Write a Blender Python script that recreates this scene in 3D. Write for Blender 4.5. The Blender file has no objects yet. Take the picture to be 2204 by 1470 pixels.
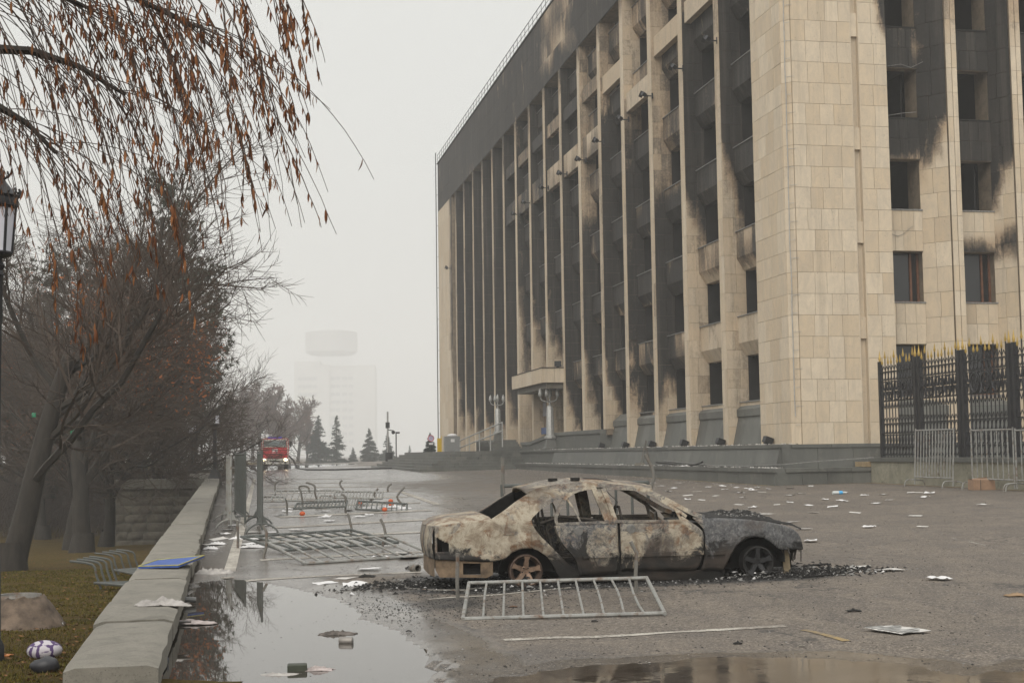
import bpy, bmesh, math, random
from mathutils import Vector, Matrix, noise
SC = bpy.context.scene
COL = SC.collection
rnd = random.Random(7)
PI = math.pi
R = math.radians

# ---------------------------------------------------------------- camera
EYE = 1.73
PITCH, ROLL = math.atan(240 / 3060.0), R(0.78)
FOC, CX, CY = 3060.0, 1102.0, 735.0
_cp, _sp, _cr, _sr = math.cos(PITCH), math.sin(PITCH), math.cos(ROLL), math.sin(ROLL)
FW = Vector((0, _cp, _sp))
_R0, _U0 = Vector((1, 0, 0)), Vector((0, -_sp, _cp))
RT, UP = _R0 * _cr - _U0 * _sr, _U0 * _cr + _R0 * _sr
cam = bpy.data.cameras.new('camera')
cam.sensor_width = 36.0
cam.lens = 50.0
cam.clip_end = 6000.0
cam_ob = bpy.data.objects.new('camera', cam)
COL.objects.link(cam_ob)
m = Matrix((RT, UP, -FW)).transposed().to_4x4()
m.translation = (0, 0, EYE)
cam_ob.matrix_world = m
SC.camera = cam_ob

# ---------------------------------------------------------------- sky, sun, exposure
SUN_EL, SUN_AZ = R(38), R(200)          # behind the photographer, veiled by cloud
wd = bpy.data.worlds.new('World')
SC.world = wd
wd.use_nodes = True
wn = wd.node_tree
wn.nodes.clear()
_o = wn.nodes.new('ShaderNodeOutputWorld')
_bg = wn.nodes.new('ShaderNodeBackground')
_bg2 = wn.nodes.new('ShaderNodeBackground')
_sky = wn.nodes.new('ShaderNodeTexSky')
_sky.sky_type = 'NISHITA'
_sky.sun_disc = False
_sky.sun_elevation = SUN_EL
_sky.sun_rotation = SUN_AZ
_sky.dust_density = 6.0
_bg.inputs['Strength'].default_value = 0.05
wn.links.new(_sky.outputs[0], _bg.inputs['Color'])
_tc = wn.nodes.new('ShaderNodeTexCoord')
_sx = wn.nodes.new('ShaderNodeSeparateXYZ')
wn.links.new(_tc.outputs['Generated'], _sx.inputs[0])
_rp = wn.nodes.new('ShaderNodeValToRGB')   # overcast cloud deck: brighter overhead
_rp.color_ramp.elements[0].position = 0.0
_rp.color_ramp.elements[0].color = (.565, .565, .543, 1)
_rp.color_ramp.elements[1].position = 1.0
_rp.color_ramp.elements[1].color = (1.2, 1.2, 1.18, 1)
_e = _rp.color_ramp.elements.new(.42)
_e.color = (.63, .632, .605, 1)
wn.links.new(_sx.outputs['Z'], _rp.inputs['Fac'])
wn.links.new(_rp.outputs['Color'], _bg2.inputs['Color'])
_bg2.inputs['Strength'].default_value = 1.08
_add = wn.nodes.new('ShaderNodeMixShader')
_add.inputs[0].default_value = 0.88
wn.links.new(_bg.outputs[0], _add.inputs[1])
wn.links.new(_bg2.outputs[0], _add.inputs[2])
wn.links.new(_add.outputs[0], _o.inputs['Surface'])

sun = bpy.data.lights.new('sun', 'SUN')
sun.energy = 1.4
sun.angle = R(50)
sun.color = (1.0, .955, .89)
sun_ob = bpy.data.objects.new('sun', sun)
COL.objects.link(sun_ob)
_sd = Vector((math.sin(SUN_AZ) * math.cos(SUN_EL), math.cos(SUN_AZ) * math.cos(SUN_EL), math.sin(SUN_EL)))
sun_ob.rotation_euler = _sd.to_track_quat('Z', 'Y').to_euler()

SC.view_settings.view_transform = 'Standard'
SC.view_settings.look = 'None'
SC.view_settings.exposure = 0.42
SC.view_settings.gamma = 1.0
SC.cycles.volume_bounces = 2
SC.cycles.max_bounces = 8
SC.cycles.diffuse_bounces = 3
SC.cycles.glossy_bounces = 3
SC.cycles.transparent_max_bounces = 8

# ---------------------------------------------------------------- survey helpers
GA, GC, YF = .0153, .0078, 115.0
def gz(x, y):
    return GA * max(-45, min(25, x)) + GC * min(y, YF)
def ray(px, py):
    return FW + RT * ((px - CX) / FOC) - UP * ((py - CY) / FOC)
def G(px, py, dz=0.0):
    """point of the plaza surface (raised by dz) seen in that direction"""
    r = ray(px, py)
    k = (EYE - dz) / (GA * r.x + GC * r.y - r.z)
    if k * r.y > YF or k < 0:
        k = (EYE - dz - GC * YF) / (GA * r.x - r.z)
    return Vector((r.x * k, r.y * k, EYE + r.z * k))
def atY(px, py, y):
    r = ray(px, py)
    k = y / r.y
    return Vector((r.x * k, y, EYE + r.z * k))
def onZ(px, py, z):
    r = ray(px, py)
    k = (z - EYE) / r.z
    return Vector((r.x * k, r.y * k, z))
ANG = R(11.22)
DD = Vector((-math.sin(ANG), math.cos(ANG), 0))     # along the long facade, away
EE = Vector((math.cos(ANG), math.sin(ANG), 0))      # along the short facade, right
B0 = Vector((8.80, 48.08, 0))
def ST(p):
    v = p - B0
    return Vector((v.dot(EE), v.dot(DD), p.z))       # building coordinates (t, s, z)
def Wp(t, s, z):
    return B0 + EE * t + DD * s + Vector((0, 0, z))
def onT(px, py, t):
    r = ray(px, py)
    k = (B0.dot(EE) + t) / r.dot(EE)
    return ST(Vector((r.x * k, r.y * k, EYE + r.z * k)))
def onS(px, py, s):
    r = ray(px, py)
    k = (B0.dot(DD) + s) / r.dot(DD)
    return ST(Vector((r.x * k, r.y * k, EYE + r.z * k)))
def sm(a, b, x):
    if a == b: return 1.0 if x > a else 0.0
    u = max(0., min(1., (x - a) / (b - a)))
    return u * u * (3 - 2 * u)
def fbm(x, y, z=0.0, o=4):
    v, a, t = 0.0, .5, 0.0
    for i in range(o):
        v += a * noise.noise((x, y, z)); t += a
        x *= 2.03; y *= 2.03; z *= 2.03; a *= .55
    return v / t * 1.6

# ---------------------------------------------------------------- mesh builder
class MB:
    def __init__(self):
        self.v, self.f, self.a = [], [], []
    def add(self, vs, fs, at=None):
        n = len(self.v)
        self.v += [tuple(p) for p in vs]
        self.f += [tuple(i + n for i in q) for q in fs]
        if at is not None:
            self.a += [0.0] * (n - len(self.a)) + list(at)
        return self
    def box(self, lo, hi, M=None):
        x0, y0, z0 = lo; x1, y1, z1 = hi
        vs = [Vector(p) for p in ((x0,y0,z0),(x1,y0,z0),(x1,y1,z0),(x0,y1,z0),(x0,y0,z1),(x1,y0,z1),(x1,y1,z1),(x0,y1,z1))]
        if M: vs = [M @ p for p in vs]
        return self.add(vs, ((3,2,1,0),(4,5,6,7),(0,1,5,4),(1,2,6,5),(2,3,7,6),(3,0,4,7)))
    def bar(self, a, b, w, h=None):
        """square bar from a to b"""
        a, b = Vector(a), Vector(b); h = h or w
        d = (b - a).normalized()
        u = d.cross(Vector((0, 0, 1)))
        if u.length < 1e-3: u = Vector((1, 0, 0))
        u.normalize(); q = u.cross(d)
        vs = []
        for p in (a, b):
            for s, t in ((-1,-1),(1,-1),(1,1),(-1,1)):
                vs.append(p + u * s * w / 2 + q * t * h / 2)
        return self.add(vs, ((0,1,2,3),(7,6,5,4),(0,4,5,1),(1,5,6,2),(2,6,7,3),(3,7,4,0)))
    def tube(self, pts, r, n=6, cap=True):
        pts = [Vector(p) for p in pts]
        k = len(pts)
        rs = r if isinstance(r, (list, tuple)) else [r] * k
        vs, fs = [], []
        d0 = (pts[1] - pts[0]).normalized()
        u = d0.orthogonal().normalized()
        for i in range(k):
            d = (pts[min(i + 1, k - 1)] - pts[max(i - 1, 0)])
            if d.length < 1e-9: d = d0
            d.normalize()
            u = (u - d * u.dot(d))
            if u.length < 1e-6: u = d.orthogonal()
            u.normalize(); w = d.cross(u)
            for j in range(n):
                a = 2 * PI * j / n
                vs.append(pts[i] + (u * math.cos(a) + w * math.sin(a)) * rs[i])
        for i in range(k - 1):
            for j in range(n):
                fs.append((i*n + j, i*n + (j+1) % n, (i+1)*n + (j+1) % n, (i+1)*n + j))
        if cap:
            fs.append(tuple(range(n - 1, -1, -1))); fs.append(tuple((k-1)*n + j for j in range(n)))
        return self.add(vs, fs)
    def lathe(self, prof, n=12, c=(0, 0, 0), M=None):
        vs, fs = [], []
        for r_, z in prof:
            for j in range(n):
                a = 2 * PI * j / n
                p = Vector((c[0] + r_ * math.cos(a), c[1] + r_ * math.sin(a), c[2] + z))
                vs.append(M @ p if M else p)
        k = len(prof)
        for i in range(k - 1):
            for j in range(n):
                fs.append((i*n + j, i*n + (j+1) % n, (i+1)*n + (j+1) % n, (i+1)*n + j))
        fs.append(tuple(range(n - 1, -1, -1))); fs.append(tuple((k-1)*n + j for j in range(n)))
        return self.add(vs, fs)
    def prism(self, poly, lo, hi, axis=2):
        """poly of 2-D points pushed from lo to hi along an axis"""
        n = len(poly); vs = []
        for h in (lo, hi):
            for a, b in poly:
                vs.append({2: (a, b, h), 0: (h, a, b), 1: (a, h, b)}[axis])
        fs = [tuple(range(n - 1, -1, -1)), tuple(range(n, 2*n))]
        for i in range(n):
            j = (i + 1) % n
            fs.append((i, j, n + j, n + i))
        return self.add(vs, fs)
    def grid(self, nu, nv, fn, closed=False):
        vs = [fn(i / (nu - 1), j / (nv - 1)) for i in range(nu) for j in range(nv)]
        fs = [(i*nv + j, (i+1)*nv + j, (i+1)*nv + j + 1, i*nv + j + 1) for i in range(nu - 1) for j in range(nv - 1)]
        return self.add(vs, fs)
    def ball(self, c, r, nu=8, nv=6):
        c = Vector(c); rr = r if isinstance(r, (tuple, list)) else (r, r, r)
        prof = []
        vs, fs = [], []
        for i in range(nv + 1):
            th = PI * i / nv
            for j in range(nu):
                a = 2 * PI * j / nu
                vs.append(c + Vector((rr[0]*math.sin(th)*math.cos(a), rr[1]*math.sin(th)*math.sin(a), -rr[2]*math.cos(th))))
        for i in range(nv):
            for j in range(nu):
                fs.append((i*nu + j, i*nu + (j+1) % nu, (i+1)*nu + (j+1) % nu, (i+1)*nu + j))
        return self.add(vs, fs)
    def mesh(self, name, mt, smooth=None, weld=False):
        me = bpy.data.meshes.new(name)
        me.from_pydata(self.v, [], self.f)
        if self.a:
            self.a += [0.0] * (len(self.v) - len(self.a))
            at = me.attributes.new('soot', 'FLOAT', 'POINT')
            at.data.foreach_set('value', self.a)
        for x in (mt if isinstance(mt, (list, tuple)) else [mt]):
            me.materials.append(x)
        if weld:
            bm = bmesh.new(); bm.from_mesh(me)
            bmesh.ops.remove_doubles(bm, verts=bm.verts, dist=1e-4)
            bmesh.ops.recalc_face_normals(bm, faces=bm.faces)
            bm.to_mesh(me); bm.free()
        if smooth is not None:
            me.polygons.foreach_set('use_smooth', [True] * len(me.polygons))
            if smooth < 180:
                me.set_sharp_from_angle(angle=R(smooth))
        me.update()
        return me
    def build(self, name, mt, parent=None, smooth=None, weld=False):
        o = bpy.data.objects.new(name, self.mesh(name, mt, smooth, weld))
        COL.objects.link(o)
        if parent: o.parent = parent
        return o

def tag(o, label=None, cat=None, group=None, kind=None):
    if label: o['label'] = label
    if cat: o['category'] = cat
    if group: o['group'] = group
    if kind: o['kind'] = kind
    return o
def thing(name, loc=(0, 0, 0), rot=None, label=None, cat=None, group=None):
    o = bpy.data.objects.new(name, None)
    COL.objects.link(o)
    o.empty_display_size = .2
    M = Matrix.Translation(loc)
    if rot is not None:
        M = M @ (rot.to_4x4() if isinstance(rot, Matrix) else Matrix.Rotation(rot, 4, 'Z'))
    o.matrix_world = M
    return tag(o, label, cat, group)
def inst(name, me, parent=None, loc=(0, 0, 0), rot=(0, 0, 0), sc=(1, 1, 1)):
    o = bpy.data.objects.new(name, me)
    COL.objects.link(o)
    o.location = loc; o.rotation_euler = rot; o.scale = sc if not isinstance(sc, (int, float)) else (sc,) * 3
    if parent: o.parent = parent
    return o
def copy_thing(root, M, label, group=None):
    r_ = root.copy(); COL.objects.link(r_)
    r_.matrix_world = M
    r_['label'] = label
    if group: r_['group'] = group
    for ch in list(root.children):
        c = ch.copy(); COL.objects.link(c); c.parent = r_
        for g in list(ch.children):
            d = g.copy(); COL.objects.link(d); d.parent = c
    return r_

# ---------------------------------------------------------------- materials
class NT:
    def __init__(self, name):
        self.m = bpy.data.materials.new(name)
        self.m.use_nodes = True
        self.t = self.m.node_tree
        self.b = self.t.nodes['Principled BSDF']
        self.tc = self.t.nodes.new('ShaderNodeTexCoord')
        self.geo = self.t.nodes.new('ShaderNodeNewGeometry')
    def set(self, inp, v):
        if hasattr(v, 'is_linked') or isinstance(v, bpy.types.NodeSocket): self.t.links.new(v, inp)
        elif isinstance(v, (tuple, list)) and len(v) == 3 and inp.type == 'RGBA': inp.default_value = (*v, 1)
        else: inp.default_value = v
    def vec(self, kind='Object', scale=None):
        s = self.geo.outputs['Position'] if kind == 'World' else self.tc.outputs[kind]
        if scale is not None:
            mp = self.t.nodes.new('ShaderNodeMapping'); self.t.links.new(s, mp.inputs['Vector'])
            mp.inputs['Scale'].default_value = scale
            s = mp.outputs[0]
        return s
    def noise(self, scale, detail=4, rough=.6, vec=None, dist=0.0, color=False):
        n = self.t.nodes.new('ShaderNodeTexNoise')
        n.inputs['Scale'].default_value = scale; n.inputs['Detail'].default_value = detail
        n.inputs['Roughness'].default_value = rough; n.inputs['Distortion'].default_value = dist
        self.t.links.new(vec if vec is not None else self.tc.outputs['Object'], n.inputs['Vector'])
        return n.outputs['Color' if color else 'Fac']
    def voro(self, scale, vec=None, feat='F1', out='Distance'):
        n = self.t.nodes.new('ShaderNodeTexVoronoi'); n.feature = feat
        n.inputs['Scale'].default_value = scale
        self.t.links.new(vec if vec is not None else self.tc.outputs['Object'], n.inputs['Vector'])
        return n.outputs[out]
    def ramp(self, fac, *stops):
        n = self.t.nodes.new('ShaderNodeValToRGB')
        e = n.color_ramp.elements
        while len(e) < len(stops): e.new(.5)
        for i, (p, c) in enumerate(stops):
            e[i].position = p
            e[i].color = (c, c, c, 1) if isinstance(c, (int, float)) else (*c, 1)
        self.set(n.inputs['Fac'], fac)
        return n.outputs['Color']
    def mix(self, fac, a, b, mode='MIX'):
        n = self.t.nodes.new('ShaderNodeMix'); n.data_type = 'RGBA'; n.blend_type = mode
        self.set(n.inputs[0], fac); self.set(n.inputs[6], a); self.set(n.inputs[7], b)
        return n.outputs[2]
    def math(self, op, a, b=0.0, clamp=False):
        n = self.t.nodes.new('ShaderNodeMath'); n.operation = op; n.use_clamp = clamp
        self.set(n.inputs[0], a); self.set(n.inputs[1], b)
        return n.outputs[0]
    def attr(self, name):
        n = self.t.nodes.new('ShaderNodeAttribute'); n.attribute_name = name
        return n.outputs['Fac']
    def rand(self):
        return self.t.nodes.new('ShaderNodeObjectInfo').outputs['Random']
    def island(self):
        return self.geo.outputs['Random Per Island']
    def xyz(self, vec, ax):
        n = self.t.nodes.new('ShaderNodeSeparateXYZ'); self.t.links.new(vec, n.inputs[0])
        return n.outputs[ax]
    def bump(self, h, strength=.3, dist=.01):
        n = self.t.nodes.new('ShaderNodeBump')
        n.inputs['Strength'].default_value = strength; n.inputs['Distance'].default_value = dist
        self.set(n.inputs['Height'], h)
        self.t.links.new(n.outputs[0], self.b.inputs['Normal'])
    def out(self, col, rough=.8, metal=0.0, spec=None):
        self.set(self.b.inputs['Base Color'], col)
        self.set(self.b.inputs['Roughness'], rough)
        self.set(self.b.inputs['Metallic'], metal)
        if spec is not None: self.b.inputs['Specular IOR Level'].default_value = spec
        return self.m

def simple(name, col, rough=.7, metal=0.0, var=.25, scale=6.0, bump=.0, world=False):
    n = NT(name)
    v = n.vec('World') if world else n.vec('Object')
    f = n.noise(scale, 5, .65, v)
    dark = tuple(c * (1 - var) for c in col); lite = tuple(min(1, c * (1 + var)) for c in col)
    if bump: n.bump(f, bump, .01)
    return n.out(n.ramp(f, (.3, dark), (.7, lite)), rough, metal)

def m_stone():
    n = NT('pale travertine cladding, smoke stained')
    w = n.vec('Object')
    pick = n.math('ADD', n.math('MULTIPLY', n.rand(), 1.0), n.island())
    pick = n.math('FRACT', n.math('MULTIPLY', pick, 3.71))
    c = n.ramp(pick, (0, (.575, .475, .345)), (.3, (.53, .425, .295)), (.55, (.57, .48, .36)), (.8, (.61, .515, .385)), (1, (.48, .38, .262)))
    ofs = n.t.nodes.new('ShaderNodeCombineXYZ'); n.set(ofs.inputs[0], n.math('MULTIPLY', pick, 37.0)); n.set(ofs.inputs[1], n.math('MULTIPLY', pick, 11.0))
    va = n.t.nodes.new('ShaderNodeVectorMath'); va.operation = 'ADD'; n.set(va.inputs[0], n.vec('Object', (1.0, 1.0, .45))); n.set(va.inputs[1], ofs.outputs[0])
    vein = n.noise(2.6, 6, .7, va.outputs[0], 1.2)
    c = n.mix(n.ramp(vein, (.38, .0), (.62, .38)), c, (.36, .315, .255))
    pit = n.noise(26, 4, .75, va.outputs[0], .4)
    pf = n.ramp(n.noise(1.3, 3, .6, va.outputs[0]), (.40, 0.), (.62, 1.))
    c = n.mix(n.math('MULTIPLY', n.ramp(pit, (.60, 0.), (.68, .85)), pf), c, (.12, .10, .085))
    run = n.noise(1.0, 4, .7, n.vec('Object', (2.2, 2.2, .10)))
    c = n.mix(n.ramp(run, (.52, 0.), (.78, .40)), c, (.19, .155, .115))
    s = n.attr('soot')
    sn = n.noise(.9, 6, .68, n.vec('Object', (1, 1, .5)), .6)
    sf = n.noise(9, 5, .7, w, .5)
    sa = n.math('ADD', s, n.math('MULTIPLY', n.math('SUBTRACT', sn, .5), .55))
    sa = n.math('ADD', sa, n.math('MULTIPLY', n.math('SUBTRACT', sf, .5), .35))
    stk = n.noise(1.0, 5, .75, n.vec('Object', (3.4, 3.4, .13)), .3)
    sa = n.math('ADD', sa, n.math('MULTIPLY', n.math('SUBTRACT', stk, .5), .48))
    sa = n.math('ADD', sa, n.math('MULTIPLY', n.math('SUBTRACT', pick, .5), .16))
    sa = n.math('SUBTRACT', sa, n.ramp(n.noise(.55, 6, .75, n.vec('Object', (1.3, 1.3, .45)), .8), (.56, 0.), (.70, .42)))
    sm_ = n.math('MULTIPLY', n.ramp(sa, (.12, 0.), (.30, .60), (.48, .99)), n.ramp(s, (.02, 0.), (.16, 1.)))
    sootc = n.mix(n.ramp(sn, (.35, 0.), (.7, 1.)), (.009, .0088, .0085), (.026, .023, .020))
    sootc = n.mix(n.ramp(stk, (.50, 0.), (.70, .8)), sootc, (.070, .062, .052))
    warm = n.mix(n.math('MULTIPLY', n.ramp(s, (.05, 0.), (.3, .7)), .8), c, (.25, .155, .085))
    c = n.mix(sm_, warm, sootc)
    n.bump(n.math('ADD', n.math('MULTIPLY', pit, .5), vein), .25, .01)
    return n.out(c, n.ramp(sf, (.3, .7), (.7, .92)))

def m_granite():
    n = NT('grey green granite slab')
    w = n.vec('Object')
    pick = n.math('FRACT', n.math('MULTIPLY', n.math('ADD', n.rand(), n.island()), 5.3))
    c = n.ramp(pick, (0, (.088, .092, .082)), (.4, (.112, .114, .100)), (.7, (.10, .103, .094)), (1, (.135, .135, .118)))
    g = n.noise(60, 3, .7, w)
    c = n.mix(n.ramp(g, (.4, 0.), (.7, .4)), c, (.19, .19, .175))
    st = n.noise(.8, 5, .7, n.vec('Object', (1, 1, .35)))
    c = n.mix(n.ramp(st, (.42, 0.), (.72, .7)), c, (.045, .045, .042))
    li = n.noise(1.7, 5, .7, w)
    c = n.mix(n.ramp(li, (.56, 0.), (.74, .5)), c, (.21, .20, .175))
    n.bump(g, .15, .004)
    return n.out(c, n.ramp(st, (.3, .72), (.7, .5)))

def m_asphalt():
    n = NT('worn asphalt')
    w = n.vec('World')
    big = n.noise(.22, 5, .6, w, .4)
    mid = n.noise(1.3, 6, .68, n.vec('World', (1.0, .55, 1)), .8)
    fine = n.noise(90, 3, .7, w)
    grit = n.voro(70, w)
    wet = n.attr('wet')
    m8 = n.noise(9, 5, .75, w); m20 = n.noise(38, 3, .85, w)
    burn = n.attr('soot')
    c = n.ramp(big, (.3, (.118, .096, .071)), (.5, (.182, .149, .111)), (.68, (.118, .098, .076)))
    c = n.mix(n.ramp(mid, (.42, 0.), (.64, .72)), c, (.058, .049, .042))
    c = n.mix(n.ramp(n.noise(.9, 6, .72, n.vec('World', (.35, 1.5, 1)), .9), (.54, 0.), (.68, .75)), c, (.048, .041, .036))
    c = n.mix(n.ramp(n.noise(3.1, 5, .7, w, .5), (.58, 0.), (.78, .55)), c, (.185, .152, .124))
    c = n.mix(n.ramp(grit, (.0, .5), (.45, 0.)), c, (.30, .26, .22))
    c = n.mix(n.ramp(fine, (.38, .80), (.52, 0.)), c, (.036, .031, .028))
    c = n.mix(n.ramp(n.noise(130, 2, .8, w), (.62, 0.), (.70, .75)), c, (.33, .285, .24))
    c = n.mix(n.ramp(m8, (.40, .55), (.56, 0.)), c, (.055, .045, .037))
    c = n.mix(n.ramp(m20, (.54, 0.), (.64, .80)), c, (.33, .28, .235))
    c = n.mix(n.ramp(m20, (.36, .85), (.46, 0.)), c, (.030, .026, .023))
    wv = n.math('ADD', wet, n.math('MULTIPLY', n.math('SUBTRACT', mid, .5), .9))
    wm = n.ramp(wv, (.25, 0.), (.62, 1.))
    c = n.mix(n.math('MULTIPLY', wm, .38), c, (.060, .056, .052))
    # cracks and tar seams
    cv = n.t.nodes.new('ShaderNodeVectorMath'); cv.operation = 'ADD'
    n.set(cv.inputs[0], n.vec('World', (.26, .16, 0))); 
    nz = n.noise(1.1, 4, .6, w, color=True)
    sc = n.t.nodes.new('ShaderNodeVectorMath'); sc.operation = 'SCALE'; n.set(sc.inputs[0], nz); sc.inputs['Scale'].default_value = .35
    n.set(cv.inputs[1], sc.outputs[0])
    cr = n.voro(1.0, cv.outputs[0], 'DISTANCE_TO_EDGE')
    crm = n.math('MULTIPLY', n.ramp(cr, (.0015, 1.), (.006, 0.)), n.ramp(n.noise(.35, 3, .6, w), (.44, 0.), (.54, .9)))
    c = n.mix(crm, c, (.028, .025, .023))
    bn = n.math('ADD', burn, n.math('MULTIPLY', n.math('SUBTRACT', n.noise(2.8, 6, .75, w), .5), .9))
    c = n.mix(n.math('MULTIPLY', n.ramp(bn, (.22, 0.), (.62, .96)), n.ramp(burn, (.02, 0.), (.12, 1.))), c, (.020, .019, .018))
    n.bump(n.math('ADD', n.math('MULTIPLY', grit, .8), fine), .38, .006)
    for nd in n.t.nodes:
        if nd.type == 'BUMP': n.set(nd.inputs['Strength'], n.math('SUBTRACT', .38, n.math('MULTIPLY', wm, .325)))
    ro = n.mix(n.math('MULTIPLY', wm, .9), n.ramp(fine, (.3, .74), (.7, .88)), n.ramp(mid, (.3, .09), (.7, .24)))
    return n.out(c, ro)

def m_water():
    n = NT('muddy standing water')
    w = n.vec('World')
    n.bump(n.noise(1.6, 2, .5, w), .012, .02)
    n.out((.042, .036, .029), .015)
    n.b.inputs['IOR'].default_value = 1.5
    n.b.inputs['Specular IOR Level'].default_value = .72
    return n.m

def m_metal_pipe(name, col, rust=.5):
    n = NT(name)
    w = n.vec('World')
    f = n.noise(7, 6, .7, w)
    g = n.noise(40, 4, .7, w)
    c = n.ramp(g, (.3, tuple(x * .75 for x in col)), (.7, col))
    c = n.mix(n.ramp(f, (.62 - .2 * rust, 0.), (.80 - .15 * rust, 1.)), c, (.13, .062, .028))
    c = n.mix(n.ramp(n.noise(3, 4, .6, w), (.55, 0.), (.8, .7)), c, (.05, .047, .043))
    n.bump(g, .2, .003)
    return n.out(c, n.ramp(f, (.3, .42), (.7, .8)), .25)

def m_car():
    n = NT('fire scorched bodywork')
    o = n.vec('Object')
    x = n.xyz(o, 0); z = n.xyz(o, 2)
    a = n.noise(1.9, 7, .66, o, .7)
    b = n.noise(5.5, 8, .72, o, .6)
    d = n.noise(26, 6, .78, o, .5)
    k = n.noise(3.3, 7, .7, n.vec('Object', (1, 1, 1.3)), 1.2)
    # ash white, tan, rust, bare grey steel, black
    c = n.ramp(b, (.30, (.115, .082, .055)), (.43, (.235, .19, .135)), (.55, (.375, .335, .262)), (.62, (.29, .24, .175)), (.75, (.165, .11, .070)))
    c = n.mix(n.ramp(k, (.50, 0.), (.60, .92)), c, n.ramp(d, (.35, (.085, .042, .022)), (.65, (.21, .115, .058))))
    grey = n.ramp(d, (.36, (.042, .043, .046)), (.52, (.098, .098, .100)), (.62, (.15, .148, .145)), (.68, (.33, .31, .28)))
    gm = n.ramp(a, (.50, 0.), (.53, 1.))
    front = n.ramp(n.math('ADD', n.math('MULTIPLY', x, .5), n.math('MULTIPLY', n.math('SUBTRACT', b, .5), .12)), (.375, 0.), (.41, 1.))
    door = n.math('MULTIPLY', n.ramp(n.math('ABSOLUTE', n.math('ADD', x, .62)), (.20, 1.), (.50, 0.)), n.ramp(z, (.72, 1.), (.79, 0.)))
    gm2 = n.math('ADD', n.math('MULTIPLY', gm, n.ramp(d, (.36, .95), (.52, .45))), n.math('ADD', n.math('MULTIPLY', front, .95), n.math('MULTIPLY', door, n.ramp(d, (.42, .85), (.58, .15)))), True)
    c = n.mix(gm2, c, grey)
    dk = n.math('ADD', n.noise(2.1, 7, .7, o, 1.3), n.math('MULTIPLY', n.math('SUBTRACT', .46, z), .58))
    c = n.mix(n.ramp(dk, (.50, 0.), (.57, .97)), c, (.012, .011, .010))
    blot = n.noise(1.25, 4, .55, n.vec('Object', (1, 1, 1.6)), .5)
    c = n.mix(n.ramp(blot, (.54, 0.), (.66, .72)), c, (.055, .040, .030))
    c = n.mix(n.math('MULTIPLY', n.ramp(z, (1.00, 0.), (1.10, .85)), n.ramp(b, (.52, 1.), (.68, .25))), c, n.ramp(k, (.35, (.40, .33, .245)), (.62, (.28, .19, .12))))
    c = n.mix(n.ramp(d, (.65, 0.), (.70, .8)), c, (.016, .014, .013))
    n.bump(n.math('ADD', n.math('MULTIPLY', d, .5), b), .5, .008)
    return n.out(c, n.ramp(b, (.3, .65), (.7, .9)), .10)

def m_bark(name, col):
    n = NT(name)
    o = n.vec('Object', (1, 1, .25))
    f = n.noise(9, 6, .7, o, .5)
    c = n.ramp(f, (.3, tuple(x * .5 for x in col)), (.7, tuple(x * 1.35 for x in col)))
    n.bump(f, .8, .03)
    return n.out(c, .92)

def m_glass(name, col, rough=.06):
    n = NT(name)
    return n.out(col, rough, 0.0, .6)
def m_emit(name, col, st):
    n = NT(name)
    n.out(col, .3)
    n.b.inputs['Emission Color'].default_value = (*col, 1)
    n.b.inputs['Emission Strength'].default_value = st
    return n.m
def m_leaf(name, c0, c1):
    n = NT(name)
    p = n.math('FRACT', n.math('ADD', n.island(), n.rand()))
    return n.out(n.ramp(p, (0., c0), (1., c1)), .85, 0.0, .12)

def m_mud():
    n = NT('shallow muddy water')
    w = n.vec('World')
    n.bump(n.noise(3.5, 3, .6, w), .05, .02)
    n.out(n.ramp(n.noise(2, 4, .6, w), (.4, (.040, .032, .025)), (.65, (.075, .060, .047))), n.ramp(n.noise(1.2, 3, .6, w), (.4, .03), (.7, .14)))
    n.b.inputs['IOR'].default_value = 1.33
    return n.m
MUD = m_mud()
STONE, GRANITE, ASPHALT, WATER, CARM = m_stone(), m_granite(), m_asphalt(), m_water(), m_car()
PIPE = m_metal_pipe('grey painted pipe, chipped', (.30, .30, .28), .5)
PIPE_DARK = m_metal_pipe('dark grey green pipe', (.105, .112, .104), .15)
PIPE_RUST = m_metal_pipe('scorched pipe', (.19, .18, .16), .5)
IRON = simple('black wrought iron', (.018, .018, .020), .5, .3, .3)
GOLD = simple('gold paint', (.36, .24, .055), .4, .35, .2)
BLACK = simple('charred black', (.014, .013, .012), .95, 0, .5, 8, .5)
CHAR = simple('sooty interior plaster', (.013, .012, .0115), .95, 0, .6, 1.2)
ASHM = simple('grey ash', (.20, .195, .185), .95, 0, .5, 14)
CONC = None
WHITE = simple('white paper', (.62, .61, .605), .8, 0, .06, 9)
LINE = None
BROWNWOOD = simple('brown window frame', (.14, .058, .028), .6, 0, .3)
GLASS = m_glass('dark window glass', (.02, .021, .022), .08)
SILVER = simple('silver painted cast metal', (.36, .36, .345), .5, .3, .25, 12)
BARK = m_bark('dark bark', (.028, .023, .018))
TWIG = simple('grey brown twigs', (.060, .043, .032), .9, 0, .4, 1.5)
TWIG_RED = simple('reddish twigs', (.125, .082, .068), .9, 0, .3, 1.5)
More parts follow.
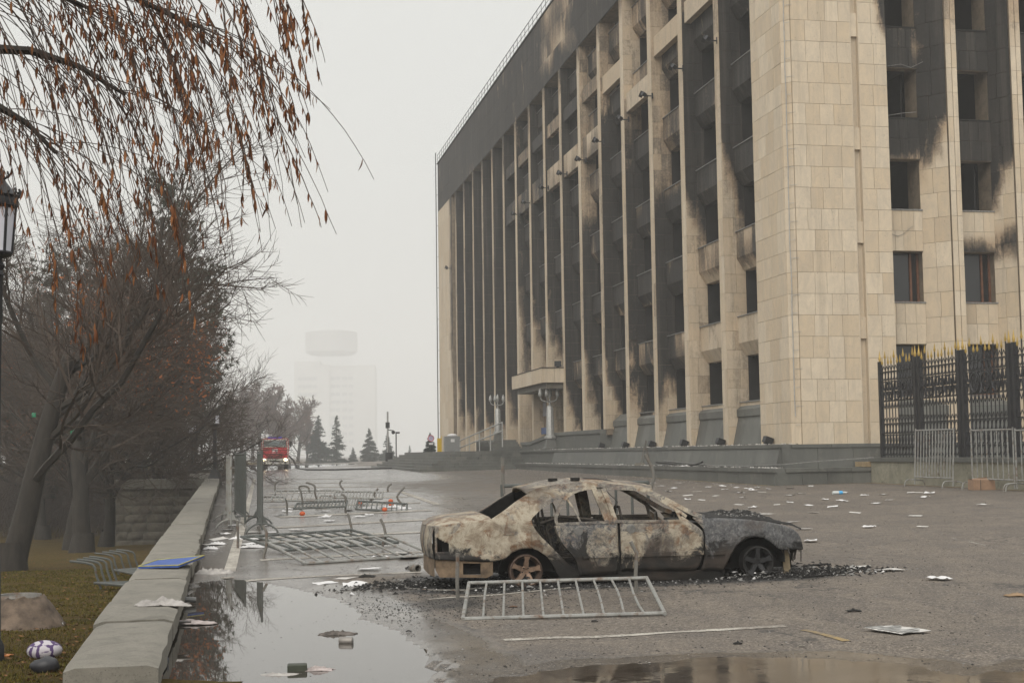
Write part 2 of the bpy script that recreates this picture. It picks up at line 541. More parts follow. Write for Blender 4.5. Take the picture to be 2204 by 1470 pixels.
# ================================================================ the ground
def conc_mat(name, c0, c1, mossy=.3):
    n = NT(name)
    w = n.vec('World')
    a = n.noise(1.6, 6, .7, w, .5); f = n.noise(34, 5, .75, w)
    c = n.ramp(a, (.3, c0), (.7, c1))
    c = n.mix(n.ramp(f, (.55, 0.), (.7, .7)), c, (.05, .048, .042))
    c = n.mix(n.ramp(n.noise(4, 5, .7, w), (.55, 0.), (.75, mossy)), c, (.09, .095, .055))
    c = n.mix(n.ramp(n.noise(75, 3, .8, w), (.60, 0.), (.68, .8)), c, (.045, .042, .036))
    c = n.mix(n.ramp(n.noise(2.6, 6, .75, w, 1.), (.52, 0.), (.68, .6)), c, (.085, .080, .064))
    n.bump(f, .5, .008)
    return n.out(c, n.ramp(a, (.3, .75), (.7, .9)))
CONC = conc_mat('weathered concrete', (.148, .137, .113), (.225, .208, .174), .15)
CONC_W = conc_mat('damp wall stone', (.085, .080, .066), (.165, .155, .128), .5)
def line_mat(name, col):
    n = NT(name)
    w = n.vec('World')
    f = n.math('ADD', n.math('MULTIPLY', n.noise(26, 5, .8, w), .6), n.math('MULTIPLY', n.noise(2.2, 4, .7, w), .4))
    c = n.mix(n.ramp(f, (.44, .15), (.56, .9)), col, (.125, .103, .082))
    return n.out(c, .7)
LINE = line_mat('worn white road paint', (.50, .47, .41))
YLINE = line_mat('worn yellow road paint', (.34, .235, .085))

# left coping wall line in building directions: (t, s) of its plaza edge
def wall_z(y): return .31 + GC * (y - 11)
def on_wall(px, py):
    r = ray(px, py)
    k = (EYE - .31 + GC * 11) / (GC * r.y - r.z)
    return Vector((r.x * k, r.y * k, EYE + r.z * k))
WR = ST(on_wall(402, 1245)).x
WL = ST(on_wall(249, 1279)).x
W_S0, W_S1 = ST(on_wall(330, 1424)).y, ST(on_wall(475, 1029)).y

# puddles: outlines and levels
def outline(pts, dz=0.0): return [Vector(G(*p, dz)).to_2d() for p in pts]
PUD1 = outline([(300,1700),(318,1500),(345,1400),(395,1290),(438,1253),(500,1246),(560,1253),(640,1268),(700,1283),(760,1308),(792,1338),(850,1362),(900,1392),(942,1438),(955,1480),(980,1700)])
PUD2 = outline([(1010,1475),(1050,1460),(1120,1458),(1240,1434),(1350,1428),(1500,1414),(1640,1411),(1800,1407),(1985,1420),(2080,1443),(2150,1436),(2210,1424),(2330,1436),(2330,1700),(1010,1700)])
Z1 = G(500, 1248).z + .004
Z2 = G(1500, 1414).z + .004
def inside(p, poly):
    c = False; n = len(poly); x, y = p
    for i in range(n):
        a, b = poly[i], poly[i - 1]
        if (a.y > y) != (b.y > y) and x < (b.x - a.x) * (y - a.y) / (b.y - a.y) + a.x: c = not c
    return c
def sdist(p, poly):
    best = 1e9; n = len(poly); p = Vector(p)
    for i in range(n):
        a, b = poly[i - 1], poly[i]
        ab = b - a; u = max(0., min(1., (p - a).dot(ab) / max(1e-9, ab.length_squared)))
        best = min(best, (a + ab * u - p).length)
    return best if inside(p, poly) else -best
def ground_z(x, y, fine=False):
    z = gz(x, y)
    if not fine: return z
    z += .006 * fbm(x * .7, y * .7) + .003 * fbm(x * 2.3, y * 2.3, 4.)
    carve, rim = None, None
    for poly, zw in ((PUD1, Z1), (PUD2, Z2)):
        if poly is PUD1 and x > 2.2 or poly is PUD2 and y > 13: continue
        d = sdist((x, y), poly) + .16 * fbm(x * 2.2, y * 1.3, 9.) + .06 * fbm(x * 7, y * 5, 2.) + .025 * fbm(x * 19, y * 12, 6.) - (.10 if poly is PUD2 else 0)
        if d > 0:
            v = zw - .004 - .09 * min(d, .6); carve = v if carve is None else min(carve, v)
        elif d > -1.6:
            v = zw + .003 + (max(z, zw + .004) - zw) * sm(0, .8, -d) + .012 * sm(0, .5, -d); v = v + (z - v) * sm(1.0, 1.6, -d); rim = v if rim is None else max(rim, v)
    return carve if carve is not None else (rim if rim is not None else z)
CAR_O = Vector((1.413, 18.137, .1357)); CAR_YAW = R(8.0)
def burn_at(x, y):
    dx, dy = x - CAR_O.x, y - CAR_O.y
    u = dx * math.cos(CAR_YAW) + dy * math.sin(CAR_YAW); v = -dx * math.sin(CAR_YAW) + dy * math.cos(CAR_YAW)
    d = math.hypot(max(0, abs(u + .25) - 1.9) / 1.35, max(0, abs(v + .05) - .75) / 1.0)
    b = 1 - sm(.0, 1.0, d)
    p = Vector((-.75, 15.6)); q = Vector((x, y)) - p          # smear towards the puddle
    b = max(b, .55 * (1 - sm(.1, 1.0, math.hypot(q.x / 1.0, q.y / 1.5))))
    return b
def wet_at(x, y):
    t = (x * EE.x + y * EE.y) - B0.dot(EE)
    w = .92 - .72 * sm(-16.5, -6.5, t + 1.2 * fbm(x * .15, y * .1))
    w = max(w, .75 * sm(45, 80, y) * (1 - sm(-9, -1, t)))
    if y < 24:
        w *= 1 - .75 * sm(-.3, -.9, sdist((x, y), PUD1)) * sm(-3.6, -2.4, x) * sm(20.5, 18.5, y)
        w = max(w, 1.0 * sm(-.5, .05, sdist((x, y), PUD1)))
        if y < 15: w = max(w, .95 * sm(-.45, .05, sdist((x, y), PUD2)))
    return w
def sheet(name, xs, ys, zf, skip, mt, attrs=True):
    idx, vs, fs, wet, burn = {}, [], [], [], []
    for j in range(len(ys) - 1):
        for i in range(len(xs) - 1):
            if skip(xs[i], xs[i + 1], ys[j], ys[j + 1]): continue
            q = []
            for a, b in ((i, j), (i + 1, j), (i + 1, j + 1), (i, j + 1)):
                if (a, b) not in idx:
                    idx[(a, b)] = len(vs)
                    x, y = xs[a], ys[b]
                    vs.append((x, y, zf(x, y)))
                    if attrs: wet.append(wet_at(x, y)); burn.append(burn_at(x, y))
                q.append(idx[(a, b)])
            fs.append(q)
    me = bpy.data.meshes.new(name)
    me.from_pydata(vs, [], fs)
    if attrs:
        for nm, dat in (('wet', wet), ('soot', burn)):
            at = me.attributes.new(nm, 'FLOAT', 'POINT'); at.data.foreach_set('value', dat)
    me.materials.append(mt)
    me.polygons.foreach_set('use_smooth', [True] * len(fs))
    o = bpy.data.objects.new(name, me); COL.objects.link(o)
    return o
def frange(a, b, n): return [a + (b - a) * i / n for i in range(n + 1)]
FX0, FX1, FY0, FY1 = -6.0, 7.0, 8.0, 24.0
def left_of_wall(x, y): return (x - B0.x) * EE.x + (y - B0.y) * EE.y < WR - .12
Y_END = Wp(0, W_S1, 0).y + 1.0
plaza_near = sheet('plaza', frange(FX0, FX1, 170), frange(FY0, FY1, 190), lambda x, y: ground_z(x, y, True),
      lambda x0, x1, y0, y1: left_of_wall(x1, y0), ASPHALT)
tag(plaza_near, kind='structure')
xs = frange(-30, FX0, 30) + frange(FX0, FX1, 13)[1:] + frange(FX1, 60, 26)[1:]
ys = [-20, -8, 0] + frange(2, FY0, 3) + frange(FY0, FY1, 10)[1:] + frange(FY1, 60, 36)[1:] + frange(60, 130, 35)[1:] + [150, 200, 300, 450, 700, 1100, 1600, 2400]
XLP = atY(246, 1100, Y_END - 1).x
xs2 = [-900, -500, -250, -120, -60, -40] + xs + [100, 200, 400, 900]
plaza_far = sheet('plaza', xs2, ys, lambda x, y: ground_z(x, y),
      lambda x0, x1, y0, y1: (x0 >= FX0 - .01 and x1 <= FX1 + .01 and y0 >= FY0 - .01 and y1 <= FY1 + .01) or
                             (y0 < Y_END and left_of_wall(x1, y0)) or (y0 < 170 and x1 < XLP), ASPHALT)
tag(plaza_far, kind='structure')
def water(name, poly, z, mt=None):
    mb = MB(); c = sum(poly, Vector((0, 0))) / len(poly)
    pts = [p + (p - c).normalized() * .30 for p in poly]
    bm = bmesh.new()
    vs = [bm.verts.new((p.x, p.y, z)) for p in pts]
    es = [bm.edges.new((vs[i], vs[i - 1])) for i in range(len(vs))]
    bmesh.ops.triangle_fill(bm, edges=es, use_beauty=True)
    for f in bm.faces:
        if f.normal.z < 0: f.normal_flip()
    me = bpy.data.meshes.new(name); bm.to_mesh(me); bm.free(); me.materials.append(mt or WATER)
    o = bpy.data.objects.new(name, me); COL.objects.link(o)
    return tag(o, kind='structure')
water('puddle_water', PUD1, Z1)
water('puddle_water', PUD2, Z2, MUD)

# painted lines: thin ribbons that follow the plaza
def ribbon(mb, a, b, w, n=14, dz=.004):
    d = (b - a); d.z = 0; u = Vector((-d.y, d.x, 0)).normalized() * w / 2
    n = max(n, int(d.length / .12)) if max(a.y, b.y) < 26 else n
    base = len(mb.v)
    for i in range(n + 1):
        p = a.lerp(b, i / n)
        for s in (-1, 1):
            q = p + u * s
            fine = FX0 < q.x < FX1 and FY0 < q.y < FY1
            mb.v.append((q.x, q.y, ground_z(q.x, q.y, fine) + dz + (.001 if fine else .004)))
    for i in range(n): mb.f.append((base+2*i, base+2*i+2, base+2*i+3, base+2*i+1))
def line(p, q, w, mt=LINE, fixed=False):
    a, b = G(*p), G(*q); ym = (a.y + b.y) / 2; w = w if fixed or ym < 19 else min(.75, .00050 * ym * ym)
    mb = MB(); ribbon(mb, a, b, w)
    return tag(mb.build('painted_line', mt), kind='structure')
for p, q, w in [((507,1251),(905,1231),.10),((560,1205),(930,1186),.09),((578,1157),(926,1145),.10),((589,1136),(926,1118),.10),
                ((600,1113),(926,1098),.10),((575,1092),(905,1082),.10),((575,1075),(880,1069),.10),((575,1062),(868,1057),.10),((575,1050),(850,1047),.12),
                ((590,1041),(800,1038),.12),((590,1032),(760,1030),.12),((1085,1382),(1690,1347),.13),((922,1293),(1240,1264),.085)]:
    line(p, q, w)
line((490,1246),(527,1110),.17, LINE, True); line((528,1108),(548,1030),.16, LINE, True); line((862,1058),(943,1086),.22, LINE, True)
line((1728,1356),(1822,1384),.075,YLINE)

# ---------------------------------------------------------------- lawn
def lawn_z(x, y):
    base = .10 - .043 * (max(y, 8) - 11)
    base = max(base, -2.45) + 3.2 * sm(112, 170, y)
    return base + .05 * fbm(x * .35, y * .35, 3.) + .02 * fbm(x * 1.5, y * 1.5, 5.)
def m_lawn():
    n = NT('damp winter lawn')
    w = n.vec('World')
    a = n.noise(.5, 6, .7, w, .6); f = n.noise(30, 5, .8, w)
    c = n.ramp(a, (.3, (.066, .056, .014)), (.5, (.115, .078, .020)), (.7, (.062, .042, .014)))
    c = n.mix(n.ramp(f, (.4, 0.), (.65, .8)), c, (.030, .022, .012))
    n.bump(f, 1., .04)
    return n.out(c, .95, 0.0, .1)
LAWN = m_lawn()
YB = Wp(WR, W_S1, 0).y
xl = atY(246, 1100, YB).x
lx = sorted([-300, -120, -80, -55, xl] + frange(-40, -14, 20) + frange(-14, -2, 60)[1:])
ly = [-5, 3] + frange(6, 30, 80) + frange(30, 76, 40)[1:] + [90, 100, 110, 120, 130, 140, 150, 160, 170, 240, 400]
lawn = sheet('lawn', lx, ly, lawn_z, lambda x0, x1, y0, y1: (x1 - B0.x) * EE.x + (y0 - B0.y) * EE.y > WL + 1.4 or (y1 > 68 and x0 >= xl - .01), LAWN, False)
tag(lawn, kind='structure')

# grass blades and dead leaves lying in it
GRASSM = m_leaf('grass blades', (.040, .044, .007), (.130, .098, .020))
mb = MB(); rg = random.Random(3)
def blade(mb, x, y, h, w):
    z = lawn_z(x, y) - .005; a = rg.uniform(0, 2 * PI); l = rg.uniform(.2, .9) * h
    mb.add([(x - w*math.sin(a), y + w*math.cos(a), z), (x + w*math.sin(a), y - w*math.cos(a), z), (x + l*math.cos(a), y + l*math.sin(a), z + h)], ((0, 1, 2),))
for i in range(90000):
    y = 10.2 + 24 * rg.random() ** 1.7
    t0 = WL - .02 - rg.random() ** 1.1 * (3.2 + y * .13)
    s = (y - B0.y - t0 * EE.y) / DD.y
    p = Wp(t0, s, 0)
    if fbm(p.x * .8, p.y * .8, 11.) < -.28: continue
    blade(mb, p.x, p.y, rg.uniform(.008, .026) * (1 + y * .02), .0020 + y * .0003)
tag(mb.build('grass', GRASSM), kind='stuff')
DEADLEAF = m_leaf('dead fallen leaves', (.05, .028, .014), (.19, .10, .045))
mb = MB()
for i in range(3000):
    y = 10.2 + 42 * rg.random() ** 1.5
    t0 = WL - .05 - rg.random() ** 1.3 * (2.5 + y * .16)
    s = (y - B0.y - t0 * EE.y) / DD.y
    p = Wp(t0, s, 0); z = lawn_z(p.x, p.y) + .02
    a = rg.uniform(0, 6.28); r_ = rg.uniform(.010, .028) * (1 + y * .012)
    mb.add([(p.x + r_*math.cos(a), p.y + r_*math.sin(a), z), (p.x + .4*r_*math.cos(a+1.6), p.y + .4*r_*math.sin(a+1.6), z + .012),
            (p.x - r_*math.cos(a), p.y - r_*math.sin(a), z + .01), (p.x - .4*r_*math.cos(a+1.6), p.y - .4*r_*math.sin(a+1.6), z)], ((0, 1, 2), (0, 2, 3)))
tag(mb.build('fallen_leaves', DEADLEAF), kind='stuff')

# ---------------------------------------------------------------- low coping wall along the lawn
cw = thing('coping_wall', B0, ANG, 'low grey concrete coping wall running between lawn and puddled plaza', 'wall')
def bs(s, t): return Wp(t, s, 0).y
s = W_S0 - .02
k = 0
while s < W_S1 - .3:
    L = rnd.choice((2.2, 2.6, 1.9)) * (1 + .25 * (s > -20))
    e = min(W_S1, s + L)
    mb = MB(); w0, w1 = WL + rnd.uniform(-.02, .02), WR + rnd.uniform(-.02, .02)
    dz = rnd.uniform(-.008, .008); n = 10
    def top(u, v, s=s, e=e, w0=w0, w1=w1, dz=dz):
        ss = s + .012 + (e - s - .024) * u; tt = w0 + (w1 - w0) * v
        z = wall_z(bs(ss, tt)) + dz + .007 * fbm(ss * 1.7, tt * 1.7, 3.) - .025 * (sm(.93, 1, v) + sm(.07, 0, v)) - .012 * (sm(.97, 1, u) + sm(.03, 0, u))
        return (tt + .02 * fbm(ss * 2, v * 3, 8.) * (v > .9), ss, z)
    N, M_ = 12, 9
    mb.grid(N, M_, lambda u, v: top(u, v))
    low = [(x, y, z - .17) for x, y, z in mb.v]
    b0 = len(mb.v)
    ring = [i * M_ for i in range(N)] + [(N-1) * M_ + j for j in range(1, M_)] + [i * M_ + M_ - 1 for i in range(N - 2, -1, -1)] + [j for j in range(M_ - 2, 0, -1)]
    mb.v += [low[i] for i in ring]
    for i in range(len(ring)):
        j = (i + 1) % len(ring)
        mb.f.append((ring[j], ring[i], b0 + i, b0 + j))
    mb.build('coping_slab', CONC, cw, 40)
    s = e
mb = MB()
pr = []
n = 20
for i in range(n + 1):
    ss = W_S0 + .05 + (W_S1 - W_S0 - .06) * i / n
    zt = wall_z(bs(ss, WR)) - .165
    zl = lawn_z(*Wp(WL, ss, 0).to_2d()) - .4
    for tt, z in ((WL + .06, zl), (WL + .06, zt), (WR - .05, zt), (WR - .05, zt - .5)): pr.append((tt, ss, z))
mb.v += pr
for i in range(n):
    for j in range(3):
        mb.f.append((4*i+j, 4*i+j+1, 4*i+4+j+1, 4*i+4+j))
mb.f.append((0, 3, 2, 1)); 
mb.build('wall_core', CONC_W, cw)

# rusticated block wall at the end of the lawn, its raised terrace
bw = thing('block_wall', (0, 0, 0), None, 'dark rusticated stone block wall behind the lawn trees', 'wall')
xr = Wp(WR, W_S1, 0).x - .3
zt = wall_z(YB) - .02
mb = MB(); mb.box((xl, YB + .25, -3.2), (xr, YB + 9, zt - .45)); mb.build('wall_core', CONC_W, bw)
BLOCKM = simple('rough dark sandstone block', (.088, .078, .060), .95, 0, .5, 2.2, .9)
z = zt - .42; row = 0
for ri in range(8):
    h = .40; x = xl - (.3 if ri % 2 else 0)
    while x < xr:
        L = rnd.uniform(.7, 1.15); x1 = min(xr, x + L); x0 = max(xl, x)
        if x1 - x0 > .12:
            mb = MB(); d = rnd.uniform(.05, .13)
            def fn(u, v, x0=x0, x1=x1, z=z, d=d):
                e = min(u, 1-u, v, 1-v); 
                return (x0 + .012 + (x1-x0-.024)*u, YB + .25 - (.0 if e < .01 else d * (.7 + .5*fbm((x0+u)*2.2, z*3+v*2))), z - h + .012 + (h-.024)*v)
            mb.grid(6, 5, fn)
            mb.build('stone_block', BLOCKM, bw, 60)
        x += L
    z -= h
x = xl - .1
while x < xr:
    x1 = min(xr + .2, x + rnd.uniform(1.0, 1.5))
    mb = MB(); mb.box((x + .008, YB + .02, zt - .42), (x1 - .008, YB + 1.0, zt + rnd.uniform(-.012, .012))); mb.build('coping_slab', CONC_W, bw)
    x = x1
_q = [Wp(WR - .1, W_S1 + .3, 0), Wp(WR - .1, W_S1 + 70, 0)]
tr = MB(); tr.prism([(xl, YB + 1.0), (_q[0].x, YB + 1.0), (_q[0].x, _q[0].y), (_q[1].x, _q[1].y), (xl - 14, _q[1].y), (xl, YB + 8)], zt - 3, zt - .02); tag(tr.build('raised_terrace', CONC), kind='structure')

# ================================================================ government building
JOINT = simple('joint mortar', (.20, .160, .115), .95, 0, .3, 3)
BLD = thing('government_building', B0, ANG, 'tall pale stone office block with tall fins and black smoke stains', 'building')
Z_FL = [3.62, 7.07, 10.52, 13.97, 17.42, 20.87, 24.32]
Z_ROOF, Z_BAND, Z_BASE, Z_UP = 29.6, 24.95, 1.9, 2.93
TF, TW = 1.6, 2.48            # fin front plane, wall plane
FIN_S = [9.17, 13.91, 18.63, 23.46, 28.06, 32.63, 37.30, 41.85, 46.40, 51.09, 55.65, 60.14, 64.56, 69.07, 73.64, 78.2]
FIN_W = .56
# smoke stains on each fin's flank: lower edge of the black at the outer and inner arris, upper edge, strength
def zpx(px, py): return onT(px, py, TF).z
SOOT = []
for x, yo, yi, yt, stg in [(1563,330,470,-400,.95),(1483,420,545,60,.85),(1415,860,845,520,.9),(1354,905,935,330,.62),(1303,800,885,300,1.),(1258,800,905,560,.95),
        (1217,835,915,120,1.),(1181,700,775,150,.72),(1148,680,770,180,.85),(1118,660,790,160,.62),(1091,850,905,100,1.),(1066,880,920,0,1.05),(1044,890,925,0,1.1),
        (1023,885,930,0,1.1),(1004,870,925,0,1.1),(977,820,910,0,1.1)]:
    SOOT.append((zpx(x, yo), zpx(x, yi), zpx(x, yt), stg))
def soot_shade_fin(k, w, z, side=1):
    zo, zi, ztop, stg = SOOT[k]
    wob = 1.1 * fbm(z * .25 + k * 7.1, w * 2.0, k * 3.3)
    zl = zo + (zi - zo) * (w ** 1.3) + wob
    a = sm(zl - 1.0, zl + 2.2, z) * (1 - .75 * sm(ztop - 1.0, ztop + 3.5, z))
    a *= stg * (1.0 + .30 * fbm(z * .5, w * 1.4 + k * 2.7, 5.))
    return max(.10 + .05 * w, min(1., a * (.85 + .35 * w)))  # floor paints in the recesses' lesser sky as a tint, stronger inwards
def soot_wall(s, z):
    k = min(range(16), key=lambda i: abs(FIN_S[i] - s - 1.5))
    return min(1., .25 + soot_shade_fin(k, 1.0, z))

NPAN = [0]
extra = MB()
def panel_box(a, b, z0, z1, th, sf, own):
    """one cladding slab from a to b (t, s), z0 to z1, standing th proud on the left of a->b"""
    a, b = Vector(a), Vector(b)
    d = (b - a).normalized(); nrm = Vector((-d.y, d.x))
    g = .0055
    a2, b2 = a + d * g, b - d * g
    off = nrm * (th + rnd.uniform(-.004, .004))
    vs = []
    for z in (z0 + g, z1 - g):
        for p in (a2, b2, b2 + off, a2 + off): vs.append((p.x, p.y, z))
    fs = ((3,2,1,0),(4,5,6,7),(0,1,5,4),(1,2,6,5),(2,3,7,6),(3,0,4,7))
    at = [sf(*v) for v in vs] if sf else [0.] * 8
    if own and NPAN[0] < 300:
        NPAN[0] += 1
        mb = MB(); mb.add(vs, fs, at); mb.build('stone_panel', STONE, BLD)
    else:
        extra.add(vs, fs, at)
def clad(a, b, z0, z1, rowh, widths, th, sf=None, own=False, jitter=True):
    a, b = Vector(a), Vector(b); L = (b - a).length; d = (b - a) / L
    nr = max(1, round((z1 - z0) / rowh)); h = (z1 - z0) / nr
    for i in range(nr):
        ws = [widths * rnd.uniform(.72, 1.3) if jitter else widths for _ in range(max(1, round(L / widths)))]
        f = L / sum(ws); u = 0
        for w in ws:
            w *= f
            panel_box(a + d * u, a + d * (u + w), z0 + i * h, z0 + (i + 1) * h, th, sf, own)
            u += w

# --- tower at the corner
tow = MB()
TP = [(1.6,5.3),(1.6,2.36),(1.86,2.06),(4.16,2.06),(4.16,2.42),(4.48,2.42),(4.48,2.06),(5.55,2.06),(5.55,3.4),(5.55,6.2),(2.5,6.2)]
tow.prism(TP, Z_BASE, Z_ROOF)
tow.build('tower', JOINT, BLD)
ZT1 = 20.3
soot_t = lambda t, s, z: .9 * sm(.55, 1., (t - 4.9) / .65) * sm(16.2, 18.2, z)
clad((1.6,5.3),(1.6,2.36),Z_BASE,ZT1,.766,.72,-.03,None,True)
clad((1.6,2.36),(1.86,2.06),Z_BASE,ZT1,.766,.5,-.03,None,False)
clad((1.86,2.06),(4.16,2.06),Z_BASE,ZT1,.766,.56,-.03,None,True)
clad((4.48,2.06),(5.55,2.06),Z_BASE,ZT1,.766,.5,-.03,soot_t,True)
clad((4.16,2.42),(4.48,2.42),Z_BASE,ZT1,.766,.36,-.012,None,False)
for y0, y1 in ((28,78),(274,321),(476,522),(682,728)):
    zb, za = onS(1845, y0, 2.0).z, onS(1845, y1, 2.0).z
    mb = MB(); mb.box((4.19, 2.10, za), (4.45, 2.22, zb)); mb.build('stone_block', STONE, BLD)
mb = MB(); mb.box((4.155, 2.03, Z_BASE), (4.185, 2.45, ZT1)); mb.box((4.455, 2.03, Z_BASE), (4.485, 2.45, ZT1)); mb.box((4.185, 2.23, Z_BASE), (4.455, 2.45, ZT1)); mb.build('groove_lining', STONE, BLD)
mb = MB()
pts = [(1.66, 2.16, 20.3)] + [(1.66 + .012 * rnd.uniform(-1, 1), 2.16 + .012 * rnd.uniform(-1, 1), 20.0 - i * .9) for i in range(1, 20)]
mb.tube(pts, .016, 5)
for i in range(28):
    z = 2.6 + i * .66
    mb.bar((1.67, 2.14, z), (1.80 + .12 * (i % 2), 1.985, z), .012)
mb.build('cable_run', simple('grey cable', (.33, .33, .32), .6), BLD)

# --- short facade (right): bays with spandrels, fins and burnt out rooms
def soot_r(t, s, z):
    b = 0.0
    lo = 12.2 if t < 8.4 else 11.2
    wob = .8 * fbm(t * .8, z * .5, 4.)
    b = sm(lo - .9, lo + 1.3, z + wob - .9 * (t - (6.4 if t < 8.4 else 9.4)) * 1.2 * sm(3.0, 2.2, s))
    b *= .62 + .5 * fbm(t * 1.3 + s, z * .6, 7.) if z > 14.8 and t < 7.4 else 1.0
    b *= 1 - .55 * max(0, fbm(t * 1.1, z * .45, 13.))
    b = max(b, .55 * math.exp(-((z - 9.1) / .35) ** 2) * (t > 8.3))
    return max(0., min(1., b))
SR, SI = 2.92, 3.35
FINS_R = [(7.93, 8.36), (10.56, 10.98), (13.2, 13.62)]
bays = [(5.55, 7.20, 7.93), (8.36, 10.12, 10.56), (10.98, 12.76, 13.2)]
for (f0, f1) in FINS_R:
    mb = MB(); mb.box((f0 + .03, 2.10, Z_BASE), (f1 - .03, 4.2, Z_ROOF)); mb.build('fin', JOINT, BLD)
    sfin = lambda t, s, z: .25 * sm(15.5, 18.5, z)
    clad((f0, 2.07), ((f0 + f1) / 2, 2.07), Z_BASE, ZT1, .92, .22, -.03, sfin, True)
    clad(((f0 + f1) / 2 + .012, 2.07), (f1, 2.07), Z_BASE, ZT1, .92, .22, -.03, sfin, True)
for bi, (b0, b1, b2) in enumerate(bays):
    own = bi < 2
    # slanted reveal beside the fin
    mb = MB(); mb.prism([(b1 + .03, SR + .1), (b2 + .02, 2.16), (b2 + .02, 4.0), (b1 + .03, 4.0)], Z_BASE, Z_ROOF); mb.build('pier', JOINT, BLD)
    clad((b1, SR + .06), (b2, 2.14), Z_BASE, ZT1, .92, .5, -.03, soot_r, own)
    for fi, zf in enumerate(Z_FL):
        mb = MB(); zb = zf - 1.56
        mb.box((b0, SR + .01, zb), (b1 + .02, SI, zf)); mb.build('spandrel', JOINT, BLD)
        clad((b0 + .03, SR), (b1, SR), zb + .02, zf - .03, .76, .42, -.03, soot_r, own and zf < 19)
        mb = MB(); mb.box((b0, SR - .06, zf - .03), (b1 + .02, SR + .2, zf + .02)); mb.build('sill', ASHM if zf < 12 else CHAR, BLD)
        # the window in the opening above
        zt_ = zf + 1.88
        if zf < 24:
            wx = b0 + .02 + (b1 - b0) * .80
            mb = MB()
            if zf < 9:
                for x_ in (wx, b1 - .02, b0 + .05): mb.bar((x_, SI + .05, zf), (x_, SI + .05, zt_), .08)
                mb.bar((b0, SI + .05, zf + .05), (b1, SI + .05, zf + .05), .08)
                w_ = mb.build('window', BROWNWOOD, BLD)
                g_ = MB(); g_.box((b0, SI + .07, zf), (b1, SI + .08, zt_)); g_.build('pane', GLASS, w_)
            elif (fi + bi) % 3 == 0:
                mb.bar((wx, SI + .35, zf), (wx + .05, SI + .35, zt_), .05)
                mb.build('window_frame', CHAR, BLD)
mb = MB()
for zf in Z_FL: mb.box((5.55, SI, zf - 1.2), (14, 9, zf - .9))
for x_ in (7.6, 10.3, 13.0): mb.box((x_, SI + .3, Z_BASE), (x_ + .3, 9, Z_ROOF))
mb.box((5.5, 8.0, Z_BASE), (14, 8.4, Z_ROOF))
mb.build('interior', CHAR, BLD)
# bent wire and cable hanging from sills
mb = MB()
mb.tube([(6.0, 2.86, 15.9 - .0), (6.5, 2.8, 15.98), (6.9, 2.78, 15.86), (7.3, 2.6, 16.05)], .012, 4)
mb.tube([(5.9, 2.85, 14.02), (6.4, 2.75, 14.1), (7.0, 2.7, 14.16)], .012, 4)
mb.tube([(5.7, 2.86, 9.9)] + [(5.75 + .08 * i, 2.86, 9.75 - .22 * math.sin(i * .3)) for i in range(14)], .008, 4)
mb.build('loose_wire', ASHM, BLD)

# --- long facade: wall, fins, spandrel boxes, rooms
for k, s0 in enumerate(FIN_S):
    zb = Z_UP if s0 > 27.9 and s0 < 41 else (Z_BASE if s0 < 41 else 2.3)
    if s0 > 50: zb = Z_BASE
    mb = MB(); mb.box((TF + .03, s0 - FIN_W/2 + .03, zb - .3), (TW + .4, s0 + FIN_W/2 - .03, Z_BAND + .2)); mb.build('fin', JOINT, BLD)
    sf = lambda t, s, z, k=k: soot_shade_fin(k, max(0., min(1., (t - TF) / (TW - TF))), z)
    sfront = lambda t, s, z, k=k: .16 * soot_shade_fin(k, .2, z) + .35 * sm(23.2, 25.5, z)
    h = .766 if k < 8 else 1.53
    clad((TF, s0 - FIN_W/2), (TW + .02, s0 - FIN_W/2), zb, Z_BAND, h, .42 if k < 9 else .86, -(-.03), sf, k < 2)
    clad((TF, s0 + FIN_W/2 - .0), (TF, s0 - FIN_W/2 + .0), zb, Z_BAND, h * 2, .28, -.03, sfront, False)
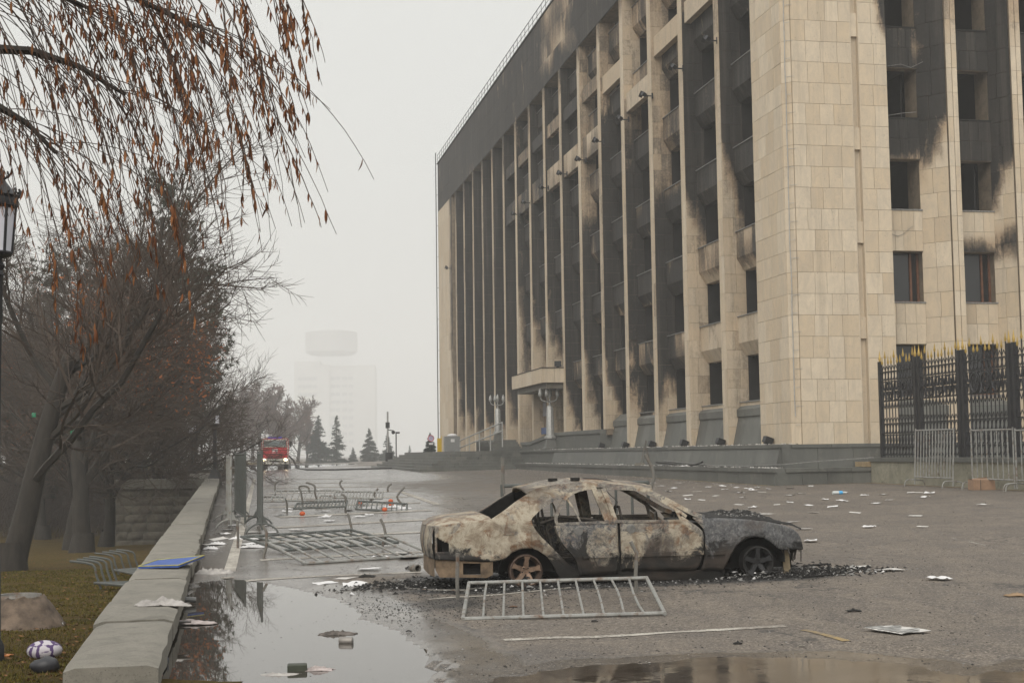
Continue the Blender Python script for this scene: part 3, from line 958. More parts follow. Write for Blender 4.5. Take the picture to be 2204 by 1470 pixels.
# far end mass of the facade
mb = MB(); mb.box((TF, 80.6, Z_BASE), (6, 88.9, Z_ROOF)); mb.build('end_pier', JOINT, BLD)
clad((TF, 88.9), (TF, 80.6), Z_BASE, Z_BAND, 1.53, 1.4, -.03, lambda t, s, z: .30 * sm(24, 28, z) + .5 * sm(82.5, 80.6, s) * sm(4, 14, z), False)
mb = MB()
edge = FIN_S + [80.9]
for k in range(-1, 15):
    sa = 5.3 if k < 0 else FIN_S[k] + FIN_W/2
    sb = FIN_S[k + 1] - FIN_W/2
    # blank wall strip on the near half of the bay is hidden by the fin; openings between spandrels
    for fi, zf in enumerate(Z_FL):
        top = min(zf + 1.9, Z_BAND)
        if k >= 10 and zf < 24: 
            continue
for k in range(-1, 15):
    sa = 5.3 if k < 0 else FIN_S[k] + FIN_W/2
    sb = FIN_S[k + 1] - FIN_W/2
    tall = k >= 9
    for fi, zf in enumerate(Z_FL):
        if zf > Z_BAND - .3 or (k >= 3 and k < 9 and zf < 6.5): continue
        zb = zf - 1.55
        if tall:
            if zf < 4: continue
            mb = MB(); mb.box((TW + .25, sa, zb + .5), (TW + .5, sb, zf - .4)); mb.build('spandrel', CHAR, BLD); continue
        t0 = TW - .36
        poly = [(TW + .3, zf), (t0, zf), (t0, zb + .50), (t0 + .30, zb), (TW + .3, zb)]
        mb = MB()
        n = 4
        for i in range(n):
            a_, b_ = sa + (sb - sa) * i / n + .006, sa + (sb - sa) * (i + 1) / n - .006
            b0_ = len(mb.v); mb.prism(poly, a_, b_, 1)
            mb.a += [min(1., max(.1, soot_wall(a_, v[2]) * (.80 + .8 * fbm(a_ * .3, v[2] * .4, 2.)) - (.30 if v[2] < 9 else 0))) for v in mb.v[b0_:]]
        mb.build('spandrel', STONE, BLD)
        mb = MB(); mb.box((t0 - .05, sa, zf), (TW + .2, sb, zf + .035)); mb.build('sill', ASHM, BLD)
        mb = MB()
        for q in (.33, .66): mb.bar((TW + .32, sa + (sb - sa) * q, zf), (TW + .32, sa + (sb - sa) * q, zf + 1.9), .07)
        mb.build('window_frame', CHAR, BLD)
    if k < 15 and not tall or k in (9, 10):
        pass
mb = MB()
for zf in Z_FL: mb.box((TW + .35, 6.3, zf - 1.2), (8, 80.6, zf - .95))
for s0 in FIN_S: mb.box((TW + .03, s0 - FIN_W/2 - .012, Z_BASE + .1), (8, s0 + FIN_W/2 + .012, Z_BAND + .15))
mb.box((6.5, 6.25, Z_BASE), (6.9, 80.6, Z_ROOF)); mb.box((TF + .1, 6.2, Z_BAND + .2), (7, 80.6, Z_BAND + .5))
mb.build('interior', CHAR, BLD)
# upper balcony beam between the middle fins
for k in range(4, 10):
    sa, sb = FIN_S[k] + FIN_W/2, FIN_S[k + 1] - FIN_W/2
    mb = MB(); n = 4
    for i in range(n):
        a_, b_ = sa + (sb - sa) * i / n + .006, sa + (sb - sa) * (i + 1) / n - .006
        b0_ = len(mb.v); mb.box((TF + .1, a_, 18.22), (TF + .4, b_, 19.55))
        mb.a += [max(0, .22 + .35 * fbm(a_ * .5, v[2]) + .3 * (k > 6)) for v in mb.v[b0_:]]
    mb.build('balcony_parapet', STONE, BLD)
    for zz in (21.6,):
        mb = MB(); mb.box((TF + .12, sa, zz), (TF + .4, sb, zz + .8)); mb.a += [.35 + .2 * (k % 2)] * 8; mb.build('cross_beam', STONE, BLD)
for k, zz in ((0, 20.6), (1, 20.4), (2, 18.9), (3, 21.0)):
    mb = MB(); mb.box((TF + .12, FIN_S[k] + FIN_W/2, zz), (TF + .42, FIN_S[k + 1] - FIN_W/2, zz + .95)); mb.a += [.12] * 8; mb.build('cross_beam', STONE, BLD)
# attic band
mb = MB(); mb.box((TF + .04, 6.2, Z_BAND), (7, 88.9, Z_ROOF)); mb.build('attic', JOINT, BLD)
def soot_b(t, s, z):
    b = .64 + .34 * fbm(s * .22, z * .30, 3.)
    pale = sm(33.2, 34.2, s) * sm(43.5, 42, s) * sm(25.5, 26.2, z) * (.5 + .7 * fbm(s * .7, z * .35, 1.))
    return max(.15, min(1, b - .75 * max(0, pale)))
clad((TF, 88.85), (TF, 6.2), Z_BAND, Z_ROOF, 1.55, 1.7, -.04, soot_b, False)
mb = MB(); mb.box((TF - .10, 5.2, Z_ROOF), (7, 89.0, Z_ROOF + .10)); mb.a += [.8] * 8; mb.build('roof_edge', STONE, BLD)
mb = MB(); mb.box((2.5, 2.2, Z_ROOF - .4), (16, 88.9, Z_ROOF - .1)); mb.box((5.6, 3.5, Z_BAND), (14.5, 9, Z_ROOF - .4)); mb.build('roof', CHAR, BLD)
mb = MB(); mb.box((7.0, 9.0, Z_BASE), (18, 88.8, Z_ROOF - .4)); mb.box((14, 3, Z_BASE), (18, 9, Z_ROOF - .4)); mb.build('inner_block', CHAR, BLD)
mb = MB()
mb.tube([(TF - .05, 12, Z_ROOF + .85), (TF - .05, 88.9, Z_ROOF + .85)], .025, 4)
mb.tube([(TF - .05, 12, Z_ROOF + .45), (TF - .05, 88.9, Z_ROOF + .45)], .018, 4)
for i in range(60): mb.bar((TF - .05, 12 + i * 1.3, Z_ROOF), (TF - .05, 12 + i * 1.3, Z_ROOF + .85), .03)
tag(mb.build('roof_railing', IRON, BLD), kind='stuff')
mb = MB()
for q in (0, .3): mb.tube([(TF - .22, 88.7 + q, 2.0), (TF - .22, 88.7 + q, Z_ROOF + 1.1)], .03, 4)
for i in range(92): mb.bar((TF - .22, 88.7, 2.2 + i * .31), (TF - .22, 89.0, 2.2 + i * .31), .025)
for i in range(10): mb.bar((TF - .22, 88.85, 2.6 + i * 3), (TF + .05, 88.85, 2.6 + i * 3), .03)
tag(mb.build('wall_ladder', IRON, BLD), kind='stuff')
tag(extra.build('stone_panel', STONE, BLD), kind='stuff')
# granite aprons at the foot of the bays
for k in range(-1, 4):
    sa = 5.35 if k < 0 else FIN_S[k] + FIN_W/2
    sb = FIN_S[k + 1] - FIN_W/2
    poly = [(TW + .35, Z_BASE), (1.76, Z_BASE), (2.02, 3.05), (1.95, 3.06), (1.95, 3.34), (TW - .1, 3.70), (TW + .35, 3.70)]
    n = 4
    for i in range(n):
        mb = MB(); mb.prism(poly, sa + (sb - sa) * i / n + .008, sa + (sb - sa) * (i + 1) / n - .008, 1); mb.build('apron_slab', GRANITE, BLD)
for b0, b1, b2 in bays:
    mb = MB(); mb.prism([(SR + .3, Z_BASE - .2), (2.3, Z_BASE - .2), (2.45, 2.9), (2.35, 2.92), (2.35, 3.25), (SR + .02, 3.5), (SR + .3, 3.5)], b0 + .01, b2 - .01, 0); mb.build('apron_slab', GRANITE, BLD)
# entrance canopy
tc = onS(1168, 792, 37.3).x
c0 = 37.35; c1 = onT(1102, 808, tc).y
za, zb = onS(1168, 823, 37.3).z, onS(1168, 792, 37.3).z
can = MB(); can.box((tc + .05, c0 + .05, za + .03), (TW, c1 - .05, zb - .05)); can = can.build('canopy', STONE, BLD)
def clad_part(a, b, n, z0, z1):
    a, b = Vector(a), Vector(b)
    for i in range(n):
        p, q = a.lerp(b, i / n), a.lerp(b, (i + 1) / n); d = (b - a).normalized(); o_ = Vector((d.y, -d.x)) * .05
        p += d * .008; q -= d * .008
        mb = MB(); mb.prism([p, q, q + o_, p + o_], z0, z1); mb.build('canopy_panel', STONE, can)
clad_part((tc + .03, c1), (tc + .03, c0), 6, za, zb); clad_part((tc + .03, c0 + .03), (TF + .1, c0 + .03), 2, za, zb)
mb = MB(); mb.prism([(tc + .3, c0 + .3), (TW, c0 + .3), (TW, c1 - .3), (tc + .3, c1 - .3)], za - .33, za + .05); mb.build('canopy_soffit', CONC, can)
mb = MB(); mb.box((tc - .04, c0 - .06, zb), (TW, c1 + .05, zb + .05)); mb.build('canopy_flashing', CHAR, can)
# entrance wall behind it with a grey notice and a blue box
mb = MB(); mb.box((TW - .25, 41.9, Z_UP), (TW + .1, 46.2, 7)); mb.build('entrance_wall', simple('brown stone wall', (.20, .15, .11), .8, 0, .2, 2), BLD)
# floodlights on arms, fixed to the fin fronts
for px, py in ((1522,88),(1450,148),(1385,207),(1335,258),(1283,305),(1245,345),(1205,375),(1166,405),(1128,437),(1106,462),(962,578)):
    p = onT(px, py, TF - .45)
    mb = MB(); mb.bar((TF, p.y, p.z), (TF - .45, p.y, p.z), .05); mb.bar((TF - .02, p.y, p.z - .12), (TF - .02, p.y, p.z + .15), .07)
    fl = mb.build('floodlight', IRON, BLD)
    for dy, dz, rx in ((-.22, .02, .5), (.2, .12, -.4)):
        mb = MB(); mb.box((-.09, -.13, -.09), (.09, .13, .09), Matrix.Translation((TF - .5, p.y + dy, p.z + dz)) @ Matrix.Rotation(rx, 4, 'X') @ Matrix.Rotation(.5, 4, 'Y'))
        mb.build('lamp_head', IRON, fl)

# --- granite terrace, plinth and stairs around the building
TER = thing('granite_terrace', B0, ANG, 'grey green granite terrace stepping round the foot of the burnt building', 'terrace')
ZTER = 1.09
mb = MB(); mb.box((.05, .05, -.2), (20, 46, ZTER - .12)); mb.build('terrace_core', GRANITE, TER)
mb = MB(); mb.box((.66, 1.05, ZTER - .15), (20, 89.5, Z_BASE - .1)); mb.build('plinth_core', GRANITE, TER)
def slabs(a, b, z0, z1, w, th, name='granite_slab', batter=0.0):
    a, b = Vector(a), Vector(b); L = (b - a).length; n = max(1, round(L / w)); d = (b - a) / L; o_ = Vector((d.y, -d.x)) * th
    for i in range(n):
        p, q = a + d * (L * i / n + .006), a + d * (L * (i + 1) / n - .006)
        j = rnd.uniform(-.004, .004)
        pb = [p, q, q + o_ * (1 + batter) , p + o_ * (1 + batter)]; pt = [p, q, q + o_, p + o_]
        mb = MB(); mb.add([(v.x, v.y, z0) for v in pb] + [(v.x, v.y, z1 + j) for v in pt], ((3,2,1,0),(4,5,6,7),(0,1,5,4),(1,2,6,5),(2,3,7,6),(3,0,4,7)))
        mb.build(name, GRANITE, TER)
slabs((.05, 45), (.05, .05), .3, ZTER - .13, 1.15, .05)
slabs((.05, .05), (3.7, .05), .3, ZTER - .13, .95, .05)
for a_, b_ in (((.36, 45), (.36, 0)),): slabs(a_, b_, ZTER - .13, ZTER, 1.5, .42, 'terrace_coping')
slabs((.36, .36), (3.9, .36), ZTER - .129, ZTER + .001, 1.3, .42, 'terrace_coping')
mb = MB(); mb.box((.40, .40, ZTER - .1), (20, 46, ZTER - .005)); mb.build('terrace_paving', GRANITE, TER)
slabs((.66, 36), (.66, 1.05), ZTER - .005, Z_BASE - .12, 1.05, .05, 'plinth_slab', 3.5)
slabs((.66, 1.05), (4.6, 1.05), ZTER - .005, Z_BASE - .12, 1.25, .05, 'plinth_slab')
slabs((1.0, 46), (1.0, 1.0), Z_BASE - .12, Z_BASE, 1.6, .44, 'plinth_coping')
slabs((1.0, 1.4), (5.4, 1.4), Z_BASE - .119, Z_BASE + .001, 1.6, .44, 'plinth_coping')
mb = MB(); mb.box((.95, 1.35, Z_BASE - .11), (20, 89.4, Z_BASE - .006)); mb.build('plinth_paving', GRANITE, TER)

STAIR = thing('granite_stairs', B0, ANG, 'broad worn granite stairs climbing to the entrance platform', 'stairs')
zs = [.45 + .0] + [.62 + (Z_BASE - .62) * i / 7 for i in range(1, 8)]
for i in range(7):
    s_lo, t_lo = 44.2 + .36 * i, -6.25 + .44 * i
    zb_, zt_ = zs[i] - (.2 if i == 0 else 0), zs[i + 1]
    nrow = 8
    L = 1.5 - t_lo
    for j in range(nrow):
        a_, b_ = t_lo + L * j / nrow + (.006 if j else 0), t_lo + L * (j + 1) / nrow - .006
        mb = MB(); mb.box((a_, s_lo + rnd.uniform(-.012, .012), zb_ + .002), (b_, s_lo + 1.2, zt_)); mb.build('step_block', GRANITE, STAIR)
    s_ = s_lo + 1.206
    while s_ < 76 - .3 * i:
        e_ = min(s_ + rnd.uniform(2.2, 3.4), 76 - .3 * i)
        mb = MB(); mb.box((t_lo + rnd.uniform(-.012, .012), s_, zb_ + .002), (t_lo + 1.4, e_ - .01, zt_)); mb.build('step_block', GRANITE, STAIR); s_ = e_
    mb = MB(); mb.box((t_lo + .6, s_lo + .9, zb_ - .1), (1.5, 76 - .3 * i, zt_ - .01)); mb.build('stair_core', GRANITE, STAIR)
# entrance platform with sloping parapet and inner flight
mb = MB(); mb.prism([(28, Z_BASE - .1), (28, Z_UP - .2), (39.3, Z_UP - .2), (46, 2.25), (49, 2.25), (49, Z_BASE - .1)], 1.30, 2.48, 0); mb.build('platform_wall', GRANITE, STAIR)
cop = [(28, Z_UP - .2), (33.5, Z_UP - .2), (39.3, Z_UP - .2), (46, 2.25), (49, 2.25)]
for (s0, z0), (s1, z1) in zip(cop, cop[1:]):
    mb = MB(); mb.prism([(s0 + .01, z0), (s1 - .01, z1), (s1 - .01, z1 + .2), (s0 + .01, z0 + .2)], 1.22, 2.5, 0); mb.build('platform_coping', GRANITE, STAIR)
for i in range(5):
    mb = MB(); mb.box((-.6, 49.2 + i * .5, Z_BASE - .02), (1.4, 56, Z_BASE + .15 * (i + 1))); mb.build('step_block', GRANITE, STAIR)
# ================================================================ burnt car
CAR = thing('burnt_car', CAR_O, CAR_YAW, 'burnt out saloon car, rust and ash coloured, without glass or tyres', 'car')
def interp(pts, x):
    if x <= pts[0][0]: return pts[0][1]
    for (x0, z0), (x1, z1) in zip(pts, pts[1:]):
        if x <= x1: return z0 + (z1 - z0) * (x - x0) / max(1e-9, x1 - x0)
    return pts[-1][1]
def smooth_interp(pts, x):
    h = .02
    return (interp(pts, x - h) + 2 * interp(pts, x) + interp(pts, x + h)) / 4
def HW(x, z):
    """half width of the body at (x, z)"""
    w = .872 - .05 * max(0, (.40 - z) / .35) ** 2 - .035 * max(0, (z - .50) / .28) ** 2 * (z < .78)
    if z >= .78: w = .872 - .035 - (z - .78) * .50
    if abs(z - .36) < .03: w += .012
    if x < -1.55: w -= .105 * ((-x - 1.55) / 1.0) ** 2.2
    if x > 1.15: w -= .15 * ((x - 1.15) / .92) ** 2.2
    for cx, cz, r_ in ((-1.40, .20, .36), (1.45, .24, .36)):
        d = math.hypot(x - cx, z - cz)
        w += .022 * math.exp(-((d - r_) / .07) ** 2)
    w -= .012 * max(0, fbm(x * 2.2, z * 3.1, 17.) - .1) + .005 * fbm(x * 7, z * 7, 3.)
    return w
ARCH_R = [(-1.90,.31),(-1.80,.319),(-1.667,.347),(-1.592,.413),(-1.485,.458),(-1.378,.463),(-1.272,.437),(-1.166,.362),(-1.093,.266),(-1.041,.16),(-1.02,.08)]
ARCH_F = [(1.03,.09),(1.045,.17),(1.066,.258),(1.113,.353),(1.182,.447),(1.295,.52),(1.407,.541),(1.519,.52),(1.629,.459),(1.705,.385),(1.765,.369)]
def shell(name, x0, x1, top, bot, side, nx=None, nz=12, parent=CAR, mt=None, off=0.0, thick=.02, holes=(), edge=.008, e0=None, e1=None):
    """one pressed panel between a lower and an upper curve"""
    nx = nx or max(4, int((x1 - x0) / .03))
    mb = MB()
    vs = []
    for i in range(nx + 1):
        x = x0 + (x1 - x0) * i / nx
        zt, zb = smooth_interp(top, x), smooth_interp(bot, x)
        for j in range(nz + 1):
            z = zb + (zt - zb) * j / nz
            e = min(i, nx - i, j, nz - j)
            xx = x
            if e0 or e1:
                a_, b_ = (e0(z) if e0 else x0), (e1(z) if e1 else x1); f_ = i / nx
                xx = x + (a_ - x0) * max(0, 1 - f_ * 3) + (b_ - x1) * max(0, f_ * 3 - 2)
            y = HW(xx, z) + off - (edge if e == 0 else 0)
            vs.append((xx, side * y, z))
    fs = []
    for i in range(nx):
        for j in range(nz):
            xm = x0 + (x1 - x0) * (i + .5) / nx
            q = (i*(nz+1)+j, (i+1)*(nz+1)+j, (i+1)*(nz+1)+j+1, i*(nz+1)+j+1)
            zm = sum(vs[k][2] for k in q) / 4
            if any(inside((xm, zm), [Vector(p) for p in h]) for h in holes): continue
            fs.append(q)
    mb.add(vs, fs)
    o = mb.build(name, mt or CARM, parent, 50)
    md = o.modifiers.new('thickness', 'SOLIDIFY'); md.thickness = thick; md.offset = -1 if side < 0 else 1
    o.data.materials.append(BLACK); md.material_offset = 1
    return o
def strip(mb, pts, w, d, side, inset=0.0):
    """flat pressed rail along (x, z) points on the body side"""
    n = len(pts)
    for i in range(n - 1):
        pass
    for i, (x, z) in enumerate(pts):
        a, b = pts[max(0, i - 1)], pts[min(n - 1, i + 1)]
        t = Vector((b[0] - a[0], b[1] - a[1])).normalized(); nn = Vector((-t.y, t.x))
        for s_, q in ((-.5, 0), (.5, 0), (.5, 1), (-.5, 1)):
            X, Z = x + nn.x * w * s_, z + nn.y * w * s_
            mb.v.append((X, side * (HW(X, Z) - inset - d * q), Z))
    b0 = len(mb.v) - 4 * n
    for i in range(n - 1):
        for j in range(4):
            mb.f.append((b0+4*i+j, b0+4*i+4+j, b0+4*i+4+(j+1) % 4, b0+4*i+(j+1) % 4))
    mb.f.append((b0+3, b0+2, b0+1, b0)); mb.f.append(tuple(b0+4*n-4+j for j in range(4)))
def arc_pts(pts, n=4):
    """Catmull-Rom through points"""
    out = []
    P = [Vector(p) for p in pts]
    for i in range(len(P) - 1):
        p0, p1, p2, p3 = P[max(0, i-1)], P[i], P[i+1], P[min(len(P)-1, i+2)]
        for k in range(n):
            t = k / n
            out.append(.5 * ((2*p1) + (p2-p0)*t + (2*p0-5*p1+4*p2-p3)*t*t + (3*p1-p0-3*p2+p3)*t**3))
    out.append(P[-1])
    return [tuple(p) for p in out]
ROOF_E = [(-1.33,1.105),(-1.286,1.124),(-1.111,1.166),(-.892,1.190),(-.673,1.199),(-.453,1.190),(-.2,1.168),(.06,1.135),(.16,1.10)]
EDGE = lambda z: interp([(.13,.715),(.25,.75),(.371,.768),(.562,.775),(.65,.755),(.713,.70),(.80,.62)], z)
for sd in (-1, 1):
    # rear quarter: tail to the rear door opening
    q_top = [(-2.50,.735),(-2.40,.755),(-2.144,.783),(-1.86,.803),(-1.833,.808),(-1.671,.905),(-1.508,1.017),(-1.367,1.098),(-1.30,1.125),(-1.20,1.147),(-1.1,1.165),(-1.0,1.18)]
    q_bot = [(-2.50,.352),(-1.90,.312)] + ARCH_R[1:]
    qa = shell('rear_quarter', -2.495, -1.345, q_top, q_bot, sd, edge=0.0, holes=[[(-2.47,.605),(-2.335,.535),(-2.335,.445),(-2.47,.44)]], nx=84, nz=26)
    # slim part between arch and door opening, and the C pillar over it
    op = arc_pts([(-.56,1.165),(-.795,1.128),(-1.014,1.046),(-1.178,.964),(-1.288,.881),(-1.358,.806),(-1.338,.711),(-1.269,.605),(-1.164,.498),(-1.059,.391),(-.953,.283),(-.85,.20),(-.772,.168)], 3)
    mb = MB()
    upper = [p for p in op if p[1] > .80]
    mb2 = MB(); strip(mb2, op, .045, .05, sd, -.004); mb2.build('door_surround', CARM, CAR, 40)
    lowp = [(x, z) for x, z in op if z <= .81]
    vs, fs = [], []
    arch_side = [(-1.345,.803),(-1.345,.70),(-1.345,.60),(-1.345,.463),(-1.272,.437),(-1.166,.362),(-1.093,.266),(-1.041,.16),(-1.0,.11),(-.9,.09),(-.772,.075)]
    m_ = 26
    def along(pts, u):
        L = [0]; 
        for a, b in zip(pts, pts[1:]): L.append(L[-1] + math.dist(a, b))
        d = u * L[-1]
        for i in range(len(pts) - 1):
            if d <= L[i+1]:
                k = (d - L[i]) / max(1e-9, L[i+1] - L[i]); return (pts[i][0] + (pts[i+1][0]-pts[i][0])*k, pts[i][1] + (pts[i+1][1]-pts[i][1])*k)
        return pts[-1]
    mb = MB()
    for i in range(m_ + 1):
        a, b = along(arch_side, i / m_), along(lowp, i / m_)
        for j in range(5):
            x, z = a[0] + (b[0]-a[0])*j/4, a[1] + (b[1]-a[1])*j/4
            vs.append((x, sd * (HW(x, z) - (.0 if j < 4 else .012)), z))
    for i in range(m_):
        for j in range(4): fs.append((5*i+j, 5*i+5+j, 5*i+6+j, 5*i+1+j))
    mb.add(vs, fs)
    # C pillar between rear window edge and door opening
    cA = [(-1.345,1.108),(-1.30,1.127),(-1.2,1.149),(-1.1,1.167),(-.95,1.185),(-.8,1.196),(-.6,1.197)]
    cB = [p for p in op if p[1] >= .80]; cB = cB[::-1]
    if sd > 0: shell('quarter_lining', -2.46, -1.33, q_top, [(-2.5,.62),(-1.3,.62)], sd, off=-.035, mt=BLACK)
    cA = [(-1.345,.803),(-1.345,.95),(-1.345,1.108)] + cA[1:]
    vs, fs = [], []
    for i in range(m_ + 1):
        a, b = along(cA, i / m_), along(cB, i / m_)
        for j in range(5):
            x, z = a[0] + (b[0]-a[0])*j/4, a[1] + (b[1]-a[1])*j/4
            vs.append((x, sd * HW(x, z), z))
    for i in range(m_):
        for j in range(4): fs.append((5*i+j, 5*i+5+j, 5*i+6+j, 5*i+1+j))
    mb.add(vs, fs)
    o = mb.build('c_pillar', CARM, CAR, 50)
    mk = MB(); mk.add([(x, y - sd * .03, z) for x, y, z in mb.v], mb.f); mk.build('pillar_lining', BLACK, CAR, 50)
    # front wing
    f_top = [(.735,.80),(.76,.79),(1.006,.777),(1.342,.749),(1.566,.723),(1.735,.687),(1.858,.652),(1.947,.607),(2.025,.54),(2.057,.464),(2.062,.39)]
    f_bot = [(.72,.14),(.735,.143),(1.0,.137)] + ARCH_F + [(2.062,.362)]
    shell('front_wing', .785, 2.062, f_top, f_bot, sd, nz=14, e0=lambda z: EDGE(z) + .012)
    if sd < 0:
        wedge = MB()
    # doors (the near rear one hangs ajar)
    dr = thing('door'); dr.parent = CAR
    shell('door_skin', -1.05, -.292, [(-1.08,.735),(-.33,.745),(-.28,.744)], [(-1.06,.67),(-.992,.548),(-.865,.388),(-.80,.285),(-.765,.15),(-.74,.115),(-.28,.135)], sd, parent=dr)
    mb = MB()
    strip(mb, arc_pts([(-1.035,.735),(-1.046,.80),(-1.013,.888),(-.924,1.014),(-.803,1.104),(-.66,1.146),(-.54,1.160)], 4), .035, .03, sd)
    strip(mb, [(-.53,1.165),(-.47,.95),(-.405,.74)], .062, .03, sd)
    strip(mb, [(-1.03,.742),(-.7,.748),(-.30,.752)], .03, .05, sd, -.002)
    strip(mb, [(-.88,1.04),(-.80,.90),(-.74,.745)], .022, .02, sd, .01)
    mb.build('window_surround', CARM, dr, 40)
    mb = MB(); c_ = (-.78, sd * (HW(-.78, .655) + .004), .655)
    mb.lathe([(.0, -.006), (.05, -.004), (.056, .003), (.035, .0)], 12, (0, 0, 0), Matrix.Translation(c_) @ Matrix.Rotation(PI / 2 * sd, 4, 'X')); mb.build('door_handle', simple('bare grey steel', (.17, .165, .155), .7, .3, .3, 20), dr)
    mb = MB(); strip(mb, arc_pts([(-1.045,.72),(-.985,.55),(-.858,.388),(-.795,.285),(-.755,.14)], 3), .03, .09, sd, -.002); mb.build('door_edge', CARM, dr, 40)
    if sd < 0:
        dr.matrix_local = Matrix.Translation((-.29, -.84, 0)) @ Matrix.Rotation(R(3.5), 4, 'Z') @ Matrix.Translation((.29, .84, 0))
    df = thing('door'); df.parent = CAR
    shell('door_skin', -.260, .765, [(-.30,.752),(.086,.744),(.50,.742),(.56,.80),(.60,.815),(.70,.72),(.755,.65),(.775,.58)], [(-.27,.162),(.72,.144),(.745,.22),(.765,.37),(.775,.45)], sd, parent=df, nz=12, e1=lambda z: EDGE(z) - .004)
    mb = MB()
    strip(mb, arc_pts([(-.38,1.155),(-.1,1.140),(.03,1.122),(.186,1.052),(.35,.952),(.44,.896),(.57,.80)], 4), .035, .03, sd)
    strip(mb, [(-.42,1.155),(-.36,.95),(-.31,.75)], .055, .03, sd)
    strip(mb, [(-.30,.758),(.1,.75),(.50,.748)], .032, .05, sd, -.002)
    strip(mb, [(.44,.90),(.47,.83),(.50,.75)], .03, .03, sd)
    mb.build('window_surround', CARM, df, 40)
    mb = MB(); c_ = (-.13, sd * (HW(-.13, .665) + .004), .665)
    mb.lathe([(.0, -.006), (.052, -.004), (.058, .003), (.035, .0)], 12, (0, 0, 0), Matrix.Translation(c_) @ Matrix.Rotation(PI / 2 * sd, 4, 'X')); mb.build('door_handle', bpy.data.materials['bare grey steel'], df)
    # B pillar, A pillar, sill, roof rail, inner rails
    mb = MB(); strip(mb, [(-.46,1.165),(-.41,.95),(-.35,.74)], .10, .07, sd, .03); mb.build('b_pillar', CARM, CAR, 40)
    mb = MB(); strip(mb, [(-.34,.72),(-.30,.45),(-.28,.12)], .16, .05, sd, .035); mb.build('b_pillar_foot', BLACK, CAR, 40)  # black colour puts the shade of the door gap behind it
    mb = MB(); strip(mb, arc_pts([(.05,1.138),(.16,1.10),(.357,1.0),(.533,.90),(.665,.83),(.79,.785)], 4), .055, .07, sd, .0); mb.build('a_pillar', CARM, CAR, 40)
    mb = MB(); strip(mb, [(-.80,.11),(-.2,.10),(.5,.092),(1.03,.088)], .115, .10, sd, .02); mb.build('sill', CARM, CAR, 40)
    mb = MB(); strip(mb, arc_pts(ROOF_E, 2), .05, .06, sd, .0); mb.build('roof_rail', CARM, CAR, 40)
    if sd < 0:
        # rub strips and the fuel flap
        for x0_, x1_, p_ in ((-.74, -.29, dr), (-.25, .76, df), (.80, 1.02, CAR)):
            mb = MB(); strip(mb, [(x0_, .355), ((x0_+x1_)/2, .36), (x1_, .364)], .05, .02, sd, -.010); mb.build('rub_strip', CARM, p_, 40)
        mb = MB()
        rr = [(-1.71+.03,.63),(-1.53-.03,.63),(-1.53,.66),(-1.53,.72),(-1.56,.748),(-1.68,.748),(-1.71,.72),(-1.71,.66)]
        vs = [(x, sd * (HW(x, z) + .006), z) for x, z in rr]; mb.add(vs, (tuple(range(8)),))
        strip(mb, rr + [rr[0]], .008, .01, sd, -.008)
        mb.build('fuel_flap', CARM, CAR)
# roof, black sheet laid on it for the dark of the sunroof hole
def roof_pt(u, v):
    x = -1.36 + 1.55 * u; y0 = v * 2 - 1
    ze = interp(ROOF_E, x); e = (HW(x, ze) - .01) * (1 - .05 * sm(.9, 1, u))
    x2 = x - .05 * (1 - y0 * y0) * (u < .06) + .10 * (1 - y0 * y0) * (u - .85 if u > .85 else 0) / .15
    return (x2, e * y0, ze + .075 * (1 - abs(y0) ** 2.4) - .02 * fbm(x * 2, y0 * 2, 6.) * (1 - y0 * y0))
mb = MB(); mb.grid(34, 17, roof_pt); o = mb.build('roof', CARM, CAR, 60)
md = o.modifiers.new('thickness', 'SOLIDIFY'); md.thickness = .025; md.offset = -1
mb = MB()
mb.grid(8, 8, lambda u, v: Vector(roof_pt(.50 + .24 * u, .28 + .44 * v)) + Vector((0, 0, .004))); mb.build('sunroof_opening', BLACK, CAR)
for x_, y_ in ((-.98, -.30), (-.72, -.42)):
    mb = MB(); z_ = roof_pt((x_ + 1.36) / 1.55, .5 + y_ / 1.3)[2]; mb.box((x_ - .06, y_ - .03, z_), (x_ + .05, y_ + .03, z_ + .035)); mb.build('charred_scrap', BLACK, CAR)
# boot lid, tail, bumper carcass
TT = [(-2.50,.735),(-2.46,.79),(-2.38,.815),(-2.29,.832),(-2.075,.850),(-1.90,.872),(-1.80,.83)]
mb = MB()
def lid(u, v):
    x = -2.515 + .70 * u; y0 = 2 * v - 1
    zt = interp(TT, x); ze = .735 + .06 * u
    e = HW(x, .74) - .02
    return (x - .055 * (1 - y0 * y0) * (1 - u), e * y0, ze + (zt - ze) * min(1, (1 - abs(y0) ** 5)) + .006 * fbm(x * 5, y0 * 4))
mb.grid(20, 17, lid); mb.build('boot_lid', CARM, CAR, 50)
mb = MB()
def tail(u, v):
    z = .36 + .38 * u; y0 = 2 * v - 1; e = HW(-2.5, z)
    return (-2.50 - .055 * (1 - y0 ** 4) - .03 * math.sin(u * PI), e * y0, z)
mb.grid(9, 21, tail); mb.build('tail_panel', CARM, CAR, 50)
mb = MB()
for sd in (-1,):
    pl = [(-2.49,.345),(-2.16,.335),(-1.96,.33),(-1.81,.32),(-1.815,.16),(-1.89,.12),(-2.16,.135),(-2.43,.14),(-2.485,.23)]
rows = [(-2.49,.23,.345),(-2.44,.14,.343),(-2.17,.135,.338),(-2.165,.135,.338),(-1.963,.13,.333),(-1.958,.13,.333),(-1.89,.125,.328),(-1.812,.16,.322)]
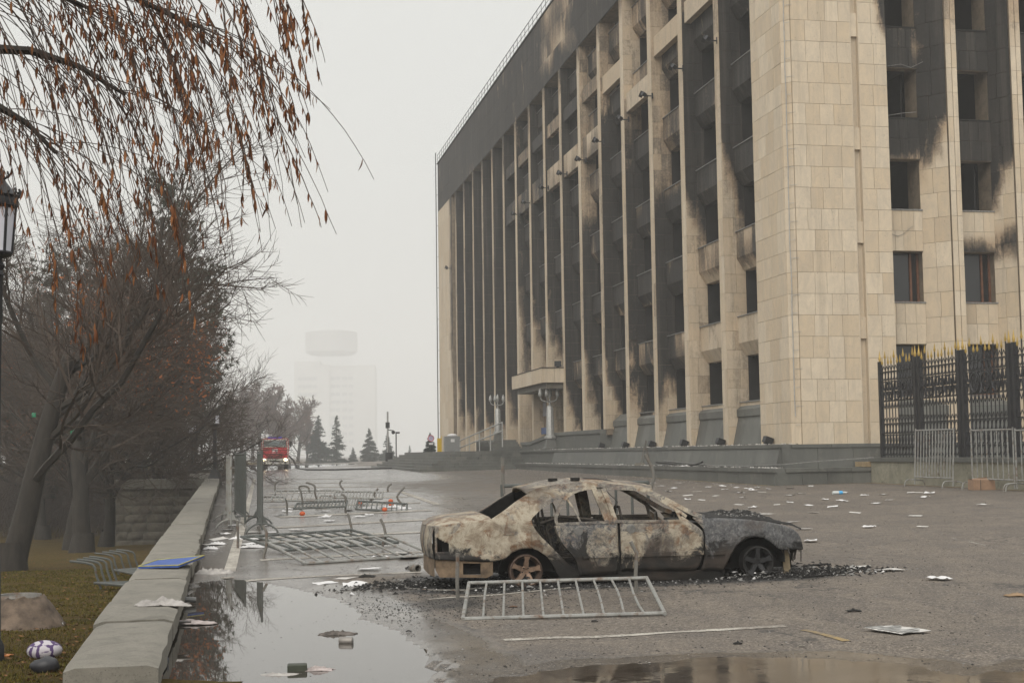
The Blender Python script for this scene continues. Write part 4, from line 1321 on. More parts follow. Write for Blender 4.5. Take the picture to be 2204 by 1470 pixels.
def bump_side(sd):
    mb = MB()
    for (xa, za, ta), (xb, zb, tb) in zip(rows, rows[1:]):
        segs = [(0, 1)] if not (xa > -2.17 and xb < -1.957) else [(0, .16), (.82, 1)]
        for a, b in segs:
            q = [(xa, za + (ta-za)*a), (xb, zb + (tb-zb)*a), (xb, zb + (tb-zb)*b), (xa, za + (ta-za)*b)]
            mb.add([(x, sd * (HW(x, .4) - .012), z) for x, z in q] + [(x, sd * (HW(x, .4) - .035), z) for x, z in q], ((0,1,2,3),(7,6,5,4),(0,4,5,1),(1,5,6,2),(2,6,7,3),(3,7,4,0)))
    return mb
for sd in (-1, 1): bump_side(sd).build('rear_bumper_end', simple('rusty tan steel', (.155, .110, .070), .85, .1, .55, 7, .4) if sd < 0 else bpy.data.materials['rusty tan steel'], CAR)
RUST = bpy.data.materials['rusty tan steel']
mb = MB(); mb.grid(5, 15, lambda u, v: (-2.50 - .04 * (1 - (2*v-1) ** 4), (2*v-1) * HW(-2.48, .3), .15 + .2 * u)); mb.build('rear_bumper', RUST, CAR, 50)
# dark insides: floor, wheel housings, shelf, engine bay, dashboard, seats
mb = MB()
mb.box((-2.40, -.70, .16), (-1.80, .70, .62)); mb.box((-1.80, -.55, .16), (-1.0, .55, .50)); mb.box((-1.0, -.74, .05), (1.04, .74, .13)); mb.box((1.0, -.52, .14), (1.98, .52, .62)); mb.box((.66, -.70, .13), (.80, .70, .72))
mb.box((-1.95, -.72, .66), (-1.32, .72, .72)); mb.box((1.78, -.66, .40), (1.98, .66, .58))
mb.build('charred_interior', BLACK, CAR)
SPR = simple('scorched seat frame', (.060, .052, .044), .9, .2, .6, 9)
for y_ in (-.36, .36):
    for x_ in (-.95, .02):
        mb = MB()
        for a in (-.2, .2):
            mb.tube([(x_ + .42, y_ + a, .30), (x_ - .03, y_ + a, .32), (x_ - .10, y_ + a, .45), (x_ - .20, y_ + a, .80), (x_ - .21, y_ + a * .55, .92)], .017, 5)
        mb.tube([(x_ - .21, y_ - .11, .92), (x_ - .21, y_ + .11, .92)], .017, 5)
        for q in (.45, .58, .70): mb.tube([(x_ - .12 - (q-.45)*.2, y_ - .2, q), (x_ - .12 - (q-.45)*.2, y_ + .2, q)], .010, 4)
        mb.build('seat_frame', SPR, CAR)
mb = MB(); mb.tube([(.30 + .06 * math.cos(a), -.36 + .17 * math.cos(a), .68 + .17 * math.sin(a)) for a in [i * PI / 8 for i in range(17)]], .011, 5); mb.tube([(.62, -.36, .55), (.30, -.36, .68)], .02, 5); mb.build('steering_wheel', SPR, CAR)
mb = MB(); mb.tube([(-1.30, -.6, .80), (-1.35, 0, .83), (-1.30, .6, .80)], .03, 5); mb.build('shelf_bar', SPR, CAR)
for i, (x_, y_, z_) in enumerate(((-.9, -.55, 1.10), (-.35, -.5, 1.12), (.2, -.45, 1.05), (-1.1, .2, .98), (.55, -.3, .80))):
    mb = MB(); q_ = Vector((x_, y_, z_)); pts = [q_]
    for k in range(8): q_ = q_ + Vector((rnd.uniform(-.05, .07), rnd.uniform(-.03, .03), -.035 - .02 * rnd.random())); pts.append(q_)
    mb.tube(pts, .005, 4); mb.build('burnt_wire', SPR, CAR)
mb = MB(); mb.tube([(-1.2, -.62, .74), (-.95, -.60, .82), (-.6, -.6, .78), (-.4, -.6, .74)], .02, 5); mb.tube([(-1.25, -.5, .70), (-1.05, -.55, .40), (-.95, -.55, .2)], .02, 5); mb.build('seat_rail', SPR, CAR)
# hood: burnt through, only a crumbling black skin left
mb = MB(); rh = random.Random(5)
def hood(u, v):
    x = .80 + 1.26 * u; y0 = 2 * v - 1; e = HW(x, .70) - .02
    z = interp([(.75,.80),(1.0,.785),(1.25,.77),(1.46,.765),(1.74,.715),(1.93,.675),(2.06,.62)], x)
    lump = .085 * sm(.30, .42, u) * sm(.80, .58, u) * max(0, fbm(x * 6, y0 * 5, 2.) + .35) * (1 - y0 ** 6)
    return (x + .10 * u * (1 - y0 * y0), e * y0, z + lump + .018 * fbm(x * 14, y0 * 9, 4.) * (1 - y0 ** 8) - .02 * (abs(y0) > .98))
mb.grid(44, 33, hood); o = mb.build('hood', BLACK, CAR)
mb = MB()
for i in range(240):
    u, v = rh.uniform(.25, .62), rh.uniform(.02, .6)
    p = Vector(hood(u, v)) + Vector((0, 0, .008)); r_ = rh.uniform(.006, .022)
    mb.add([p + Vector((r_*rh.uniform(-1,1), r_*rh.uniform(-1,1), rh.uniform(-.2,.9)*r_)) for _ in range(4)], ((0,1,2),(0,2,3),(1,3,2)))
tag(mb.build('ash_flakes', ASHM, CAR), kind='stuff')
# nose: hanging scraps
mb = MB()
for i in range(18):
    x = rh.uniform(1.80, 2.07); y = -HW(x, .4) + rh.uniform(.0, .30); z = .37
    mb.bar((x, y, z + .03), (x + rh.uniform(-.04, .04), y, z - rh.uniform(.03, .16)), rh.uniform(.01, .035), .012)
mb.bar((1.84, -.62, .40), (1.86, -.62, .06), .07, .03)
mb.bar((1.9, -.6, .35), (1.9, .6, .33), .05, .09)
mb.build('front_scraps', SPR, CAR)
mb = MB(); mb.bar((1.855, -.66, .38), (1.875, -.66, .07), .02, .085); mb.build('bumper_bracket', simple('tan scorched bracket', (.24, .19, .12), .85, .1, .3, 9), CAR)
# wheels: bare five spoke rims on the ground
def wheel(x, y, z, r_, mt, sd):
    w = thing('wheel', (0, 0, 0)); w.parent = CAR
    w.matrix_local = Matrix.Translation((x, y, z)) @ Matrix.Rotation(R(90) * (1 if sd < 0 else -1), 4, 'X')
    mb = MB()
    n = 32
    prof = [(r_ - .045, -.10), (r_ - .01, -.10), (r_, -.06), (r_ - .025, -.02), (r_ - .03, .05), (r_ - .005, .085), (r_, .10), (r_ - .018, .105), (r_ - .05, .06), (r_ - .055, -.08)]
    vs, fs = [], []
    for p, h in prof:
        for j in range(n): vs.append((p * math.cos(2*PI*j/n), p * math.sin(2*PI*j/n), h))
    for i in range(len(prof)):
        for j in range(n):
            a, b = i, (i + 1) % len(prof); fs.append((a*n+j, a*n+(j+1) % n, b*n+(j+1) % n, b*n+j))
    mb.add(vs, fs); mb.build('rim', BLACK if mt is not RIMC else RIMC2, w, 40)
    mb = MB()
    for k in range(5):
        M = Matrix.Rotation(2*PI*k/5 + .31 + (0 if x > 0 else -.1), 4, 'Z')
        pts = [(.035, .030, .06), (r_ - .03, .050, .085)]
        prf = [(.03, .024), (.07, .034), (.13, .026), (r_ - .025, .046)]
        vs = []
        for px_, hw in prf:
            h0 = .05 + .045 * px_ / r_
            for yy, hh in ((-hw, h0 - .02), (-hw * .8, h0 + .014), (hw * .8, h0 + .014), (hw, h0 - .02)): vs.append(M @ Vector((px_, yy, hh)))
        fs = [(4*i+j, 4*i+4+j, 4*i+5+j, 4*i+1+j) for i in range(3) for j in range(3)] + [(0,1,2,3), (15,14,13,12)]
        mb.add(vs, fs)
    mb.lathe([(.0, .035), (.062, .035), (.062, .07), (.045, .075), (.032, .05), (.0, .05)], 14)
    mb.build('spokes', mt, w, 40)
    mb = MB()
    for k in range(5):
        a = 2*PI*k/5 + .9; mb.lathe([(.0, .07), (.009, .07), (.009, .082), (0, .082)], 6, (.045*math.cos(a), .045*math.sin(a), 0))
    mb.lathe([(0, -.04), (.13, -.04), (.13, -.01), (0, -.01)], 16)
    mb.build('hub', BLACK, w)
RIMC = simple('heat tinted alloy', (.25, .17, .12), .5, .55, .35, 14)
RIMC2 = simple('sooty heat tinted alloy', (.09, .06, .045), .7, .4, .5, 14)
RIMB = simple('blackened alloy', (.030, .030, .031), .6, .4, .5, 14)
wheel(-1.41, -.72, .19, .20, RIMC, -1); wheel(1.452, -.745, .228, .198, RIMB, -1)
wheel(-1.41, .74, .19, .20, RIMB, 1); wheel(1.452, .76, .225, .198, RIMB, 1)
for x_, zc_ in ((-1.40, .20), (1.45, .24)):
    for sd in (-1, 1):
        mb = MB(); n = 14
        vs, fs = [], []
        for i in range(n + 1):
            a = PI * i / n
            for y_ in (.86, .50): vs.append((x_ + .345 * math.cos(a), sd * (y_ - .03), zc_ + .30 * math.sin(a) - .02))
        fs = [(2*i, 2*i+2, 2*i+3, 2*i+1) for i in range(n)]
        mb.add(vs, fs); mb.build('wheel_housing', BLACK, CAR, 60)

# ash, cinders and melted scraps round the wreck
mb, mg, mw = MB(), MB(), MB()
def shard(mb, x, y, r_, flat=.5, z=None):
    z = ground_z(x, y, FX0 < x < FX1 and FY0 < y < FY1) if z is None else z
    a = rh.uniform(0, 6.28)
    ps = [Vector((x + r_*rh.uniform(.5, 1.2)*math.cos(a + k*2.1), y + r_*rh.uniform(.5, 1.2)*math.sin(a + k*2.1), z + r_*flat*rh.uniform(-.2, .5))) for k in range(3)] + [Vector((x, y, z + r_*flat*rh.uniform(.4, 1.2)))]
    mb.add(ps, ((0,1,3),(1,2,3),(2,0,3)))
for i in range(9000):
    u, v = rh.gauss(-.25, 1.45), rh.gauss(-.15, .62)
    x = CAR_O.x + u*math.cos(CAR_YAW) - v*math.sin(CAR_YAW); y = CAR_O.y + u*math.sin(CAR_YAW) + v*math.cos(CAR_YAW)
    if u > 2.55 or abs(u) > 2.9 and rh.random() < .7: continue
    k = rh.random(); shard(mb if k < .83 else (mg if k < .985 else mw), x, y, rh.uniform(.006, .028) if k < .95 else rh.uniform(.006, .02))
for c_, n, sx, sy in (((2.32, -.55), 900, .42, .22), ((-2.75, -.2), 800, .45, .25), ((-1.5, -.95), 500, .5, .15), ((1.6, -.85), 700, .45, .15)):
    for i in range(n):
        u, v = rh.gauss(c_[0], sx), rh.gauss(c_[1], sy); k = rh.random()
        x = CAR_O.x + u*math.cos(CAR_YAW) - v*math.sin(CAR_YAW); y = CAR_O.y + u*math.sin(CAR_YAW) + v*math.cos(CAR_YAW)
        z = ground_z(x, y, True) + max(0, rh.gauss(.0, .05)) * math.exp(-((u - c_[0])**2 + (v - c_[1])**2) * 3)
        shard(mb if k < .84 else (mg if k < .985 else mw), x, y, rh.uniform(.008, .045), .7, z)
for i in range(1500):
    x, y = rh.gauss(-.8, .7), rh.gauss(15.4, .8); shard(mb, x, y, rh.uniform(.005, .018))
for i in range(900):
    x, y = rh.uniform(-3, 6), rh.uniform(10.5, 24); shard(mb if rh.random() < .8 else mg, x, y, rh.uniform(.005, .020))
for i in range(4200):
    y = 10.5 + 34 * rh.random() ** 1.5; x = rh.uniform(-.25, .33) * y; shard(mb if rh.random() < .75 else mg, x, y, rh.uniform(.004, .013) * (1 + y * .02), .5)
for i in range(420):
    x, y = rh.uniform(-3.4, -.6), rh.uniform(10.6, 18.6)
    if sdist((x, y), PUD1) > .05 and fbm(x * 1.2, y * .7, 4.) > -.05: shard(mb if rh.random() < .8 else mg, x, y, rh.uniform(.003, .013), .25, Z1)
tag(mb.build('black_cinders', BLACK), kind='stuff'); tag(mg.build('grey_ash', ASHM), kind='stuff'); tag(mw.build('ash_flakes', WHITE), kind='stuff')
def car_pt(u, v, z=0): return Vector((CAR_O.x + u*math.cos(CAR_YAW) - v*math.sin(CAR_YAW), CAR_O.y + u*math.sin(CAR_YAW) + v*math.cos(CAR_YAW), CAR_O.z + z))
p = G(1757, 1243); t_ = thing('grille_frame', p, .3, 'black melted grille frame lying in cinders before the car nose', 'car scrap')
mb = MB(); mb.tube([(-.18,0,.02),(-.16,0,.15),(.17,.02,.16),(.18,0,.03),(-.18,0,.02)], .014, 5); mb.build('frame', BLACK, t_)
p = G(905, 1262); 
mb = MB(); q = [G(868,1250),G(875,1268),G(930,1272),G(1000,1272),G(1075,1260)]; mb.tube([x + Vector((0,0,.012)) for x in q], .012, 5)
tag(mb.build('steel_hoop', PIPE_RUST), 'scorched wire hoop of a tyre lying beside the rear wheel', 'car scrap')

# ================================================================ crowd barriers
def barrier_geo(L=2.0, H=1.32, n=10, foot=True, r_=.021, rb=.013, mt=None, legs='arc', bent=None, z0=.22):
    """upright barrier in its own frame: x along, z up, foot on z = 0"""
    parts = []
    fr = MB(); c = .06
    fr.tube([(0, 0, z0), (L, 0, z0)], r_, 7); fr.tube([(0, 0, z0 + H), (L, 0, z0 + H)], r_, 7)
    fr.tube([(0, 0, .06 if foot else z0 - .02), (0, 0, z0 + H + (.06 if foot else .02))], r_, 7); fr.tube([(L, 0, .06 if foot else z0 - .02), (L, 0, z0 + H + (.06 if foot else .02))], r_, 7)
    parts.append(('frame', fr))
    for i in range(1, n):
        x = L * i / n; b = MB()
        bx = (bent or {}).get(i, 0.0)
        if bx: b.tube([(x, 0, z0), (x + bx * .3, bx * .3, z0 + H * .4), (x + bx * .2, bx * .5, z0 + H * .7), (x, 0, z0 + H)], rb, 6)
        else: b.tube([(x, 0, z0), (x, 0, z0 + H)], rb, 6)
        parts.append(('bar', b))
    if foot:
        for x in (0, L):
            f = MB()
            if legs == 'arc':
                f.tube(arc_pts([(x, -.34, .0), (x, -.32, .12), (x, -.24, .20), (x, 0, .215), (x, .24, .20), (x, .32, .12), (x, .34, .0)], 3), .018, 6)
            elif legs == 'gusset':
                f.tube(arc_pts([(x, -.33, .0), (x, -.26, .10), (x, -.10, .19), (x, .10, .19), (x, .26, .10), (x, .33, .0)], 3), .02, 6)
                f.add([(x + e, yy, zz) for e in (-.006, .006) for yy, zz in ((-.14, .17), (.14, .17), (0, .42))], ((0,1,2),(5,4,3),(0,3,4,1),(1,4,5,2),(2,5,3,0)))
            else:
                f.tube(arc_pts([(x, -.30, .02), (x, -.18, .16), (x, 0, .24), (x, .14, .24), (x, .36, .22), (x + .10, .44, .20)], 3), .019, 6)
            parts.append(('foot', f))
    return parts
def barrier(name, M, label, mt, group=None, **kw):
    t = thing(name, (0, 0, 0), None, label, 'barrier', group); t.matrix_world = M
    for nm, mb in barrier_geo(**kw): mb.build(nm, mt, t, 50)
    return t
def frame_from(o, xa, up):
    x = xa.normalized(); z = (up - x * up.dot(x)).normalized(); y = z.cross(x)
    M = Matrix((x, y, z)).transposed().to_4x4(); M.translation = o; return M
Zv = Vector((0, 0, 1))
LYING = 'crowd barriers lying on the asphalt'
# in front of the car: panel face up, foot rail raised towards the car
a, b, d = G(990, 1254, .19), G(1372, 1243, .19), G(1006, 1333, .02); bb = G(1450, 1319, .02)
sh = (b - a).normalized() * ((d - a).dot((b - a).normalized()) + .5 * ((bb - d).length - (b - a).length)) * .6; a += sh; b += sh
barrier('crowd_barrier', frame_from(a, b - a, d - a), 'grey pipe barrier lying right in front of the burnt car', PIPE, LYING, L=(b - a).length, H=(d - a).length * .97, n=10, legs='none', foot=False, z0=.02, bent={8: .05, 7: .03, 1: -.03, 9: -.05})
fb = bpy.context.scene.objects[-1] if False else None
CB = [o for o in COL.objects if o.name.startswith('crowd_barrier')][-1]
for px, pts in ((0, [(985,1290),(984,1250),(985,1190)]), (1, [(1370,1275),(1368,1235),(1370,1190),(1357,1165)])):
    base = a if px == 0 else b; y_ = base.y
    mb = MB(); mb.tube([CB.matrix_world.inverted() @ atY(x, y, y_) for x, y in pts], .022, 7); mb.build('foot', PIPE_RUST, CB, 50)
# behind the car, upright, feet bent up
a = G(1078, 1137); a = atY(1082, 1066, 20.6); b = atY(1396, 1066, 20.9)
a.z = b.z = a.z; M = frame_from(Vector((a.x, a.y, gz(a.x, a.y) - .02)), Vector((b.x - a.x, b.y - a.y, .02)), Zv)
t = barrier('crowd_barrier', M, 'grey pipe barrier standing close behind the burnt car', PIPE_DARK, None, L=(b - a).length, H=atY(1240, 1040, 20.75).z - gz(a.x, a.y) - .16, n=9, foot=False, z0=.16, rb=.02, r_=.026)
for x_, px in ((0, ((1084,1063),(1082,1035),(1082,985))), ((b - a).length, ((1396,1062),(1408,1030),(1402,1004),(1388,978)))):
    mb = MB(); mb.tube([M.inverted() @ atY(q[0], q[1], 20.6 if x_ == 0 else 20.9) for q in px], .026, 7); mb.build('foot', PIPE_RUST, t, 50)
# pair lying left of the car
a, b, d = G(577, 1158, .17), G(833, 1152, .17), G(640, 1214, .02)
a, b, d, e = G(578, 1168, .22), G(838, 1153, .22), G(643, 1213, .02), G(925, 1191, .02)
t = barrier('crowd_barrier', frame_from(a, b - a, d - a), 'grey barrier with two rusty bars lying left of the burnt car', PIPE, LYING, L=(b - a).length, H=(d - a).length, n=8, foot=False, z0=.0, r_=.024, rb=.02)
for base, pts in ((a, [(567,1200),(574,1175),(574,1145),(566,1130)]), (b, [(822,1178),(831,1152),(826,1130),(819,1116)])):
    mb = MB(); mb.tube([t.matrix_world.inverted() @ atY(x, y, base.y) for x, y in pts], .024, 7); mb.build('foot', PIPE_RUST, t, 50)
for o in list(t.children):
    if o.name.startswith('bar') and o.name[-1] in '36': pass
a, b, d = G(520, 1155, .2), G(757, 1140, .2), G(540, 1194, .03)
t = barrier('crowd_barrier', frame_from(a, b - a, d - a), 'dark grey barrier lying half under the one left of the car', PIPE_DARK, LYING, L=(b - a).length, H=(d - a).length * .85, n=9, foot=False, z0=.0, r_=.024, rb=.02)
for base, pts in ((a, [(512,1182),(513,1155),(511,1120)]), (b, [(754,1160),(757,1137),(752,1115),(749,1105)])):
    mb = MB(); mb.tube([t.matrix_world.inverted() @ atY(x, y, base.y) for x, y in pts], .024, 7); mb.build('foot', PIPE_RUST, t, 50)
# heap farther back
def lying(a_, b_, d_, zd, dy, label, mt, n, feet):
    d = G(*d_, zd)
    a, b = atY(*a_, d.y + dy), atY(*b_, d.y + dy + .1)
    d = d + (a - d).dot((b - a).normalized()) * (b - a).normalized() * .35
    t = barrier('crowd_barrier', frame_from(a, b - a, d - a), label, mt, LYING, L=(b - a).length, H=(d - a).length, n=n, foot=False, z0=.0, r_=.028, rb=.016)
    for base, pts in feet:
        p = (a, b, d)[base]
        mb = MB(); mb.tube(arc_pts([t.matrix_world.inverted() @ atY(x, y, p.y) for x, y in pts], 3), .028, 6); mb.build('foot', PIPE_RUST, t, 50)
    return t
lying((594,1056),(728,1055),(575,1078),.12,1.3,'pale barrier lying at the back left of the barrier heap',PIPE,10,[(0,[(592,1066),(592,1048),(593,1040),(600,1035)]),(1,[(741,1056),(733,1045),(732,1038),(737,1033)])])
lying((566,1069),(612,1069),(568,1079),.25,.8,'short barrier jutting out left of the barrier heap',PIPE,5,[(1,[(596,1117),(612,1113),(618,1100),(617,1080),(611,1070)])])
lying((722,1057),(824,1059),(738,1071),.34,1.2,'uppermost pale barrier of the heap with dense bars',PIPE,15,[(1,[(835,1059),(835,1048),(843,1041)]),(0,[(682,1075),(678,1060),(677,1045),(659,1038)])])
lying((690,1066),(795,1072),(655,1093),.05,1.4,'dense barred barrier in the middle of the heap',PIPE,18,[(1,[(790,1079),(806,1072),(806,1062),(814,1051)]),(2,[(638,1103),(650,1093),(651,1080),(648,1060),(644,1047),(662,1047),(667,1060)])])
lying((640,1083),(748,1078),(622,1095),.16,1.2,'barrier at the near edge of the heap, feet turned down',PIPE_DARK,14,[(0,[(596,1117),(612,1113),(618,1100),(617,1080)]),(1,[(728,1111),(741,1108),(744,1090),(744,1070),(735,1063)])])
lying((770,1078),(876,1084),(778,1096),.06,1.0,'barrier poking out at the right end of the heap',PIPE_DARK,10,[(1,[(871,1089),(861,1080),(855,1070),(860,1060),(871,1048)])])
# three upright ones seen almost edge on
def upright(near, far, px_top, label, mt, legs, n, L=2.0):
    a, b = G(*near), G(*far)
    d = (b - a); d.z = 0; L = max(2.0, min(3.4, d.length))
    top = atY(near[0], px_top, a.y).z
    H = top - a.z - .22
    M = frame_from(a, d, Zv)
    return barrier('crowd_barrier', M, label, mt, 'upright crowd barriers by the coping wall', L=L, H=H, n=n, legs=legs, r_=.026, rb=.020)
upright((497,1137),(487,1118),984,'upright barrier seen edge on, closest to the coping wall',PIPE,'gusset',12)
upright((528,1131),(503,1114),977,'upright barrier in the middle of the three by the wall',PIPE_DARK,'arc',13)
upright((564,1147),(548,1113),976,'upright barrier with triangular foot plates, nearest the fire engine',PIPE_DARK,'gusset',13)
# the ones by the iron fence
def fence_barrier(px0, px1, pytop, t_, label, lean=0.0, n=12):
    p0, p1 = onT(px0, 1030, t_), onT(px1, 1030, t_)
    a, b = Wp(t_, p0.y, 0), Wp(t_, p1.y, 0); a.z, b.z = gz(a.x, a.y), gz(b.x, b.y)
    up = Vector((0, 0, 1)) + EE * lean
    H = atY(px0, pytop, a.y).z - a.z - .3
    return barrier('crowd_barrier', frame_from(a, b - a, up), label, PIPE, 'barriers in front of the iron fence', L=(b - a).length, H=H, n=n, r_=.022, rb=.017, z0=.30)
fence_barrier(1968, 2050, 926, 2.75, 'grey barrier leaning by the corner bay of the iron fence', .05, 13)
fence_barrier(2093, 2183, 926, 2.95, 'grey barrier behind the cardboard box by the iron fence', .0, 8)
fence_barrier(2188, 2290, 926, 2.95, 'grey barrier cut by the right edge of the view', .0, 8)
# small steel ones thrown on the lawn beside the coping wall
for (a_, b_, d_), lab, n in (((( 205,1254),(300,1262),(240,1238)),'nearest chequered grating thrown on the lawn by the wall',16),((( 246,1226),(312,1240),(290,1216)),'farther grey grating thrown on the lawn by the wall',16)):
    def L_(px, py, dz):
        k = 20.; r = ray(px, py)
        for _ in range(40):
            p = Vector((0, 0, EYE)) + r * k; k += (p.z - lawn_z(p.x, p.y) - dz) / max(.02, -r.z) * .6
        return Vector((0, 0, EYE)) + r * k
    a, b, d = L_(*a_, .12), L_(*b_, .12), L_(*d_, .12)
    t = barrier('steel_grating', frame_from(a, b - a, d - a), lab, PIPE_DARK, 'gratings thrown on the lawn', L=(b - a).length, H=(d - a).length * .8, n=n, foot=False, z0=0, r_=.022, rb=.018)
    for q in (0, .33, .66, 1):
        p = a.lerp(d, q); mb = MB(); I = t.matrix_world.inverted()
        mb.tube(arc_pts([I @ (p + Vector((.1, 0, -.1))), I @ (p + Vector((.02, 0, .12))), I @ (p + Vector((-.05, 0, .30))), I @ (p + Vector((-.42, 0, .36)))], 3), .022, 6); mb.build('foot', PIPE_DARK, t, 50)
# ================================================================ trees
class Twigs:
    """fast three or five sided limbs"""
    def __init__(self): self.mb = MB(); self.n = 0
    def limb(self, pts, r0, r1, n=3):
        k = len(pts); b = len(self.mb.v)
        for i, p in enumerate(pts):
            d = pts[min(i + 1, k - 1)] - pts[max(i - 1, 0)]
            d.normalize()
            u = d.cross(Vector((.31, .87, .38)))
            if u.length < .01: u = d.cross(Vector((1, 0, 0)))
            u.normalize(); w = d.cross(u); r_ = r0 + (r1 - r0) * i / (k - 1)
            for j in range(n):
                a = 2 * PI * j / n
                self.mb.v.append(tuple(p + (u * math.cos(a) + w * math.sin(a)) * r_))
        for i in range(k - 1):
            for j in range(n):
                self.mb.f.append((b+i*n+j, b+i*n+(j+1) % n, b+(i+1)*n+(j+1) % n, b+(i+1)*n+j))
def grow(rg, wood, tw, p, d, L, r0, lvl, P, tips=None):
    mx = len(P['n'])
    k = (6, 6, 5, 4, 3)[min(lvl, 4)]
    pts = [p.copy()]; dd = d.copy(); ds = []
    for i in range(k):
        dd = dd + Vector((rg.gauss(0, 1), rg.gauss(0, 1), rg.gauss(0, 1))) * P['wander'][lvl] + Vector((0, 0, P['up'][lvl]))
        dd.normalize(); p = p + dd * (L / k); pts.append(p.copy()); ds.append(dd.copy())
    r1 = r0 * (.55 if lvl < mx else .4)
    (wood if lvl < 2 else tw).limb(pts, r0, r1, 9 if lvl == 0 else (5 if lvl == 1 else 3))
    if lvl >= mx:
        if tips is not None: tips.append((pts[-1], dd))
        return
    n = P['n'][lvl]; n = max(2, int(n * rg.uniform(.8, 1.25)))
    for c in range(n):
        f = P['from'][lvl] + (1 - P['from'][lvl]) * (c + rg.random()) / n
        q = f * k; i = min(k - 1, int(q)); pos = pts[i].lerp(pts[i + 1], q - i)
        ax = ds[i].orthogonal().normalized(); ax.rotate(Matrix.Rotation(rg.uniform(0, 2 * PI), 3, ds[i]))
        nd = ds[i].copy(); nd.rotate(Matrix.Rotation(R(rg.uniform(*P['ang'][lvl])), 3, ax))
        grow(rg, wood, tw, pos, nd, L * P['ratio'][lvl] * rg.uniform(.65, 1.15) * (1.1 - .45 * f), max(P['rmin'], r0 * P['rr'][lvl] * (1.05 - .4 * f)), lvl + 1, P, tips)
SPREAD = dict(n=(8, 9, 9, 9), wander=(.10, .15, .14, .12, .11), up=(.02, .09, .05, .04, .05), ang=((32, 68), (25, 60), (25, 60), (20, 55)), ratio=(1.45, .66, .64, .66), rr=(.38, .42, .40, .5), rmin=.0055)
SPREAD['from'] = (.45, .25, .15, .15)
DENSE = dict(SPREAD, n=(9, 10, 9, 9), ratio=(1.3, .64, .62, .64)); UPR = dict(SPREAD, n=(12, 8, 8, 6), ang=((18, 40), (20, 42), (20, 45), (20, 45)), ratio=(.55, .50, .5, .5), up=(.05, .14, .08, .06, .06)); UPR['from'] = (.22, .2, .15, .15)
def tree_proto(seed, L, r_, P, lean=(0, 0), leaves=0, leafmat=None, trunkmat=None, twigmat=None):
    rg = random.Random(seed); wood, tw = Twigs(), Twigs(); tips = []
    grow(rg, wood, tw, Vector((0, 0, -.3)), Vector((lean[0], lean[1], 1)).normalized(), L, r_, 0, P, tips)
    # flared foot
    wood.limb([Vector((0, 0, -.5)), Vector((0, 0, .05)), Vector((lean[0]*.3, lean[1]*.3, .45))], r_ * 1.55, r_ * 1.02, 9)
    a = wood.mb.mesh('trunk', trunkmat or BARK, 60); b = tw.mb.mesh('crown', twigmat or TWIG, None)
    c = None
    if leaves:
        ml = MB()
        cl = [rg.choice(tips)[0] for _ in range(9)]
        for p, d in tips:
            q = min((p - c_).length for c_ in cl)
            if rg.random() < math.exp(-(q / .9) ** 2) * leaves:
                for _ in range(2):
                    o_ = p + Vector((rg.gauss(0, .07), rg.gauss(0, .07), rg.gauss(-.03, .07))); s_ = rg.uniform(.03, .065)
                    u = Vector((rg.gauss(0, 1), rg.gauss(0, 1), rg.gauss(0, 1))).normalized(); w = u.orthogonal().normalized()
                    ml.add([o_ - u*s_, o_ + w*s_*.5, o_ + u*s_, o_ - w*s_*.5], ((0, 1, 2, 3),))
        c = ml.mesh('leaves', leafmat)
    return a, b, c
RUSTLEAF = m_leaf('rust red dry leaves', (.15, .045, .018), (.33, .115, .035))
def plant(name, proto, loc, rot, sc, label, group, cat='tree', tilt=0):
    t = thing(name, loc, None, label, cat, group)
    t.matrix_world = Matrix.Translation(loc) @ Matrix.Rotation(rot, 4, 'Z') @ Matrix.Rotation(tilt, 4, 'Y') @ (Matrix.Scale(sc, 4) if not isinstance(sc, tuple) else Matrix.Diagonal((*sc, 1)))
    for nm, me in zip(('trunk', 'crown', 'leaves'), proto):
        if me: inst(nm, me, t)
    return t
PA = tree_proto(11, 3.4, .23, SPREAD, (.12, .0), .8, RUSTLEAF)
PB = tree_proto(23, 3.9, .22, DENSE, (-.10, .05))
PC = tree_proto(37, 3.0, .19, SPREAD, (.25, -.1))
PD = tree_proto(41, 6.2, .22, UPR)
def lawn_at(px, py):
    k = 20.0; r = ray(px, py)
    for _ in range(60):
        p = Vector((0, 0, EYE)) + r * k
        k += (p.z - lawn_z(p.x, p.y)) / max(.03, -r.z + .043 * r.y) * .7
    p = Vector((0, 0, EYE)) + r * k
    p.z = lawn_z(p.x, p.y); return p
LT = 'bare trees on the lawn behind the coping wall'
for (px, py), pr, rot, sc, tilt, lab in [
    ((22,1228),PB,1.2,.95,.10,'stout bare tree on the lawn nearest the lantern post'),
    ((176,1188),PA,.3,1.05,.0,'bare tree with thick grey trunk and rust red leaves on the lawn'),
    ((152,1183),PC,2.6,.9,-.15,'leaning dark trunk pressed against the thick grey trunk'),
    ((228,1176),PC,-.5,1.0,.12,'slim bare tree just right of the thick grey trunk'),
    ((268,1172),PA,2.2,.92,.10,'bare tree at the left end of the block wall'),
    ((312,1168),PC,-.3,1.0,.22,'bare tree leaning out in front of the block wall'),
    ((338,1170),PB,3.4,1.16,.16,'bare wide crowned tree close to the coping wall whose twigs reach the sky'),
    ((92,1160),PB,3.3,1.05,.0,'bare tree between the two stout lawn trunks'),
    ]:
    plant('bare_tree', pr, lawn_at(px, py), rot, sc * 1.55, lab, LT, tilt=tilt)
r2 = random.Random(8)
k = 0
for i in range(15):
    X, Y = r2.uniform(-42, -19), r2.uniform(74, 118)
    if X > -24: X -= 5
    pr = r2.choice((PA, PB, PC, PD)); z = lawn_z(X, Y)
    plant('bare_tree', pr, (X, Y, z), r2.uniform(0, 6), r2.uniform(1.45, 1.95), 'dark bare tree in the tangle of trunks deep behind the lawn', 'trees deep behind the lawn')
